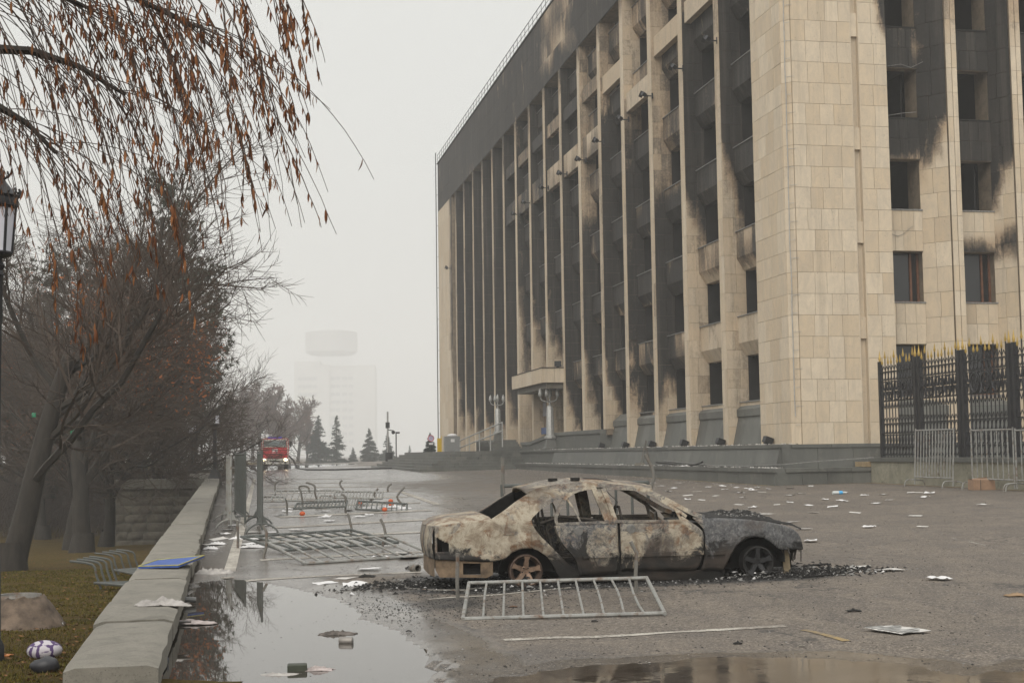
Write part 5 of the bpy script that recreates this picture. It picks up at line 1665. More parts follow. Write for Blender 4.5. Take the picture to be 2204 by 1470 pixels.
for X, Y, sc, rot, lab in ((-26.0, 80, 1.5, 2.4, 'bare tree on the raised terrace reaching towards the fire engine'), (-24, 73, 1.7, 1., 'bare tree on the raised terrace above the block wall'), (-27.6, 88, 1.5, 4.4, 'bare tree on the raised terrace behind the white railing')):
    plant('bare_tree', PB if sc > 1.5 else PA, (X, Y, .6), rot, sc, lab, 'trees on the raised terrace')
# undergrowth that closes the far end of the lawn
mb = Twigs(); r3 = random.Random(4)
for i in range(5200):
    X, Y = r3.uniform(-48, -21), r3.uniform(76, 122)
    p = Vector((X, Y, lawn_z(X, Y) if X < xl else .6)); d = Vector((r3.gauss(0, .35), r3.gauss(0, .35), 1)).normalized(); h = r3.uniform(1.2, 4.2)
    mb.limb([p, p + d * h * .5 + Vector((r3.gauss(0, .15), 0, 0)), p + d * h + Vector((r3.gauss(0, .4), r3.gauss(0, .4), 0))], .022, .008)
    for q in range(3):
        f = r3.uniform(.3, .9); b_ = p + d * h * f; e = Vector((r3.gauss(0, 1), r3.gauss(0, 1), .8)).normalized() * h * .3
        mb.limb([b_, b_ + e], .012, .006)
o = mb.mb.build('thicket', TWIG); tag(o, kind='stuff')

# conifers
def conifer(seed, H, Wd, dens, needle, droop, pine=False):
    rg = random.Random(seed); wood = Twigs(); nd = MB()
    wood.limb([Vector((0, 0, -.3)), Vector((0, 0, H * .5)), Vector((0, 0, H))], H * .018, .01, 6)
    def tuft(p, d, s_, n):
        for _ in range(n):
            t_ = (d * .6 + Vector((rg.gauss(0, .6), rg.gauss(0, .6), rg.gauss(.1 if pine else -.1, .5)))).normalized() * s_ * rg.uniform(.7, 1.3)
            q = t_.cross(Vector((rg.gauss(0, 1), rg.gauss(0, 1), rg.gauss(0, 1)))).normalized() * s_ * .15
            nd.add([p - q, p + q, p + t_], ((0, 1, 2),))
    z = H * (.22 if pine else .05)
    while z < H * .99:
        u = z / H
        if pine: L = Wd * (.35 + .65 * math.sin(min(1, (1 - u) * 1.7 + .12) * PI / 2)) * rg.uniform(.55, 1.15)
        else: L = Wd * (1 - u) ** .9 * rg.uniform(.72, 1.15) + .03
        a = rg.uniform(0, 6.3); d = Vector((math.cos(a), math.sin(a), 0)); s0 = Vector((0, 0, z))
        e = s0 + d * L + Vector((0, 0, L * (rg.uniform(.05, .5) if pine else .10 - droop)))
        mid = s0.lerp(e, .5) + Vector((0, 0, (-.05 if pine else .05) * L)); wood.limb([s0, mid, e], .010 * L + .008, .006)
        n = max(4, int(L * dens)); sz = needle * min(1, .35 + L / Wd * .9)
        for i in range(n):
            f = (i + rg.random()) / n
            if pine and f < .25: continue
            p = (s0.lerp(mid, f * 2) if f < .5 else mid.lerp(e, f * 2 - 1))
            if pine:
                sp = L * .34 * (1.1 - f * .6); q = p + Vector((rg.gauss(0, 1), rg.gauss(0, 1), abs(rg.gauss(0, .5)))) * sp * .5
                wood.limb([p, p.lerp(q, .5), q], .008, .005); tuft(q, (q - p).normalized() if (q - p).length > 1e-4 else d, sz, 11)
            else:
                for sd in (-1, 1):
                    w = d.cross(Vector((0, 0, 1))) * sd; q = p + (w + d * .6) * L * .22 * (1.1 - f) * rg.random() + Vector((0, 0, -.05 * rg.random()))
                    tuft(q, (w + d).normalized(), sz, 3)
        z += H * (.0105 if pine else .0095) * rg.uniform(.4, 1.6) * (1.0 if u < .8 else .7)
    return wood.mb.mesh('trunk', BARK), nd.mesh('needles', NEEDLE if not pine else NEEDLE_P)
NEEDLE = m_leaf('blue green spruce needles', (.022, .036, .030), (.050, .068, .058))
NEEDLE_P = m_leaf('olive pine needles', (.030, .038, .022), (.075, .080, .048))
S1 = conifer(1, 6.0, 1.75, 16, .38, .22); S2 = conifer(2, 6.0, 1.6, 10, .34, .16); S3 = conifer(3, 6.0, 2.0, 16, .38, .22)
PN = conifer(6, 14.0, 3.4, 7, .34, .02, True); PN2 = conifer(9, 12.0, 3.1, 7, .34, .05, True)
def px_h(px, pyb, pyt, y):
    a, b = atY(px, pyb, y), atY(px, pyt, y); return a, b.z - a.z
for px, pyt, pyb, y, pr, lab in [
    (686,893,1001,270,S1,'broad hazy spruce right of the fire engine'),
    (725,893,1001,262,S2,'tall slim hazy spruce, second from the fire engine'),
    (760,962,1001,285,S3,'small hazy spruce between the slim one and the domed one'),
    (795,921,1001,275,S3,'domed hazy spruce in the middle of the row'),
    (834,932,1000,290,S1,'ragged hazy spruce behind the camera mast'),
    (882,958,990,300,S2,'tiny far spruce over the stairs'),
    (926,930,980,128,S3,'pale spruce behind the round sign at the building corner')]:
    a, h = px_h(px, pyb, pyt, y)
    plant('spruce_tree', pr, a, px * .7, h / 6.0, lab, 'hazy spruces along the plaza edge')
for X, Y, zt_, pr, hh, w_, lab in [(-19.9, 82, .5, PN, 17.5, .66, 'tall dark pine rising behind the bare lawn trees'), (-22.6, 86, .4, PN2, 14.5, .8, 'shorter pine left of the tall one'), (-20.3, 91, .5, PN2, 14.0, .7, 'slender pine just right of the tall one'), (-29.5, 92, -2.3, PN, 17.5, .9, 'pine farthest left behind the bare twigs')]:
    s_ = hh / (14.0 if pr is PN else 12.0)
    plant('pine_tree', pr, (X, Y, zt_), X, (s_ * w_, s_ * w_, s_), lab, 'pines behind the lawn')
# hazy deciduous group behind the fire engine
FAR = dict(UPR, n=(17, 9, 9, 8), ang=((18, 46), (20, 46), (20, 50), (20, 50)), ratio=(.66, .52, .5, .5), wander=(.05, .09, .12, .14, .16), up=(.05, .06, .05, .04, .04), rmin=.017); FAR['from'] = (.25, .2, .15, .1)
PE = tree_proto(71, 5.6, .17, FAR, twigmat=TWIG_RED); PF = tree_proto(83, 5.2, .16, FAR, twigmat=TWIG_RED)
for i, (px, top, y, pr) in enumerate([(520,826,150,PE),(565,818,158,PF),(605,822,150,PE),(640,850,165,PF),(488,850,140,PF),(545,845,172,PE),(622,872,140,PE),(660,895,158,PF)]):
    a, h = px_h(px, 1002, top, y * 1.75)
    hh = max(v.co.z for v in pr[1].vertices)
    plant('poplar_tree', pr, a, i * 1.3, (h / hh * 1.2, h / hh * 1.2, h / hh), ('tall hazy bare tree left of the fire engine roof', 'hazy bare tree rising straight behind the fire engine cab', 'rounded hazy pink brown tree above the right side of the fire engine', 'hazy bare tree in front of the far tower edge', 'hazy bare tree closest to the black lamp post', 'paler farther tree seen between the two tall hazy ones', 'lower hazy tree leaning out right of the fire engine', 'smallest hazy bare tree beside the broad spruce')[i], 'hazy bare trees behind the fire engine')

# willow overhead: trunk out of view on the left, whips hanging into the view
WLW = thing('willow_tree', (-6.8, 9.6, lawn_z(-6.8, 9.6)), None, 'weeping willow whips with brown leaves hanging into the upper left', 'tree')
WM = WLW.matrix_world.inverted()
wood, whips = Twigs(), Twigs(); rw = random.Random(12)
o0 = Vector(WLW.location)
wood.limb([o0 + Vector((0, 0, -.4)), o0 + Vector((.1, 0, 1.5)), o0 + Vector((.4, .1, 3.2)), o0 + Vector((.9, .1, 4.6))], .32, .20, 9)
limbs = []
for px0, py0, px1, py1, y in [(-220,-60,230,-140,9.2),(-200,60,205,25,9.6),(-180,140,270,205,10.0),(-200,-250,420,-330,8.8),(-150,250,120,330,10.4),(-150,0,420,60,9.4)]:
    a, b = atY(px0, py0, y), atY(px1, py1, y); c_ = a.lerp(b, .55) + Vector((0, 0, .22))
    pts = [o0 + Vector((.8, .1, 4.3)), a] + [Vector(q) for q in ((a.lerp(c_, .5) + Vector((0, 0, .07))), c_, c_.lerp(b, .5) + Vector((0, 0, .05)), b)]
    wood.limb(pts, .06, .012, 5); limbs.append((pts[1:], y))
leafspots = []
def whip(p, ang, L, y):
    pts = [p]; a = ang; n = 14; dy = rw.uniform(-.5, .5)
    stiff = rw.uniform(.05, .13)
    for i in range(n):
        a += (R(-86) - a) * stiff + rw.gauss(0, .035)
        p = p + Vector((math.cos(a), dy * .12, math.sin(a))) * (L / n); pts.append(p)
    whips.limb(pts, .0044, .0022)
    for i in range(3, n):
        x_ = pts[i]
        dens = .62 if i > 5 else .40
        if rw.random() < dens * (.35 + .9 * (fbm(x_.x * 1.1, x_.z * 1.1, 3.) + .5)):
            for _ in range(rw.choice((1, 1, 2, 3))):
                leafspots.append(pts[i].lerp(pts[i - 1], rw.random()))
for i in range(250):
    pts, y = rw.choice(limbs)
    f = rw.uniform(.3, 4.99); j = min(4 - 1 if len(pts) < 6 else 4, int(f)); j = min(j, len(pts) - 2)
    p = pts[j].lerp(pts[j + 1], f - int(f))
    whip(p, R(rw.uniform(-70, 12)), rw.uniform(.7, 1.9), y)
# long single whips that hang farthest into the sky
for px0, py0, px1, py1 in [(600,-120,692,185),(575,-60,668,215),(480,-80,648,490),(470,-40,640,440),(430,-90,600,380),(400,-60,565,545),(380,-60,560,500),(350,-100,505,560),(330,-40,490,470),(300,0,470,480),(280,20,440,520),(470,-100,580,250),(420,-20,540,330),(240,40,400,560),(330,90,500,640),(190,80,350,620),(260,130,420,690),(520,-150,660,120),(150,150,250,780),(100,140,180,820),(60,200,130,860),(200,-40,380,420),(230,-60,430,470),(260,-80,450,400),(300,-100,520,420),(340,-120,545,300),(390,-120,600,300),(150,60,330,560),(120,20,290,600),(450,-130,622,270),(360,20,470,390),(310,40,430,300),(180,-20,420,360),(60,100,230,720),(30,160,200,760),(560,-100,645,400),(500,-90,612,440),(540,-130,668,330),(490,-60,585,520)]:
    y = rw.uniform(8.4, 9.8)
    a, b = atY(px0, py0, y), atY(px1, py1, y)
    c_ = Vector((a.x + (b.x - a.x) * .68, y, a.z + (b.z - a.z) * .40)); pts = []
    for i in range(15):
        u = i / 14; pts.append(a * (1-u)**2 + c_ * 2*u*(1-u) + b * u*u + Vector((rw.gauss(0, .006), 0, 0)))
    whips.limb(pts, .0048, .0020)
    for i in range(2, 15):
        if rw.random() < .42 + .35 * fbm(i * .55, px0 * .1, 8.):
            for _ in range(rw.choice((1, 2, 3, 4))): leafspots.append(pts[i].lerp(pts[i - 1], rw.random()))
    for q in range(2):
        j = rw.randrange(4, 11); whip(pts[j], R(-75 + rw.uniform(-10, 15)), rw.uniform(.25, .6), y)
def own(mb_): mb_.v = [tuple(WM @ Vector(v)) for v in mb_.v]; return mb_
own(wood.mb).build('trunk', BARK, WLW, 60)
tag(own(whips.mb).build('whips', simple('thin dark willow whips', (.045, .028, .020), .8), WLW), kind='stuff')
WLEAF = m_leaf('curled brown willow leaves', (.095, .034, .017), (.235, .105, .045))
lm = MB()
prof = [(0, .0), (.0065, .016), (.0090, .036), (.0080, .058), (.004, .078), (0, .092)]
vs, fs = [], []
for i, (w, l) in enumerate(prof):
    bx = .010 * math.sin(l * 40)
    for s_ in (-1, 0, 1): vs.append((w * s_ , bx - abs(s_) * w * .5, -l))
for i in range(len(prof) - 1):
    for j in range(2): fs.append((3*i+j, 3*i+j+1, 3*i+4+j, 3*i+3+j))
lm.add(vs, fs); leaf_me = lm.mesh('leaf', WLEAF, 180)
rw.shuffle(leafspots)
rest = MB()
for i, p in enumerate(leafspots):
    M = Matrix.Translation(WM @ p) @ Matrix.Rotation(rw.uniform(0, 6.28), 4, 'Z') @ Matrix.Rotation(rw.gauss(0, .28), 4, 'X') @ Matrix.Scale(rw.uniform(.50, 1.15), 4)
    if i < 290:
        o = bpy.data.objects.new('leaf', leaf_me); COL.objects.link(o); o.parent = WLW; o.matrix_local = M
    else:
        rest.add([M @ Vector(v) for v in vs], fs)
tag(rest.build('leaves', WLEAF, WLW, 180), kind='stuff')
# green rags caught in the twigs
def cloth(name, c, size, hgt, mt, label, cat, seed=0, z=None, n=30, fold=3.0, group=None, rot=0.0):
    mb = MB(); rc = random.Random(seed)
    hgt *= .62
    def fn(u, v):
        x, y = (u - .5) * size[0], (v - .5) * size[1]
        e = math.hypot(u - .5, v - .5) * 2
        r_ = 1 + .35 * fbm(math.atan2(v - .5, u - .5) * 1.1, seed * 3.1, 1.) * (e > .35)
        hh = hgt * (.25 + .75 * max(0, 1 - e)) * (.25 + 1.5 * abs(fbm(u * fold + seed, v * fold, seed * 1.7))) * (1 - sm(.75, 1.1, e)) + hgt * .34 * abs(fbm(u * fold * 1.9, v * fold * 1.9, seed)) * (1 - sm(.9, 1.3, e))
        return (x * r_, y * r_, .012 + hh)
    mb.grid(n, n, fn)
    o = mb.build(name, mt, None, 60)
    o.location = c; o.rotation_euler = (0, 0, rot)
    md = o.modifiers.new('thickness', 'SOLIDIFY'); md.thickness = .006
    return tag(o, label, cat, group)
GREEN = simple('green plastic rag', (.012, .23, .11), .5)
for px, py, y, s_, lab in ((71, 1047, 46, .30, 'largest green rag caught in the fork above the lawn'), (158, 929, 50, .20, 'green rag caught on a high bare twig'), (73, 893, 50, .15, 'smallest green rag in the bare twigs at far left')):
    mb = MB(); p = atY(px, py, y)
    mb.grid(6, 6, lambda u, v: ((u - .5) * s_, .06 * fbm(u * 3, v * 3, px) , (v - .5) * s_ * (1 + .4 * fbm(u * 2, px, 1.))))
    o = mb.build('green_rag', GREEN, None, 60); o.location = p; o.modifiers.new('t', 'SOLIDIFY').thickness = .01
    tag(o, lab, 'rag')
# ================================================================ iron fence on its stone base
FW_T = 3.8
BASEM = conc_mat('mossy plastered base', (.16, .155, .115), (.30, .28, .215), .7)
bwall = thing('fence_base_wall', B0, ANG, 'mossy stained base wall under the black iron fence', 'wall')
s = -.02; 
while s > -13.5:
    e = s - rnd.uniform(1.8, 2.6)
    mb = MB(); zt_ = 1.28
    mb.grid(7, 6, lambda u, v, s=s, e=e: (FW_T - .36 + .03 * fbm((s + (e - s) * u) * 1.5, v * 2), s - .008 + (e - s + .016) * u, .2 + (zt_ - .2) * v))
    b0 = len(mb.v); mb.box((FW_T - .32, e + .01, .1), (FW_T + .3, s - .01, zt_)); mb.build('wall_block', BASEM, bwall)
    mb = MB(); mb.box((FW_T - .42, e + .006, zt_ + .002), (FW_T + .36, s - .006, 1.41)); mb.build('wall_coping', GRANITE, bwall)
    s = e
mb = MB(); mb.box((3.3, -.05, 1.10), (4.6, .9, 1.27)); mb.build('wall_step', simple('ochre stone', (.28, .21, .12), .8, 0, .3, 3), bwall)
FEN = thing('iron_fence', B0, ANG, 'black wrought iron fence with gilded spear tips', 'fence')
fz0, fz1 = 1.42, 4.55
posts = [-.24, -2.93, -5.74, -8.62, -11.5]
for s0 in posts:
    for q in ((0,) if s0 == posts[0] else (-.13, .13)):
        mb = MB(); mb.box((FW_T - .06, s0 + q - .06, fz0), (FW_T + .06, s0 + q + .06, fz1 + .12)); p_ = mb.build('post', IRON, FEN)
        mb = MB(); mb.lathe([(.0, 0), (.03, 0), (.05, .10), (.035, .14), (.0, .40)], 8, (FW_T, s0 + q, fz1 + .12)); mb.build('spear_tip', GOLD, p_, 40)
orn = MB()
def ring(c, ry, rz, w=.016):
    n = 10; pts = [Vector((c[0], c[1] + ry * math.cos(2*PI*i/n), c[2] + rz * math.sin(2*PI*i/n))) for i in range(n + 1)]
    orn.tube(pts, w, 4, False)
for k in range(len(posts) - 1):
    a, b = posts[k] - (.06 if k == 0 else .20), posts[k + 1] + .20
    for z_ in (1.50, 1.78, 2.22, 2.55, 3.30, 3.62, 4.02, 4.30):
        mb = MB(); mb.bar((FW_T, a, z_), (FW_T, b, z_), .035, .03); mb.build('rail', IRON, FEN)
    n = 11
    for i in range(n):
        y_ = a + (b - a) * (i + .5) / n; tall = (i % 3 == 1)
        zt_ = fz1 + (.18 if tall else 0.0)
        mb = MB(); mb.bar((FW_T, y_, fz0), (FW_T, y_, zt_), .026); br = mb.build('picket', IRON, FEN)
        mb = MB(); mb.lathe([(.0, 0), (.022, 0), (.045, .07), (.03, .11), (.0, .30)], 6, (FW_T, y_, zt_)); mb.build('spear_tip', GOLD, br, 40)
        st_ = (a - b) / n
        ring((FW_T, y_ - st_/2, 4.16), st_ * .42, .13); ring((FW_T, y_ - st_/2, 3.82), st_ * .45, .16); ring((FW_T, y_ - st_/2, 3.46), st_ * .45, .15)
        ring((FW_T, y_, 3.82), st_ * .30, .10); ring((FW_T, y_, 3.46), st_ * .30, .10)
        ring((FW_T, y_ - st_/2, 2.38), st_ * .42, .15); ring((FW_T, y_ - st_/2, 2.0), st_ * .42, .19); ring((FW_T, y_, 2.0), st_ * .3, .12)
        ring((FW_T, y_ - st_/2, 1.64), st_ * .42, .12)
        for s_ in (-1, 1):
            orn.bar((FW_T, y_, 4.32), (FW_T, y_ + s_ * st_ * .5, 4.50), .018); orn.bar((FW_T, y_, 2.58), (FW_T, y_ + s_ * st_ * .5, 2.75), .018)
            orn.bar((FW_T, y_ + s_ * st_ * .5, 3.05), (FW_T, y_, 3.28), .022); orn.bar((FW_T, y_, 3.32), (FW_T, y_ + s_ * st_ * .5, 3.6), .02); orn.bar((FW_T, y_ + s_ * st_ * .5, 3.66), (FW_T, y_, 4.0), .02)
    m = (a + b) / 2
    for q in (-.6, 0, .6): ring((FW_T - .03, m + q, 3.64), .26, .30, .022)
tag(orn.build('scroll_ornament', IRON, FEN), kind='stuff')

# ================================================================ lamps and masts
def lamp_white(c, h, label):
    t = thing('street_lamp', c, ANG, label, 'lamp', 'silver lamps before the entrance'); s_ = h / 3.65
    mb = MB(); mb.lathe([(.62, 0), (.62, .10), (.46, .16), (.34, .62), (.34, .70)], 4, (0, 0, 0), Matrix.Scale(s_, 4) @ Matrix.Rotation(PI/4, 4, 'Z')); mb.build('pedestal', GRANITE, t)
    mb = MB(); mb.lathe([(.36, .68), (.36, .80), (.25, .84), (.20, 2.50), (.16, 2.58), (.06, 2.66), (.08, 2.78), (.05, 2.9), (.05, 3.1)], 8, (0, 0, 0), Matrix.Scale(s_, 4)); mb.build('column', SILVER, t, 30)
    for k in range(5):
        a = 2*PI*k/5 + .4; d = Vector((math.cos(a), math.sin(a), 0)); mb = MB()
        mb.tube([Vector((0, 0, 2.85)) * s_, (d * .25 + Vector((0, 0, 2.86))) * s_, (d * .50 + Vector((0, 0, 2.95))) * s_, (d * .56 + Vector((0, 0, 3.15))) * s_], .03 * s_, 5)
        arm = mb.build('arm', SILVER, t, 50)
        mb = MB(); mb.lathe([(.05, 3.14), (.11, 3.18), (.13, 3.34), (.09, 3.46), (.12, 3.48), (.05, 3.58), (.02, 3.66)], 7, tuple(d * .56), None); mb.v = [tuple(Vector(v) * s_) for v in mb.v]; mb.build('lantern', SILVER, arm, 50)
    mb = MB(); mb.lathe([(.05, 3.0), (.11, 3.25), (.13, 3.42), (.05, 3.62), (.02, 3.72)], 7, (0, 0, 0), Matrix.Scale(s_, 4)); mb.build('lantern', SILVER, t, 50)
p = onT(1185, 966, 1.0); lamp_white(Wp(1.0, p.y, Z_BASE), 3.72, 'silver lamp with clustered arms in front of the entrance canopy')
p = onT(1072, 939, -1.2); lamp_white(Wp(-1.2, p.y, Z_BASE + .55), 3.0, 'farther silver lamp with clustered arms behind the handrail')
# black lantern post, near left
c = atY(-15, 1300, 12.0); c.z = lawn_z(c.x, c.y)
LP = thing('lantern_post', c, 0, 'black cast iron lantern post with frosted panes at left edge', 'lamp')
lz = lambda py: atY(-8, py, 12.0).z - c.z
mb = MB(); mb.lathe([(.10, 0), (.10, .12), (.07, .18), (.06, .8), (.05, .9), (.045, 1.0), (.04, lz(700)), (.048, lz(690)), (.042, lz(600)), (.055, lz(592)), (.04, lz(582)), (.06, lz(572)), (.03, lz(560)), (.05, lz(552))], 10); mb.build('post', IRON, LP, 30)
z0_, z1_ = lz(545), lz(447)
mb = MB(); mb.lathe([(.03, z0_ - .05), (.115, z0_ - .02), (.125, z0_), (.118, z0_ + .012), (.10, z0_ + .014)], 8); mb.build('lantern_tray', IRON, LP, 30)
FROST = m_glass('frosted lantern pane', (.60, .60, .66), .45)
n = 6
for k in range(n):
    a0, a1 = 2*PI*(k+.28)/n, 2*PI*(k+1.28)/n
    q0, q1 = Vector((math.cos(a0), math.sin(a0), 0)), Vector((math.cos(a1), math.sin(a1), 0))
    mb = MB(); mb.add([q0*.108 + Vector((0,0,z0_+.012)), q1*.108 + Vector((0,0,z0_+.012)), q1*.135 + Vector((0,0,z1_)), q0*.135 + Vector((0,0,z1_)),
        q0*.100 + Vector((0,0,z0_+.012)), q1*.100 + Vector((0,0,z0_+.012)), q1*.127 + Vector((0,0,z1_)), q0*.127 + Vector((0,0,z1_))], ((0,1,2,3),(7,6,5,4),(0,4,5,1),(2,6,7,3))); mb.build('pane', FROST, LP)
    mb = MB(); mb.bar(q0*.112 + Vector((0,0,z0_)), q0*.140 + Vector((0,0,z1_)), .018); mb.build('glazing_bar', IRON, LP)
mb = MB(); mb.lathe([(.135, z1_ - .01), (.158, z1_ + .01), (.162, z1_ + .06), (.150, z1_ + .085), (.165, z1_ + .10), (.15, z1_ + .115), (.10, z1_ + .17), (.06, z1_ + .22), (.045, z1_ + .25), (.05, z1_ + .27), (.02, z1_ + .30), (.0, z1_ + .36)], 16); cap_ = mb.build('cap', IRON, LP, 30)
mb = MB()
for k in range(16):
    a = 2*PI*k/16; q = Vector((math.cos(a), math.sin(a), 0))
    mb.tube([q*.163 + Vector((0,0,z1_+.09)), q*.182 + Vector((0,0,z1_+.12)), q*.172 + Vector((0,0,z1_+.155))], .011, 4)
for k in range(8):
    a = 2*PI*k/8; q = Vector((math.cos(a), math.sin(a), 0))
    mb.tube([q*.05 + Vector((0,0,z1_+.25)), q*.085 + Vector((0,0,z1_+.28)), q*.07 + Vector((0,0,z1_+.31))], .008, 4)
tag(mb.build('crest', IRON, cap_), kind='stuff')
# black lamp posts along the raised terrace
def lamp_black(px, pyb, pyt, y, label, broken):
    c = atY(px, pyb, y); h = atY(px, pyt, y).z - c.z
    t = thing('street_lamp', c, 0, label, 'lamp', 'black lamp posts on the raised terrace')
    mb = MB(); mb.lathe([(.38, 0), (.36, .04), (.20, .36), (.18, .38)], 4, (0, 0, 0), Matrix.Rotation(PI/4, 4, 'Z')); mb.build('pedestal', IRON, t)
    mb = MB(); mb.lathe([(.11, .38), (.10, h - .25), (.13, h - .2), (.32, h), (.32, h + .05), (.0, h + .05)], 4, (0, 0, 0), Matrix.Rotation(PI/4, 4, 'Z')); mb.build('post', IRON, t)
    mb = MB(); mb.box((.05, -.16, h + .05), (.21, .0, h + .42)) if broken else mb.box((-.15, -.15, h + .05), (.15, .15, h + .4)); mb.build('lantern', FROST, t)
    mb = MB(); mb.bar((.24, -.2, h + .05), (.24, -.2, h + .5), .03); mb.bar((-.22, .1, h + .05), (-.2, .1, h + .22), .03); mb.build('lantern_frame', IRON, t)
ye = Wp(WR, W_S1, 0).y
lamp_black(463, 1029, 914, ye - 1.0, 'black lamp post with smashed lantern at the end of the coping wall', True)
lamp_black(414, 1017, 933, ye + 5.5, 'black lamp post on the terrace left of the smashed one', False)
lamp_black(434, 990, 950, ye + 45, 'small far black lamp post between the other two', False)
# patterned railing on the terrace
for x0_, x1_, lab in ((342, 398, 'white patterned railing left of the dark lamp post'), (420, 480, 'white patterned railing right of the dark lamp post')):
    y = ye + 7.5; a, b = atY(x0_, 1013, y), atY(x1_, 1013, y); h = atY(x0_, 987, y).z - a.z
    t = thing('railing', a, 0, lab, 'railing', 'railings on the raised terrace'); L = (b - a).length
    WMET = bpy.data.materials.get('pale painted steel') or simple('pale painted steel', (.50, .50, .48), .5)
    mb = MB(); mb.box((0, .12, -.1), (L, .4, h * .62)); mb.build('parapet', CONC_W, t)
    for z_ in (.08, h * .72, h): 
        mb = MB(); mb.tube([(0, 0, z_), (L, 0, z_)], .022, 5); mb.build('rail', WMET, t)
    for i in range(8):
        x_ = L * (i + .3) / 8; mb = MB(); mb.tube([(x_ - .05, 0, .12), (x_ + .06, 0, .12), (x_ + .10, 0, .2), (x_ + .12, 0, h * .4), (x_ + .2, 0, h * .7)], .018, 5); mb.build('bar', WMET, t)
# camera mast, small street lamp, round sign
c = atY(835, 1000, 128); h = atY(835, 886, 128).z - c.z
t = thing('camera_mast', c, 0, 'slim steel mast with camera domes at the edge of the plaza', 'mast')
mb = MB(); mb.tube([(0,0,0), (0,0,h)], .085, 6); mb.build('pole', simple('galvanised steel', (.33,.33,.32), .5, .3), t)
mb = MB(); mb.bar((0,0,h*.66), (.55,0,h*.64), .08); mb.ball((.5, 0, h*.61), .17); mb.box((-.18,-.1,h*.69), (.18,.1,h*.80)); mb.box((-.2,-.15,.3), (.45,.15,1.1)); mb.build('camera', IRON, t, 50)
c = atY(853, 996, 138); h = atY(853, 932, 138).z - c.z
t = thing('street_lamp', c, 0, 'thin grey street lamp right of the camera mast', 'lamp')
mb = MB(); mb.tube([(0,0,0), (0,0,h)], .06, 6); mb.build('pole', IRON, t); mb = MB(); mb.box((-.05,-.15,h-.05), (.35,.15,h+.12)); mb.build('lamp_head', IRON, t)
c = atY(928, 972, 112); h = atY(928, 943, 112).z - c.z
t = thing('road_sign', c, 0, 'round red rimmed road sign in front of the pale spruce', 'sign')
mb = MB(); mb.tube([(0,0,-1.2), (0,0,h)], .035, 6); mb.build('pole', IRON, t)
Mx = Matrix.Translation((0,-.05,h)) @ Matrix.Rotation(PI/2, 4, 'X')
mb = MB(); mb.lathe([(0,0),(.26,0),(.26,.03),(0,.03)], 20, (0,0,0), Mx); mb.build('disc', simple('sign red', (.45,.10,.13), .5), t)
mb = MB(); mb.lathe([(0,.031),(.19,.031),(.19,.036),(0,.036)], 20, (0,0,0), Mx); mb.build('face', simple('sign blue grey', (.35,.36,.50), .5), t)
mb = MB(); mb.bar((-.12,-.09,h+.12), (.12,-.09,h-.12), .04, .012); mb.bar((-.12,-.09,h-.12), (.12,-.09,h+.12), .04, .012); mb.build('cross', bpy.data.materials['sign red'], t)
mb = MB(); mb.box((-.16,-.07,h-.50), (.16,-.04,h-.36)); mb.build('plate', WHITE, t)
# cabinet, yellow panel and handrail on the stair head
p = onT(974, 968, -2.0); 
t = thing('steel_cabinet', Wp(-2.0, p.y, Z_BASE), ANG, 'grey steel cabinet with a paper notice at the stair head', 'cabinet')
w = onT(990, 968, -2.0).y; sc_ = p.y and (Wp(-2.0, p.y, 0).y) / FOC
mb = MB(); W2, Hh = 33 * sc_ / 2, 33 * sc_; mb.box((-W2, 0, 0), (W2, .6, Hh)); mb.build('case', simple('grey sheet steel', (.22,.225,.22), .5, .2, .1), t)
mb = MB(); mb.box((-.12, -.012, Hh*.62), (.16, -.002, Hh*.82)); mb.build('notice', WHITE, t)
mb = MB(); mb.ball((.05, .3, Hh+.05), (.40, .25, .14)); mb.build('bundle', WHITE, t, 60)
t = thing('yellow_panel', Wp(-2.0, p.y, Z_BASE) - EE * 33 * sc_ * .86, ANG, 'upright yellow panel left of the grey cabinet', 'panel')
mb = MB(); W3 = 9 * sc_ / 2; mb.box((-W3, 0, 0), (W3, .08, 29 * sc_)); mb.bar((W3, .04, 0), (W3, .04, 34*sc_), .05); mb.build('board', simple('yellow plastic', (.55,.36,.01), .5, 0, .1), t)
a, b = onT(990, 948, -1.6), onT(1081, 909, -1.6)
t = thing('handrail', B0, ANG, 'double steel handrail rising along the entrance stairs', 'handrail')
for dz in (0, -.52):
    mb = MB(); mb.tube([(-1.6, a.y, a.z + dz), (-1.6, b.y, b.z + dz)], .045, 6); mb.build('rail', SILVER, t)
for i in range(5):
    f = i / 4; s_, z_ = a.y + (b.y - a.y) * f, a.z + (b.z - a.z) * f
    mb = MB(); mb.tube([(-1.6, s_, max(Z_BASE, z_ - 1.5)), (-1.6, s_, z_)], .04, 6); mb.build('post', SILVER, t)
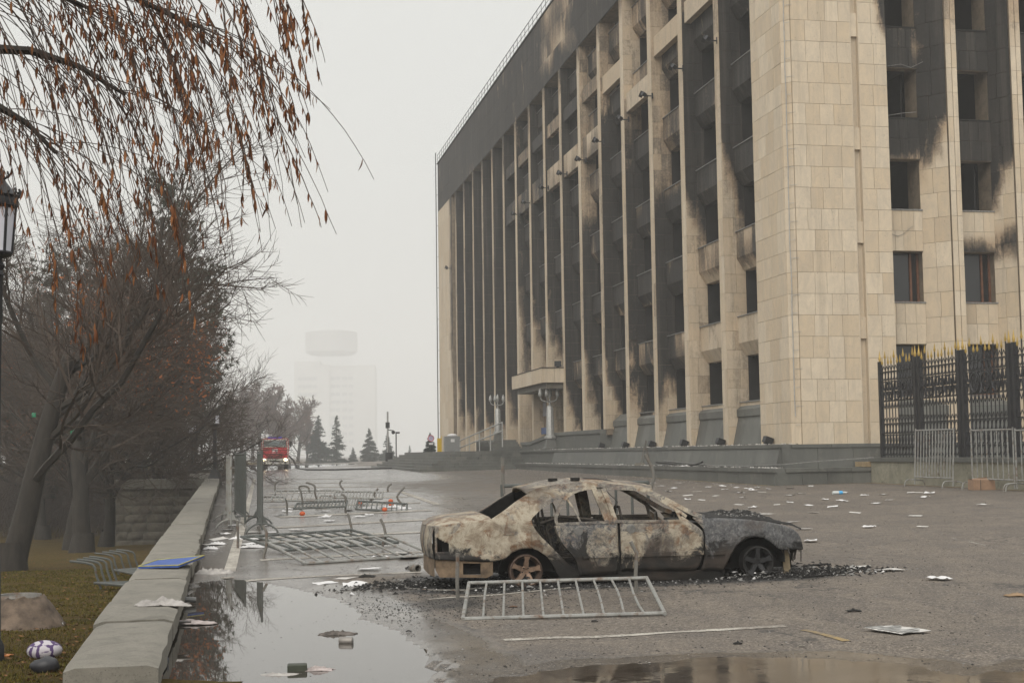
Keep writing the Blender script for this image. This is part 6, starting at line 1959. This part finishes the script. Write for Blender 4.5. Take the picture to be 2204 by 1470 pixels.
# spot lamps standing on the plinth
for px, py, lab in ((1292,956,'black spot lamp on the plinth farthest from the corner tower'),(1343,955,'black spot lamp on the plinth, second nearest the entrance platform'),(1400,952,'black spot lamp on the plinth just left of the wrecked stand'),(1469,952,'black spot lamp on the plinth, third from the corner tower'),(1547,951,'black spot lamp on the plinth, second from the corner tower'),(1649,949,'largest black spot lamp on the plinth, right beside the corner tower')):
    q = onT(px, py, 1.3); mb = MB(); mb.box((-.15,-.17,.08), (.15,.17,.30), Matrix.Rotation(.35, 4, 'Y')); mb.box((-.08,-.08,0), (.08,.08,.1))
    o = mb.build('spot_lamp', IRON); o.location = Wp(1.3, q.y, Z_BASE); o.rotation_euler = (0, 0, ANG); tag(o, lab, 'spot lamp', 'spot lamps along the plinth')
q = onS(1203, 783, 37.9); mb = MB(); mb.box((-.2,-.2,.1), (.2,.2,.42)); mb.box((-.08,-.08,0), (.08,.08,.15)); o = mb.build('spot_lamp', IRON); o.location = Wp(q.x, 38.2, zb + .05 if False else onS(1168, 792, 37.3).z + .05); tag(o, 'black spot lamp on top of the entrance canopy', 'spot lamp')
p = onT(1145, 895, TW - .3)
mb = MB(); mb.box((TW - .30, onT(1175, 890, TW - .3).y, onT(1160, 897, TW - .3).z), (TW - .27, onT(1154, 890, TW - .3).y, onT(1160, 868, TW - .3).z)); o = mb.build('entrance_notice', simple('grey lilac notice', (.30,.29,.32), .6)); o.matrix_world = BLD.matrix_world; tag(o, 'grey lilac notice hanging in the entrance under the canopy', 'notice')
mb = MB(); mb.box((TF + .3, onT(1180, 926, TF + .3).y, Z_UP), (TF + .6, onT(1165, 926, TF + .3).y, Z_UP + .42)); o = mb.build('blue_crate', simple('blue plastic', (.03,.07,.20), .5)); o.matrix_world = BLD.matrix_world; tag(o, 'blue crate at the entrance under the canopy', 'crate')

# ================================================================ fire engine
c = atY(592, 1013, 125.0); c.z = gz(c.x, c.y) 
FT = thing('fire_engine', c, R(8.5), 'red and cream fire engine with lit headlights and blue light bar', 'fire engine')
RED = simple('fire engine red', (.50, .020, .03), .35, 0, .1); CREAM = simple('cream paint', (.55, .52, .45), .45, 0, .1); DK = simple('dark rubber', (.02,.02,.02), .8)
mb = MB(); mb.prism([(-1.18,1.0),(1.18,1.0),(1.18,2.2),(1.08,2.72),(-1.08,2.72),(-1.18,2.2)], 0, 2.1, 1); mb.build('cab', RED, FT)
mb = MB(); mb.prism([(-1.0,2.02),(1.0,2.02),(.96,2.52),(-.96,2.52)], -.03, .05, 1); mb.build('windscreen', m_glass('windscreen', (.20,.23,.23), .1), FT)
mb = MB()
for s_ in (-1, 1): mb.prism([(s_*1.18,1.0),(s_*1.10,1.0),(s_*1.02,2.5),(s_*1.09,2.6)], -.02, .06, 1)
mb.box((-1.06,-.035,2.53),(1.06,.05,2.66)); mb.box((-1.02,-.045,1.96),(1.02,.05,2.02)); mb.build('windscreen_surround', CREAM, FT)
mb = MB(); mb.prism([(-1.18,.48),(1.18,.48),(1.2,.98),(.62,.98),(.56,.93),(-.56,.93),(-.62,.98),(-1.2,.98)], -.12, .3, 1); bp = mb.build('bumper', CREAM, FT)
mb = MB(); mb.prism([(-.50,.77),(.50,.77),(.42,.68),(-.42,.68)], -.14, -.10, 1); mb.build('air_intake', DK, bp)
mb = MB(); mb.box((-.28,-.145,.53),(.28,-.118,.65)); mb.build('number_plate', WHITE, FT)
mb = MB(); mb.box((-.62,-.025,1.02),(.62,.02,1.09)); mb.box((-.6,-.025,1.18),(.6,.02,1.24)); mb.box((-.6,-.025,1.30),(.6,.02,1.38)); mb.build('grille', DK, FT)
for x_ in (-.13, .13):
    mb = MB(); mb.box((x_ - .105, -.024, 1.56), (x_ + .105, .01, 1.80)); mb.build('marking', WHITE, FT)
mb = MB(); mb.box((-.28,-.022,1.46),(.28,.01,1.49)); mb.build('marking', WHITE, FT)
HL = m_emit('lit headlight', (1.0, .80, .50), 9.0)
for s_ in (-1, 1):
    mb = MB(); mb.ball((s_*.93, -.11, .86), (.16, .07, .10), 10, 6); mb.build('headlight', HL, FT, 60)
    mb = MB(); mb.lathe([(0,-.13),(.08,-.13),(.08,-.11),(0,-.11)], 10, (0,0,0), Matrix.Translation((s_*.88,0,.60)) @ Matrix.Rotation(PI/2,4,'X') @ Matrix.Translation((0,0,.25))); mb.build('fog_lamp', DK, FT)
    mb = MB(); mb.box((s_*1.26,-.05,2.0),(s_*1.46,.08,2.45)); mb.bar((s_*1.1,0,2.45),(s_*1.36,0,2.45),.04); mb.build('mirror', DK, FT)
    w_ = thing('wheel'); w_.parent = FT; w_.matrix_local = Matrix.Translation((s_*.92, .75, .50)) @ Matrix.Rotation(PI/2, 4, 'Y')
    mb = MB(); mb.lathe([(.30,-.17),(.47,-.17),(.51,-.12),(.51,.12),(.47,.17),(.30,.17)], 18); mb.build('tyre', DK, w_, 40)
    mb = MB(); mb.lathe([(0,-.1),(.29,-.12),(.29,.12),(0,.1)], 14); mb.build('rim', CREAM, w_, 40)
mb = MB(); mb.box((-.62,.2,2.72),(.62,.5,2.86)); mb.build('light_bar', simple('blue beacon', (.03,.03,.45), .3), FT)
mb = MB(); mb.box((-1.15,2.15,.85),(1.15,7.2,2.70)); mb.build('body', RED, FT); mb = MB(); mb.box((-1.0,.2,.42),(1.0,7.0,.9)); mb.build('chassis', DK, FT)
mb = MB(); mb.box((-.95,2.3,2.72),(-.25,6.8,2.82)); mb.build('roof_ladder', SILVER, FT)
for s_ in (-1, 1):
    w_ = thing('wheel'); w_.parent = FT; w_.matrix_local = Matrix.Translation((s_*.92, 5.4, .50)) @ Matrix.Rotation(PI/2, 4, 'Y')
    mb = MB(); mb.lathe([(.30,-.17),(.47,-.17),(.51,-.12),(.51,.12),(.47,.17),(.30,.17)], 18); mb.build('tyre', DK, w_, 40)
h0 = FT.matrix_world @ Vector((1.2, 1.2, 1.2)); pts = [h0, h0 + Vector((.4, -.2, -.35)), G(640, 1009) + Vector((0,0,.05)), G(660, 1012) + Vector((0,0,.05)), G(720, 1012) + Vector((0,0,.05)), G(790, 1010) + Vector((0,0,.05)), G(885, 1008) + Vector((0,0,.05))]
mb = MB(); mb.tube(arc_pts(pts, 5) if False else pts, .06, 5); tag(mb.build('fire_hose', DK), 'dark fire hose running from the fire engine across the plaza', 'hose')

# ================================================================ far tower block
Yt = 1950.0
a0 = atY(634, 990, Yt); a1 = atY(808, 990, Yt); u = (a1.x - a0.x) / 174
APT = thing('apartment_block', (a0.x, Yt, .8), 0, 'pale fogbound apartment tower with a round rooftop sign frame', 'building')
zt_ = lambda py: atY(634, py, Yt).z - .8
PALE = simple('pale concrete panels', (.50, .495, .47), .9, 0, .06, .1); WIN = simple('distant dark windows', (.20, .205, .21), .6)  # tower tones kept near the fog's: haze put into the colours
for x0_, x1_, top, y0_, y1_ in ((0,56,778,0,14),(56,76,786,-2,14),(76,174,788,2,16)):
    mb = MB(); mb.box((x0_*u, y0_, -3), (x1_*u, y1_, zt_(top))); mb.build('wall', PALE, APT)
mb = MB(); mb.prism([(130*u,2.2),(176*u,8),(176*u,18),(130*u,18)], -3, zt_(792)); mb.build('wall', PALE, APT)
fl = 17 / (FOC / Yt)
wm_ = MB(); wm_.box((0,-.15,0),(1,.1,1)); wme = wm_.mesh('window', WIN)
for f in range(11):
    z_ = zt_(812) - f * fl
    for x0_, x1_, y_ in ((8,50,-.05),(78,100,1.95),(103,114,1.95),(117,127,1.95),):
        n_ = 4 if x1_ - x0_ > 40 else 2
        for q in range(n_):
            w_ = (x1_ - x0_) / n_; inst('window', wme, APT, ((x0_ + w_*q)*u, y_, z_ - fl*.42), (0,0,0), (w_*u*.86, 1, fl*.42))
    for x0_, y_ in ((134,3.0),(145,4.4),(157,5.9)):
        inst('window', wme, APT, (x0_*u, y_ - .25, z_ - fl*.42), (0,0,math.atan2(5.8, 46*u)), (8*u, 1, fl*.40))
    if f: mb = MB(); mb.box((7*u,-1.2,z_ - fl*1.0),(51*u,-.2,z_ - fl*.62)); mb.build('balcony', CREAM, APT)
mb = MB()
for x_ in range(48, 118, 11):
    mb.bar((x_*u,6,zt_(786)),(x_*u,6,zt_(762)),.35); mb.bar((x_*u,6,zt_(786)),((x_+11)*u,6,zt_(762)),.22); mb.bar(((x_+11)*u,6,zt_(786)),(x_*u,6,zt_(762)),.22)
tag(mb.build('sign_truss', WIN, APT), kind='stuff')
mb = MB(); mb.lathe([(46*u,zt_(764)),(56*u,zt_(758)),(57*u,zt_(740)),(56*u,zt_(716)),(46*u,zt_(713))], 24, (78*u, 12, 0)); mb.build('round_sign_frame', simple('dull grey sign frame', (.34,.335,.33), .8), APT, 40)

# ================================================================ litter
def paper_mesh(seed, curl):
    mb = MB(); r_ = random.Random(seed); w, l = .21, .297
    mb.grid(5, 6, lambda u, v: ((u-.5)*w, (v-.5)*l, .006 + curl * (abs(fbm(u*1.6+seed, v*1.6, seed*.7)) + .6 * max(0, u - .7) * r_.uniform(.6, 1))))
    return mb.mesh('paper', WHITE if seed % 4 else PAPER2, 180)
PAPER2 = simple('soiled paper', (.50, .48, .45), .85, 0, .2, 12)
PM = [paper_mesh(i, c) for i, c in enumerate((.01, .03, .015, .05, .02, .08))]
rp = random.Random(31)
def put_paper(p, lab, grp, sc=1.0):
    o = inst('paper', rp.choice(PM), None, p, (rp.gauss(0, .05), rp.gauss(0, .05), rp.uniform(0, 6.28)), sc * rp.uniform(.85, 1.2))
    return tag(o, lab, 'paper', grp)
for px, py in [(1900,1226),(1845,1220),(1925,1225),(2020,1246),(1870,1134),(2115,1086),(1975,1060),(1990,1070),(1915,1076),(1888,1083),(1745,1165),(1970,1110),(1985,1133),(1840,1103),(1792,1090),(1740,1087),(1672,1086),(1700,1081),(1650,1106),(1750,1103),(1812,1078),(1860,1066),(1900,1064),(1960,1060),(1593,1061),(1640,1059),(1620,1055),(1700,1051),(1560,1053),(1525,1048),(1480,1066),(1540,1067),(1600,1070),(1815,1060),(2000,1062),(1510,1076),(1480,1075),(1555,1046),(1450,1050),(1424,1046),(1390,1044),(1330,1040),(1350,1043),(1300,1040),(1405,1040),(1460,1039),(1500,1040),(1250,1036),(1270,1041),(1215,1033),(1585,1049),(1610,1052),(1630,1050),(1655,1053),(1745,1046),(1725,1062),(1776,1075),(1706,1123),(1730,1138),(1660,1133),(1620,1092),(1590,1086),(1700,1066),(1500,1058),(1440,1058)]:
    put_paper(G(px, py, .012), 'white sheet of paper lying on the brown asphalt near the terrace', 'papers scattered by the terrace', .82)
for px, py in [(600,1108),(618,1100),(640,1140),(700,1113),(775,1112),(795,1108),(690,1078),(710,1121),(560,1160),(585,1145),(540,1170),(600,1165),(480,1150),(470,1160),(455,1172),(490,1140),(505,1130),(740,1245),(700,1255),(765,1260),(795,1224),(820,1200),(860,1190),(880,1200),(620,1095),(752,1098),(650,1060),(690,1055),(775,1085),(830,1090),(850,1085),(870,1095),(820,1080),(700,1100),(730,1060),(560,1120),(575,1130),(545,1145)]:
    put_paper(G(px, py, .012), 'white sheet of paper among the fallen barriers', 'papers among the barriers', 1.05)
PM_, PM = PM, [PM[0]]
o = put_paper(G(1930, 1357, .016), 'printed sheet lying alone on the asphalt at lower right', None, 1.5); o.rotation_euler = (0, 0, .5); PM = PM_
p_ = G(1930, 1357, .03)
mb = MB()
for i in range(7): mb.box((-.10, -.15 + i*.045, 0), (.02 + .09 * ((i * 7) % 3) / 2, -.135 + i*.045, .002))
o2 = mb.build('print', simple('faded print', (.28,.28,.27), .9), o); o2.location = (0, 0, .012)
for i in range(46):
    s_ = rp.uniform(.6, 34); t0 = rp.choice((.2, .5)); put_paper(Wp(rp.uniform(.12, .55), s_, ZTER + .008), 'white scrap of paper lying on the terrace ledge', 'scraps on the terrace ledge', rp.uniform(.4, .9))
mb = MB(); mg = MB()
for i in range(2600):
    s_ = rp.uniform(.3, 42); k_ = rp.random()
    if k_ < .5: p = Wp(rp.uniform(.05, .62), s_, ZTER)
    else: p = Wp(rp.uniform(.66, 1.5), s_ + 1.2, Z_BASE)
    shard(mb if rp.random() < .6 else mg, p.x, p.y, rp.uniform(.012, .06), .8, p.z + .01)
for i in range(700):
    p = Wp(rp.uniform(-5.5, 1), rp.uniform(44.5, 54), 0); shard(mb, p.x, p.y, rp.uniform(.01, .05), .6, gz(p.x, p.y) + (0 if p.y < 90 else .1))
for i in range(1600):
    p = Wp(rp.uniform(-4, -.02) if rp.random() < .6 else -abs(rp.gauss(0, .5)), rp.uniform(.2, 44), 0); shard(mb if rp.random() < .35 else mg, p.x, p.y, rp.uniform(.008, .035), .6, gz(p.x, p.y))
tag(mb.build('white_rubble', simple('plaster rubble', (.45, .43, .40), .9)), kind='stuff'); tag(mg.build('dark_rubble', simple('sooty rubble', (.07, .065, .06), .9)), kind='stuff')
# yellow line along the terrace foot
mb = MB()
for a_, b_ in ((( -.14, 18), (-.14, -.14)), ((-.14, -.14), (3.2, -.14)), ((3.2, -.14), (3.2, -12))):
    ribbon(mb, Vector((*Wp(*a_, 0).to_2d(), 0)), Vector((*Wp(*b_, 0).to_2d(), 0)), .12, 30, .005)
tag(mb.build('painted_line', YLINE), kind='structure')
# cables and bent rods on the terrace ledge
mb = MB(); pts = [onT(x, y, .45) for x, y in ((1428,991),(1470,996),(1530,1001),(1600,1003),(1680,1000),(1760,993),(1880,985))]; mb.tube([Wp(.45, q.y, max(ZTER + .02, q.z)) for q in pts], .018, 5)
tag(mb.build('loose_cable', ASHM), 'pale loose cable trailing along the terrace ledge', 'cable')
mb = MB(); pts = [onT(x, y, .3) for x, y in ((1412,995),(1440,998),(1480,1003),(1500,999),(1512,994))]; mb.tube([Wp(.3, q.y, max(ZTER + .02, q.z)) for q in pts], .035, 5)
tag(mb.build('charred_branch', BLACK), 'charred branch lying on the terrace ledge', 'branch')
t = thing('wrecked_stand', Wp(.4, onT(1392, 995, .4).y, ZTER), 0, 'bent rusty metal stand left standing on the terrace ledge', 'stand')
for a_, b_ in (((-.3,0,.02),(-.02,0,1.15)),((-.15,.2,.02),(0,0,1.1)),((.12,0,.02),(-.03,0,.8)),((.18,.1,.02),(.02,0,.75))):
    mb = MB(); mb.tube([a_, b_], .022, 5); mb.build('leg', PIPE_RUST, t)
mb = MB(); mb.box((-.55,-.1,0),(-.1,.15,.12)); mb.build('foot_block', CONC, t)
# bottle, box
c = G(1806, 1060, .045); t = thing('plastic_bottle', c, .25, 'clear plastic bottle with blue label lying near the terrace', 'bottle')
Mx = Matrix.Rotation(PI/2, 4, 'Y')
mb = MB(); mb.lathe([(.0,-.2),(.045,-.2),(.05,-.18),(.05,.06),(.045,.1),(.018,.16),(.016,.2)], 12, (0,0,0), Mx); mb.build('body', m_glass('clear plastic', (.5,.53,.52), .15), t, 40)
mb = MB(); mb.lathe([(.052,-.02),(.052,.09),(.0505,.09),(.0505,-.02)], 12, (0,0,0), Mx); mb.build('label', simple('bright blue label', (.05,.32,.60), .5), t, 40)
mb = MB(); mb.lathe([(.018,.19),(.018,.22),(0,.22)], 10, (0,0,0), Mx); mb.build('cap', WHITE, t)
c = G(2113, 1054); t = thing('cardboard_box', c, R(4), 'brown cardboard box with a torn corner by the fence barriers', 'box')
CARD = simple('brown cardboard', (.26, .165, .105), .85, 0, .15, 5)
w_, h_ = .32, .29
mb = MB(); mb.add([(-w_,-.2,0),(w_,-.2,0),(w_,.2,0),(-w_,.2,0),(-w_+.01,-.2,h_),(w_-.02,-.2,h_-.03),(w_-.02,.2,h_-.02),(-w_,.2,h_)], ((3,2,1,0),(0,1,5,4),(1,2,6,5),(2,3,7,6),(3,0,4,7))); mb.build('carton', CARD, t)
mb = MB(); mb.add([(-w_,-.2,h_),(w_-.04,-.2,h_-.02),(w_-.1,-.02,h_+.05),(-w_+.02,-.02,h_+.03)], ((0,1,2,3),)); mb.add([(-w_,.2,h_),(w_-.04,.2,h_-.01),(w_-.1,.03,h_+.07),(-w_+.02,.03,h_+.02)], ((0,1,2,3),)); o = mb.build('flap', CARD, t); o.modifiers.new('t','SOLIDIFY').thickness = .006
mb = MB(); mb.box((-.12,-.212,.0),(-.105,-.2015,h_)); mb.build('gap_shadow_strip' if False else 'tape', simple('dark tape', (.05,.035,.025), .6), t)  # dark strip paints the shade of a gap in the carton
# oranges among the barriers
ORN = simple('orange peel', (.52, .085, .015), .45, 0, .1)
for px, py, lab in ((651,1110,'tomato red orange lying alone left of the barrier heap'),(841,1082,'orange at the top of the right heap end'),(842,1091,'orange just under another at the right heap end'),(828,1101,'orange nearest the viewer at the right heap end'),(777,1087,'half hidden orange inside the barrier heap')):
    mb = MB(); mb.ball((0,0,.06), (.075,.06,.058), 10, 7); o = mb.build('orange', ORN, None, 180); o.location = G(px, py); tag(o, lab, 'fruit')
# cloths and sundry rubbish
CLOTH = simple('dirty white cloth', (.33, .31, .29), .9, 0, .35, 9); CLOTH2 = simple('stained pink white cloth', (.36, .31, .295), .9, 0, .45, 12)
q = on_wall(352, 1303); cloth('cloth', q, (.50,.26), .10, CLOTH, 'dirty white cloth slumped on top of the coping wall', 'cloth', 3, fold=3.4)
q = G(460, 1236); cloth('cloth', q, (.52,.42), .15, CLOTH, 'heap of striped white rags between wall and painted line', 'cloth', 7, fold=5)
q = G(405, 1350); q.z = Z1; cloth('cloth', q, (.50,.22), .06, CLOTH2, 'pinkish cloth lying in the puddle beside the wall', 'cloth', 11, fold=4)
q = G(728, 1368); q.z = Z1 - .01; cloth('charred_paper', q, (.32,.18), .06, simple('scorched cardboard', (.10,.085,.075), .9, 0, .6, 14), 'scorched crumpled cardboard lying in the middle of the puddle', 'scrap', 13, fold=4)
q = G(640, 1452); q.z = Z1 - .01; cloth('cloth', q + Vector((.17,.0,0)), (.22,.10), .06, CLOTH2, 'pinkish rag against the dark green block in the puddle', 'cloth', 15)
q2 = G(600, 1462); q2.z = Z1 - .015; cloth('cloth', q2, (.30,.14), .035, CLOTH, 'white rag afloat at the lower edge of the puddle', 'cloth', 17)
for px, py, s_, sd_, lab in ((468,1172,.30,21,'white crumpled papers by the foot of the gusseted barrier'),(515,1160,.34,23,'bundle of white papers under the lying barrier corner'),(545,1178,.42,25,'bundle of white papers beside the painted line'),(455,1182,.26,27,'white crumpled papers against the coping wall'),(850,1092,.5,29,'white cloth tangled at the right end of the barrier heap'),(795,1095,.6,33,'white cloth tangled in the front of the barrier heap')):
    cloth('crumpled_paper', G(px, py), (s_, s_*.7), .10, WHITE, lab, 'paper heap', sd_, fold=5)
t = thing('can', G(745, 1388) * 1.0, 0, 'dented metal can lying in the puddle', 'can'); t.location.z = Z1 + .02
mb = MB(); mb.lathe([(0,-.06),(.03,-.06),(.034,-.05),(.034,.05),(.03,.06),(0,.06)], 10, (0,0,0), Matrix.Rotation(PI/2,4,'Y') @ Matrix.Rotation(.2,4,'X')); mb.build('body', simple('dull tin', (.25,.23,.21), .5, .4), t, 40)
mb = MB(); mb.lathe([(0,.061),(.026,.061),(.026,.064),(0,.064)], 10, (0,0,0), Matrix.Rotation(PI/2,4,'Y')); mb.build('lid', SILVER, t)
mb = MB(); mb.box((-.075,-.05,-.01),(.075,.05,.05)); o = mb.build('wood_block', simple('wet dark green block', (.035,.04,.025), .6)); o.location = G(640, 1452); o.location.z = Z1; o.rotation_euler = (0,0,.15); o.modifiers.new('b','BEVEL').width = .008; tag(o, 'dark green block lying at the lower edge of the puddle', 'block')
p0_, p1_ = G(314, 1466), G(340, 1440)
mb = MB(); mb.grid(2,2,lambda u,v:(0,0,0)) if False else None
mb.box((-.11,-.16,-.02),(.10,.15,.075)); o = mb.build('kerb_stone', simple('pinkish granite stone', (.21,.145,.125), .8, 0, .3, 20, .3)); o.location = G(308, 1475); o.rotation_euler = (0,0,-.16); o.modifiers.new('b','BEVEL').width = .015; tag(o, 'pinkish broken stone block at the end of the coping wall', 'stone')
mb = MB(); mb.ball((0,0,.03),(.045,.04,.05),9,7); o = mb.build('plastic_bag', simple('blue grey plastic', (.05,.055,.065), .4)); o.location = G(352, 1442); o.location.z = Z1; tag(o, 'dark grey crumpled bag between stone block and puddle', 'bag')
q = G(402, 1306); mb = MB(); mb.tube([(-.12,0,0),(.0,0,.01),(.1,.02,0)], .03, 8); o = mb.build('cardboard_tube', simple('grey wet tube', (.13,.13,.125), .6)); o.location = (q.x, q.y, Z1 + .05); tag(o, 'grey tube floating under the cloth by the wall', 'tube')
q = G(385, 1352); mb = MB(); mb.box((-.10,-.06,-.01),(.12,.06,.035)); o = mb.build('brick', simple('dark wet brick', (.05,.042,.036), .6)); o.location = (q.x, q.y, Z1); o.rotation_euler = (0,0,.2); tag(o, 'dark brick in the puddle at the pinkish cloth', 'brick')
# blue board across the wall
q = on_wall(368, 1218)
t = thing('blue_board', q + Vector((0,0,.05)), R(0), 'blue board with a yellow edge lying across the coping wall', 'board')
pa, pb, pc, pd = [on_wall(*p) + Vector((0, 0, dz)) for p, dz in (((298,1224),.03),((385,1225),.05),((440,1212),.10),((340,1213),.05))]
Mi = t.matrix_world.inverted(); qd = [Mi @ p for p in (pa, pb, pc, pd)]
dn = Vector((0, 0, -.025)); mb = MB(); mb.add(qd + [p + dn for p in qd], ((0,1,2,3),(7,6,5,4),(0,4,5,1),(1,5,6,2),(2,6,7,3),(3,7,4,0))); mb.build('panel', simple('blue board paint', (.035,.085,.30), .5, 0, .2), t)
mb = MB()
for i in range(4): mb.bar(qd[i] + Vector((0,0,.005)), qd[(i+1) % 4] + Vector((0,0,.005)), .011, .010)
mb.build('edging', simple('yellow edging', (.42,.38,.12), .6), t)
# on the lawn: patterned cushion, concrete mound with open manhole, small bits
def m_cushion():
    n = NT('white cloth with violet scrolls'); v = n.voro(9, None, 'DISTANCE_TO_EDGE'); w = n.noise(7, 2, .5, None, 1.5)
    return n.out(n.ramp(n.math('ADD', n.math('MULTIPLY', v, .9), n.math('MULTIPLY', w, .6)), (.36, (.09,.055,.14)), (.40, (.50,.47,.50))), .9)
q = lawn_at(96, 1414); mb = MB(); mb.ball((0,0,.06),(.15,.13,.085),18,10); o = mb.build('cushion', m_cushion(), None, 180); o.location = q; tag(o, 'white and violet patterned cushion lying on the lawn', 'cushion')
q = lawn_at(98, 1445); mb = MB(); mb.ball((0,0,.05),(.12,.1,.07),14,8); mb.v = [(x*(1+.2*fbm(x*9,y*9,z*9)), y*(1+.2*fbm(y*9,z*9,1.)), z*(1+.25*fbm(x*9,z*9,3.))) for x,y,z in mb.v]; o = mb.build('black_bag', simple('black bin liner', (.02,.02,.024), .45), None, 60); o.location = q; tag(o, 'black bin bag on the lawn below the patterned cushion', 'bag')
q = lawn_at(40, 1348)
t = thing('concrete_mound', q, 0, 'brown concrete mound with an open manhole on the lawn', 'mound')
MND = simple('brown weathered concrete', (.115,.085,.062), .95, 0, .55, 7, 1.)
def mnd(u, v):
    a = 2*PI*v; r0 = interp([(0,.54),(.14,.50),(.28,.38),(.42,.29),(.57,.26),(.71,.24),(.86,.23),(1,.22)], u); z_ = interp([(0,-.05),(.14,.03),(.28,.17),(.42,.26),(.57,.29),(.71,.28),(.86,.12),(1,-.1)], u)
    r0 *= 1 + .05 * fbm(math.cos(a)*5, math.sin(a)*5, u*6) + .13 * fbm(math.cos(a)*1.5, math.sin(a)*1.5, u*2)
    return (r0*math.cos(a), r0*math.sin(a), z_*(1.15 + .2*fbm(math.cos(a)*2, math.sin(a)*2, 4.)))
mb = MB(); mb.grid(30, 50, mnd); mb.build('collar', MND, t, 40, True)
mb = MB(); mb.tube([(.22*math.cos(a), .22*math.sin(a), .325) for a in [2*PI*i/18 for i in range(19)]], .03, 5); mb.build('iron_ring', PIPE_RUST, t)
mb = MB(); mb.lathe([(0,.05),(.24,.05),(.24,.06),(0,.06)], 16); mb.build('shaft', BLACK, t)  # black disc stands in for the dark down the manhole
q = lawn_at(90, 1340); mb = MB(); mb.box((-.09,-.05,0),(.09,.05,.035)); o = mb.build('stone_chip', CONC); o.location = q; o.rotation_euler = (.1,.1,.3); tag(o, 'pale flat stone chip at the foot of the mound', 'stone')
q = lawn_at(130, 1347); mb = MB(); mb.ball((0,0,.02),(.035,.03,.03),8,6); o = mb.build('crumpled_cup', WHITE, None, 60); o.location = q; tag(o, 'white crumpled cup on the lawn right of the mound', 'cup')
for px, py, lab in ((4,1412,'orange wrapper at the left edge of the lawn'),):
    cloth('wrapper', lawn_at(px, py), (.16,.10), .04, simple('orange wrapper', (.50,.18,.05), .6), lab, 'wrapper', 41, n=8)
# small scraps on the near asphalt
for px, py, s_, mt, lab in ((1838,1316,.13,BLACK,'black melted lump on the asphalt at lower right'),(1588,1389,.07,BLACK,'charred lid on the asphalt below the parking line'),(1725,1394,.045,CONC,'white pebble on the asphalt at lower right'),(1105,1307,.08,simple('brown brick', (.12,.07,.045), .9),'brown brick lying inside the front barrier'),(885,1223,.16,BLACK,'charred stick with a rusty tin left of the car'),(1280,1338,.06,BLACK,'charred chip just under the front barrier'),(880,1363,.05,BLACK,'black chip at the right side of the puddle'),(838,1403,.05,BLACK,'small black chip floating in the puddle'),(2185,1283,.2,simple('tan peel', (.25,.17,.10), .9),'curled tan peel at the right edge of the asphalt'),(790,1243,.2,BLACK,'flat charred scrap on the asphalt left of the car')):
    p = G(px, py); p.z = ground_z(p.x, p.y, True)
    o = cloth('scrap', p, (s_, s_*.6), s_*.35, mt, lab, 'scrap', int(px) % 17, n=9, fold=3)
# tin beside the stick
c = G(893, 1222, .05); mb = MB(); mb.lathe([(.0,-.08),(.055,-.08),(.055,.08),(.04,.08),(.04,-.06),(.0,-.06)], 12, (0,0,0), Matrix.Rotation(PI/2,4,'X') @ Matrix.Rotation(.6,4,'Y')); o = mb.build('rusty_tin', PIPE_RUST, None, 40); o.location = c; tag(o, 'rusty tin lying just left of the car boot', 'tin')
# ================================================================ air
hz = MB(); hz.box((-640, -30, -4.5), (420, 2060, 150))
hm = bpy.data.materials.new('pale mist'); hm.use_nodes = True
ht = hm.node_tree
for nd in list(ht.nodes):
    if nd.type == 'BSDF_PRINCIPLED': ht.nodes.remove(nd)
pv = ht.nodes.new('ShaderNodeVolumePrincipled')
pv.inputs['Color'].default_value = (.97, .97, .96, 1)
pv.inputs['Density'].default_value = .00098
pv.inputs['Anisotropy'].default_value = 0.0
ht.links.new(pv.outputs[0], ht.nodes['Material Output'].inputs['Volume'])
tag(hz.build('haze', hm), kind='stuff')
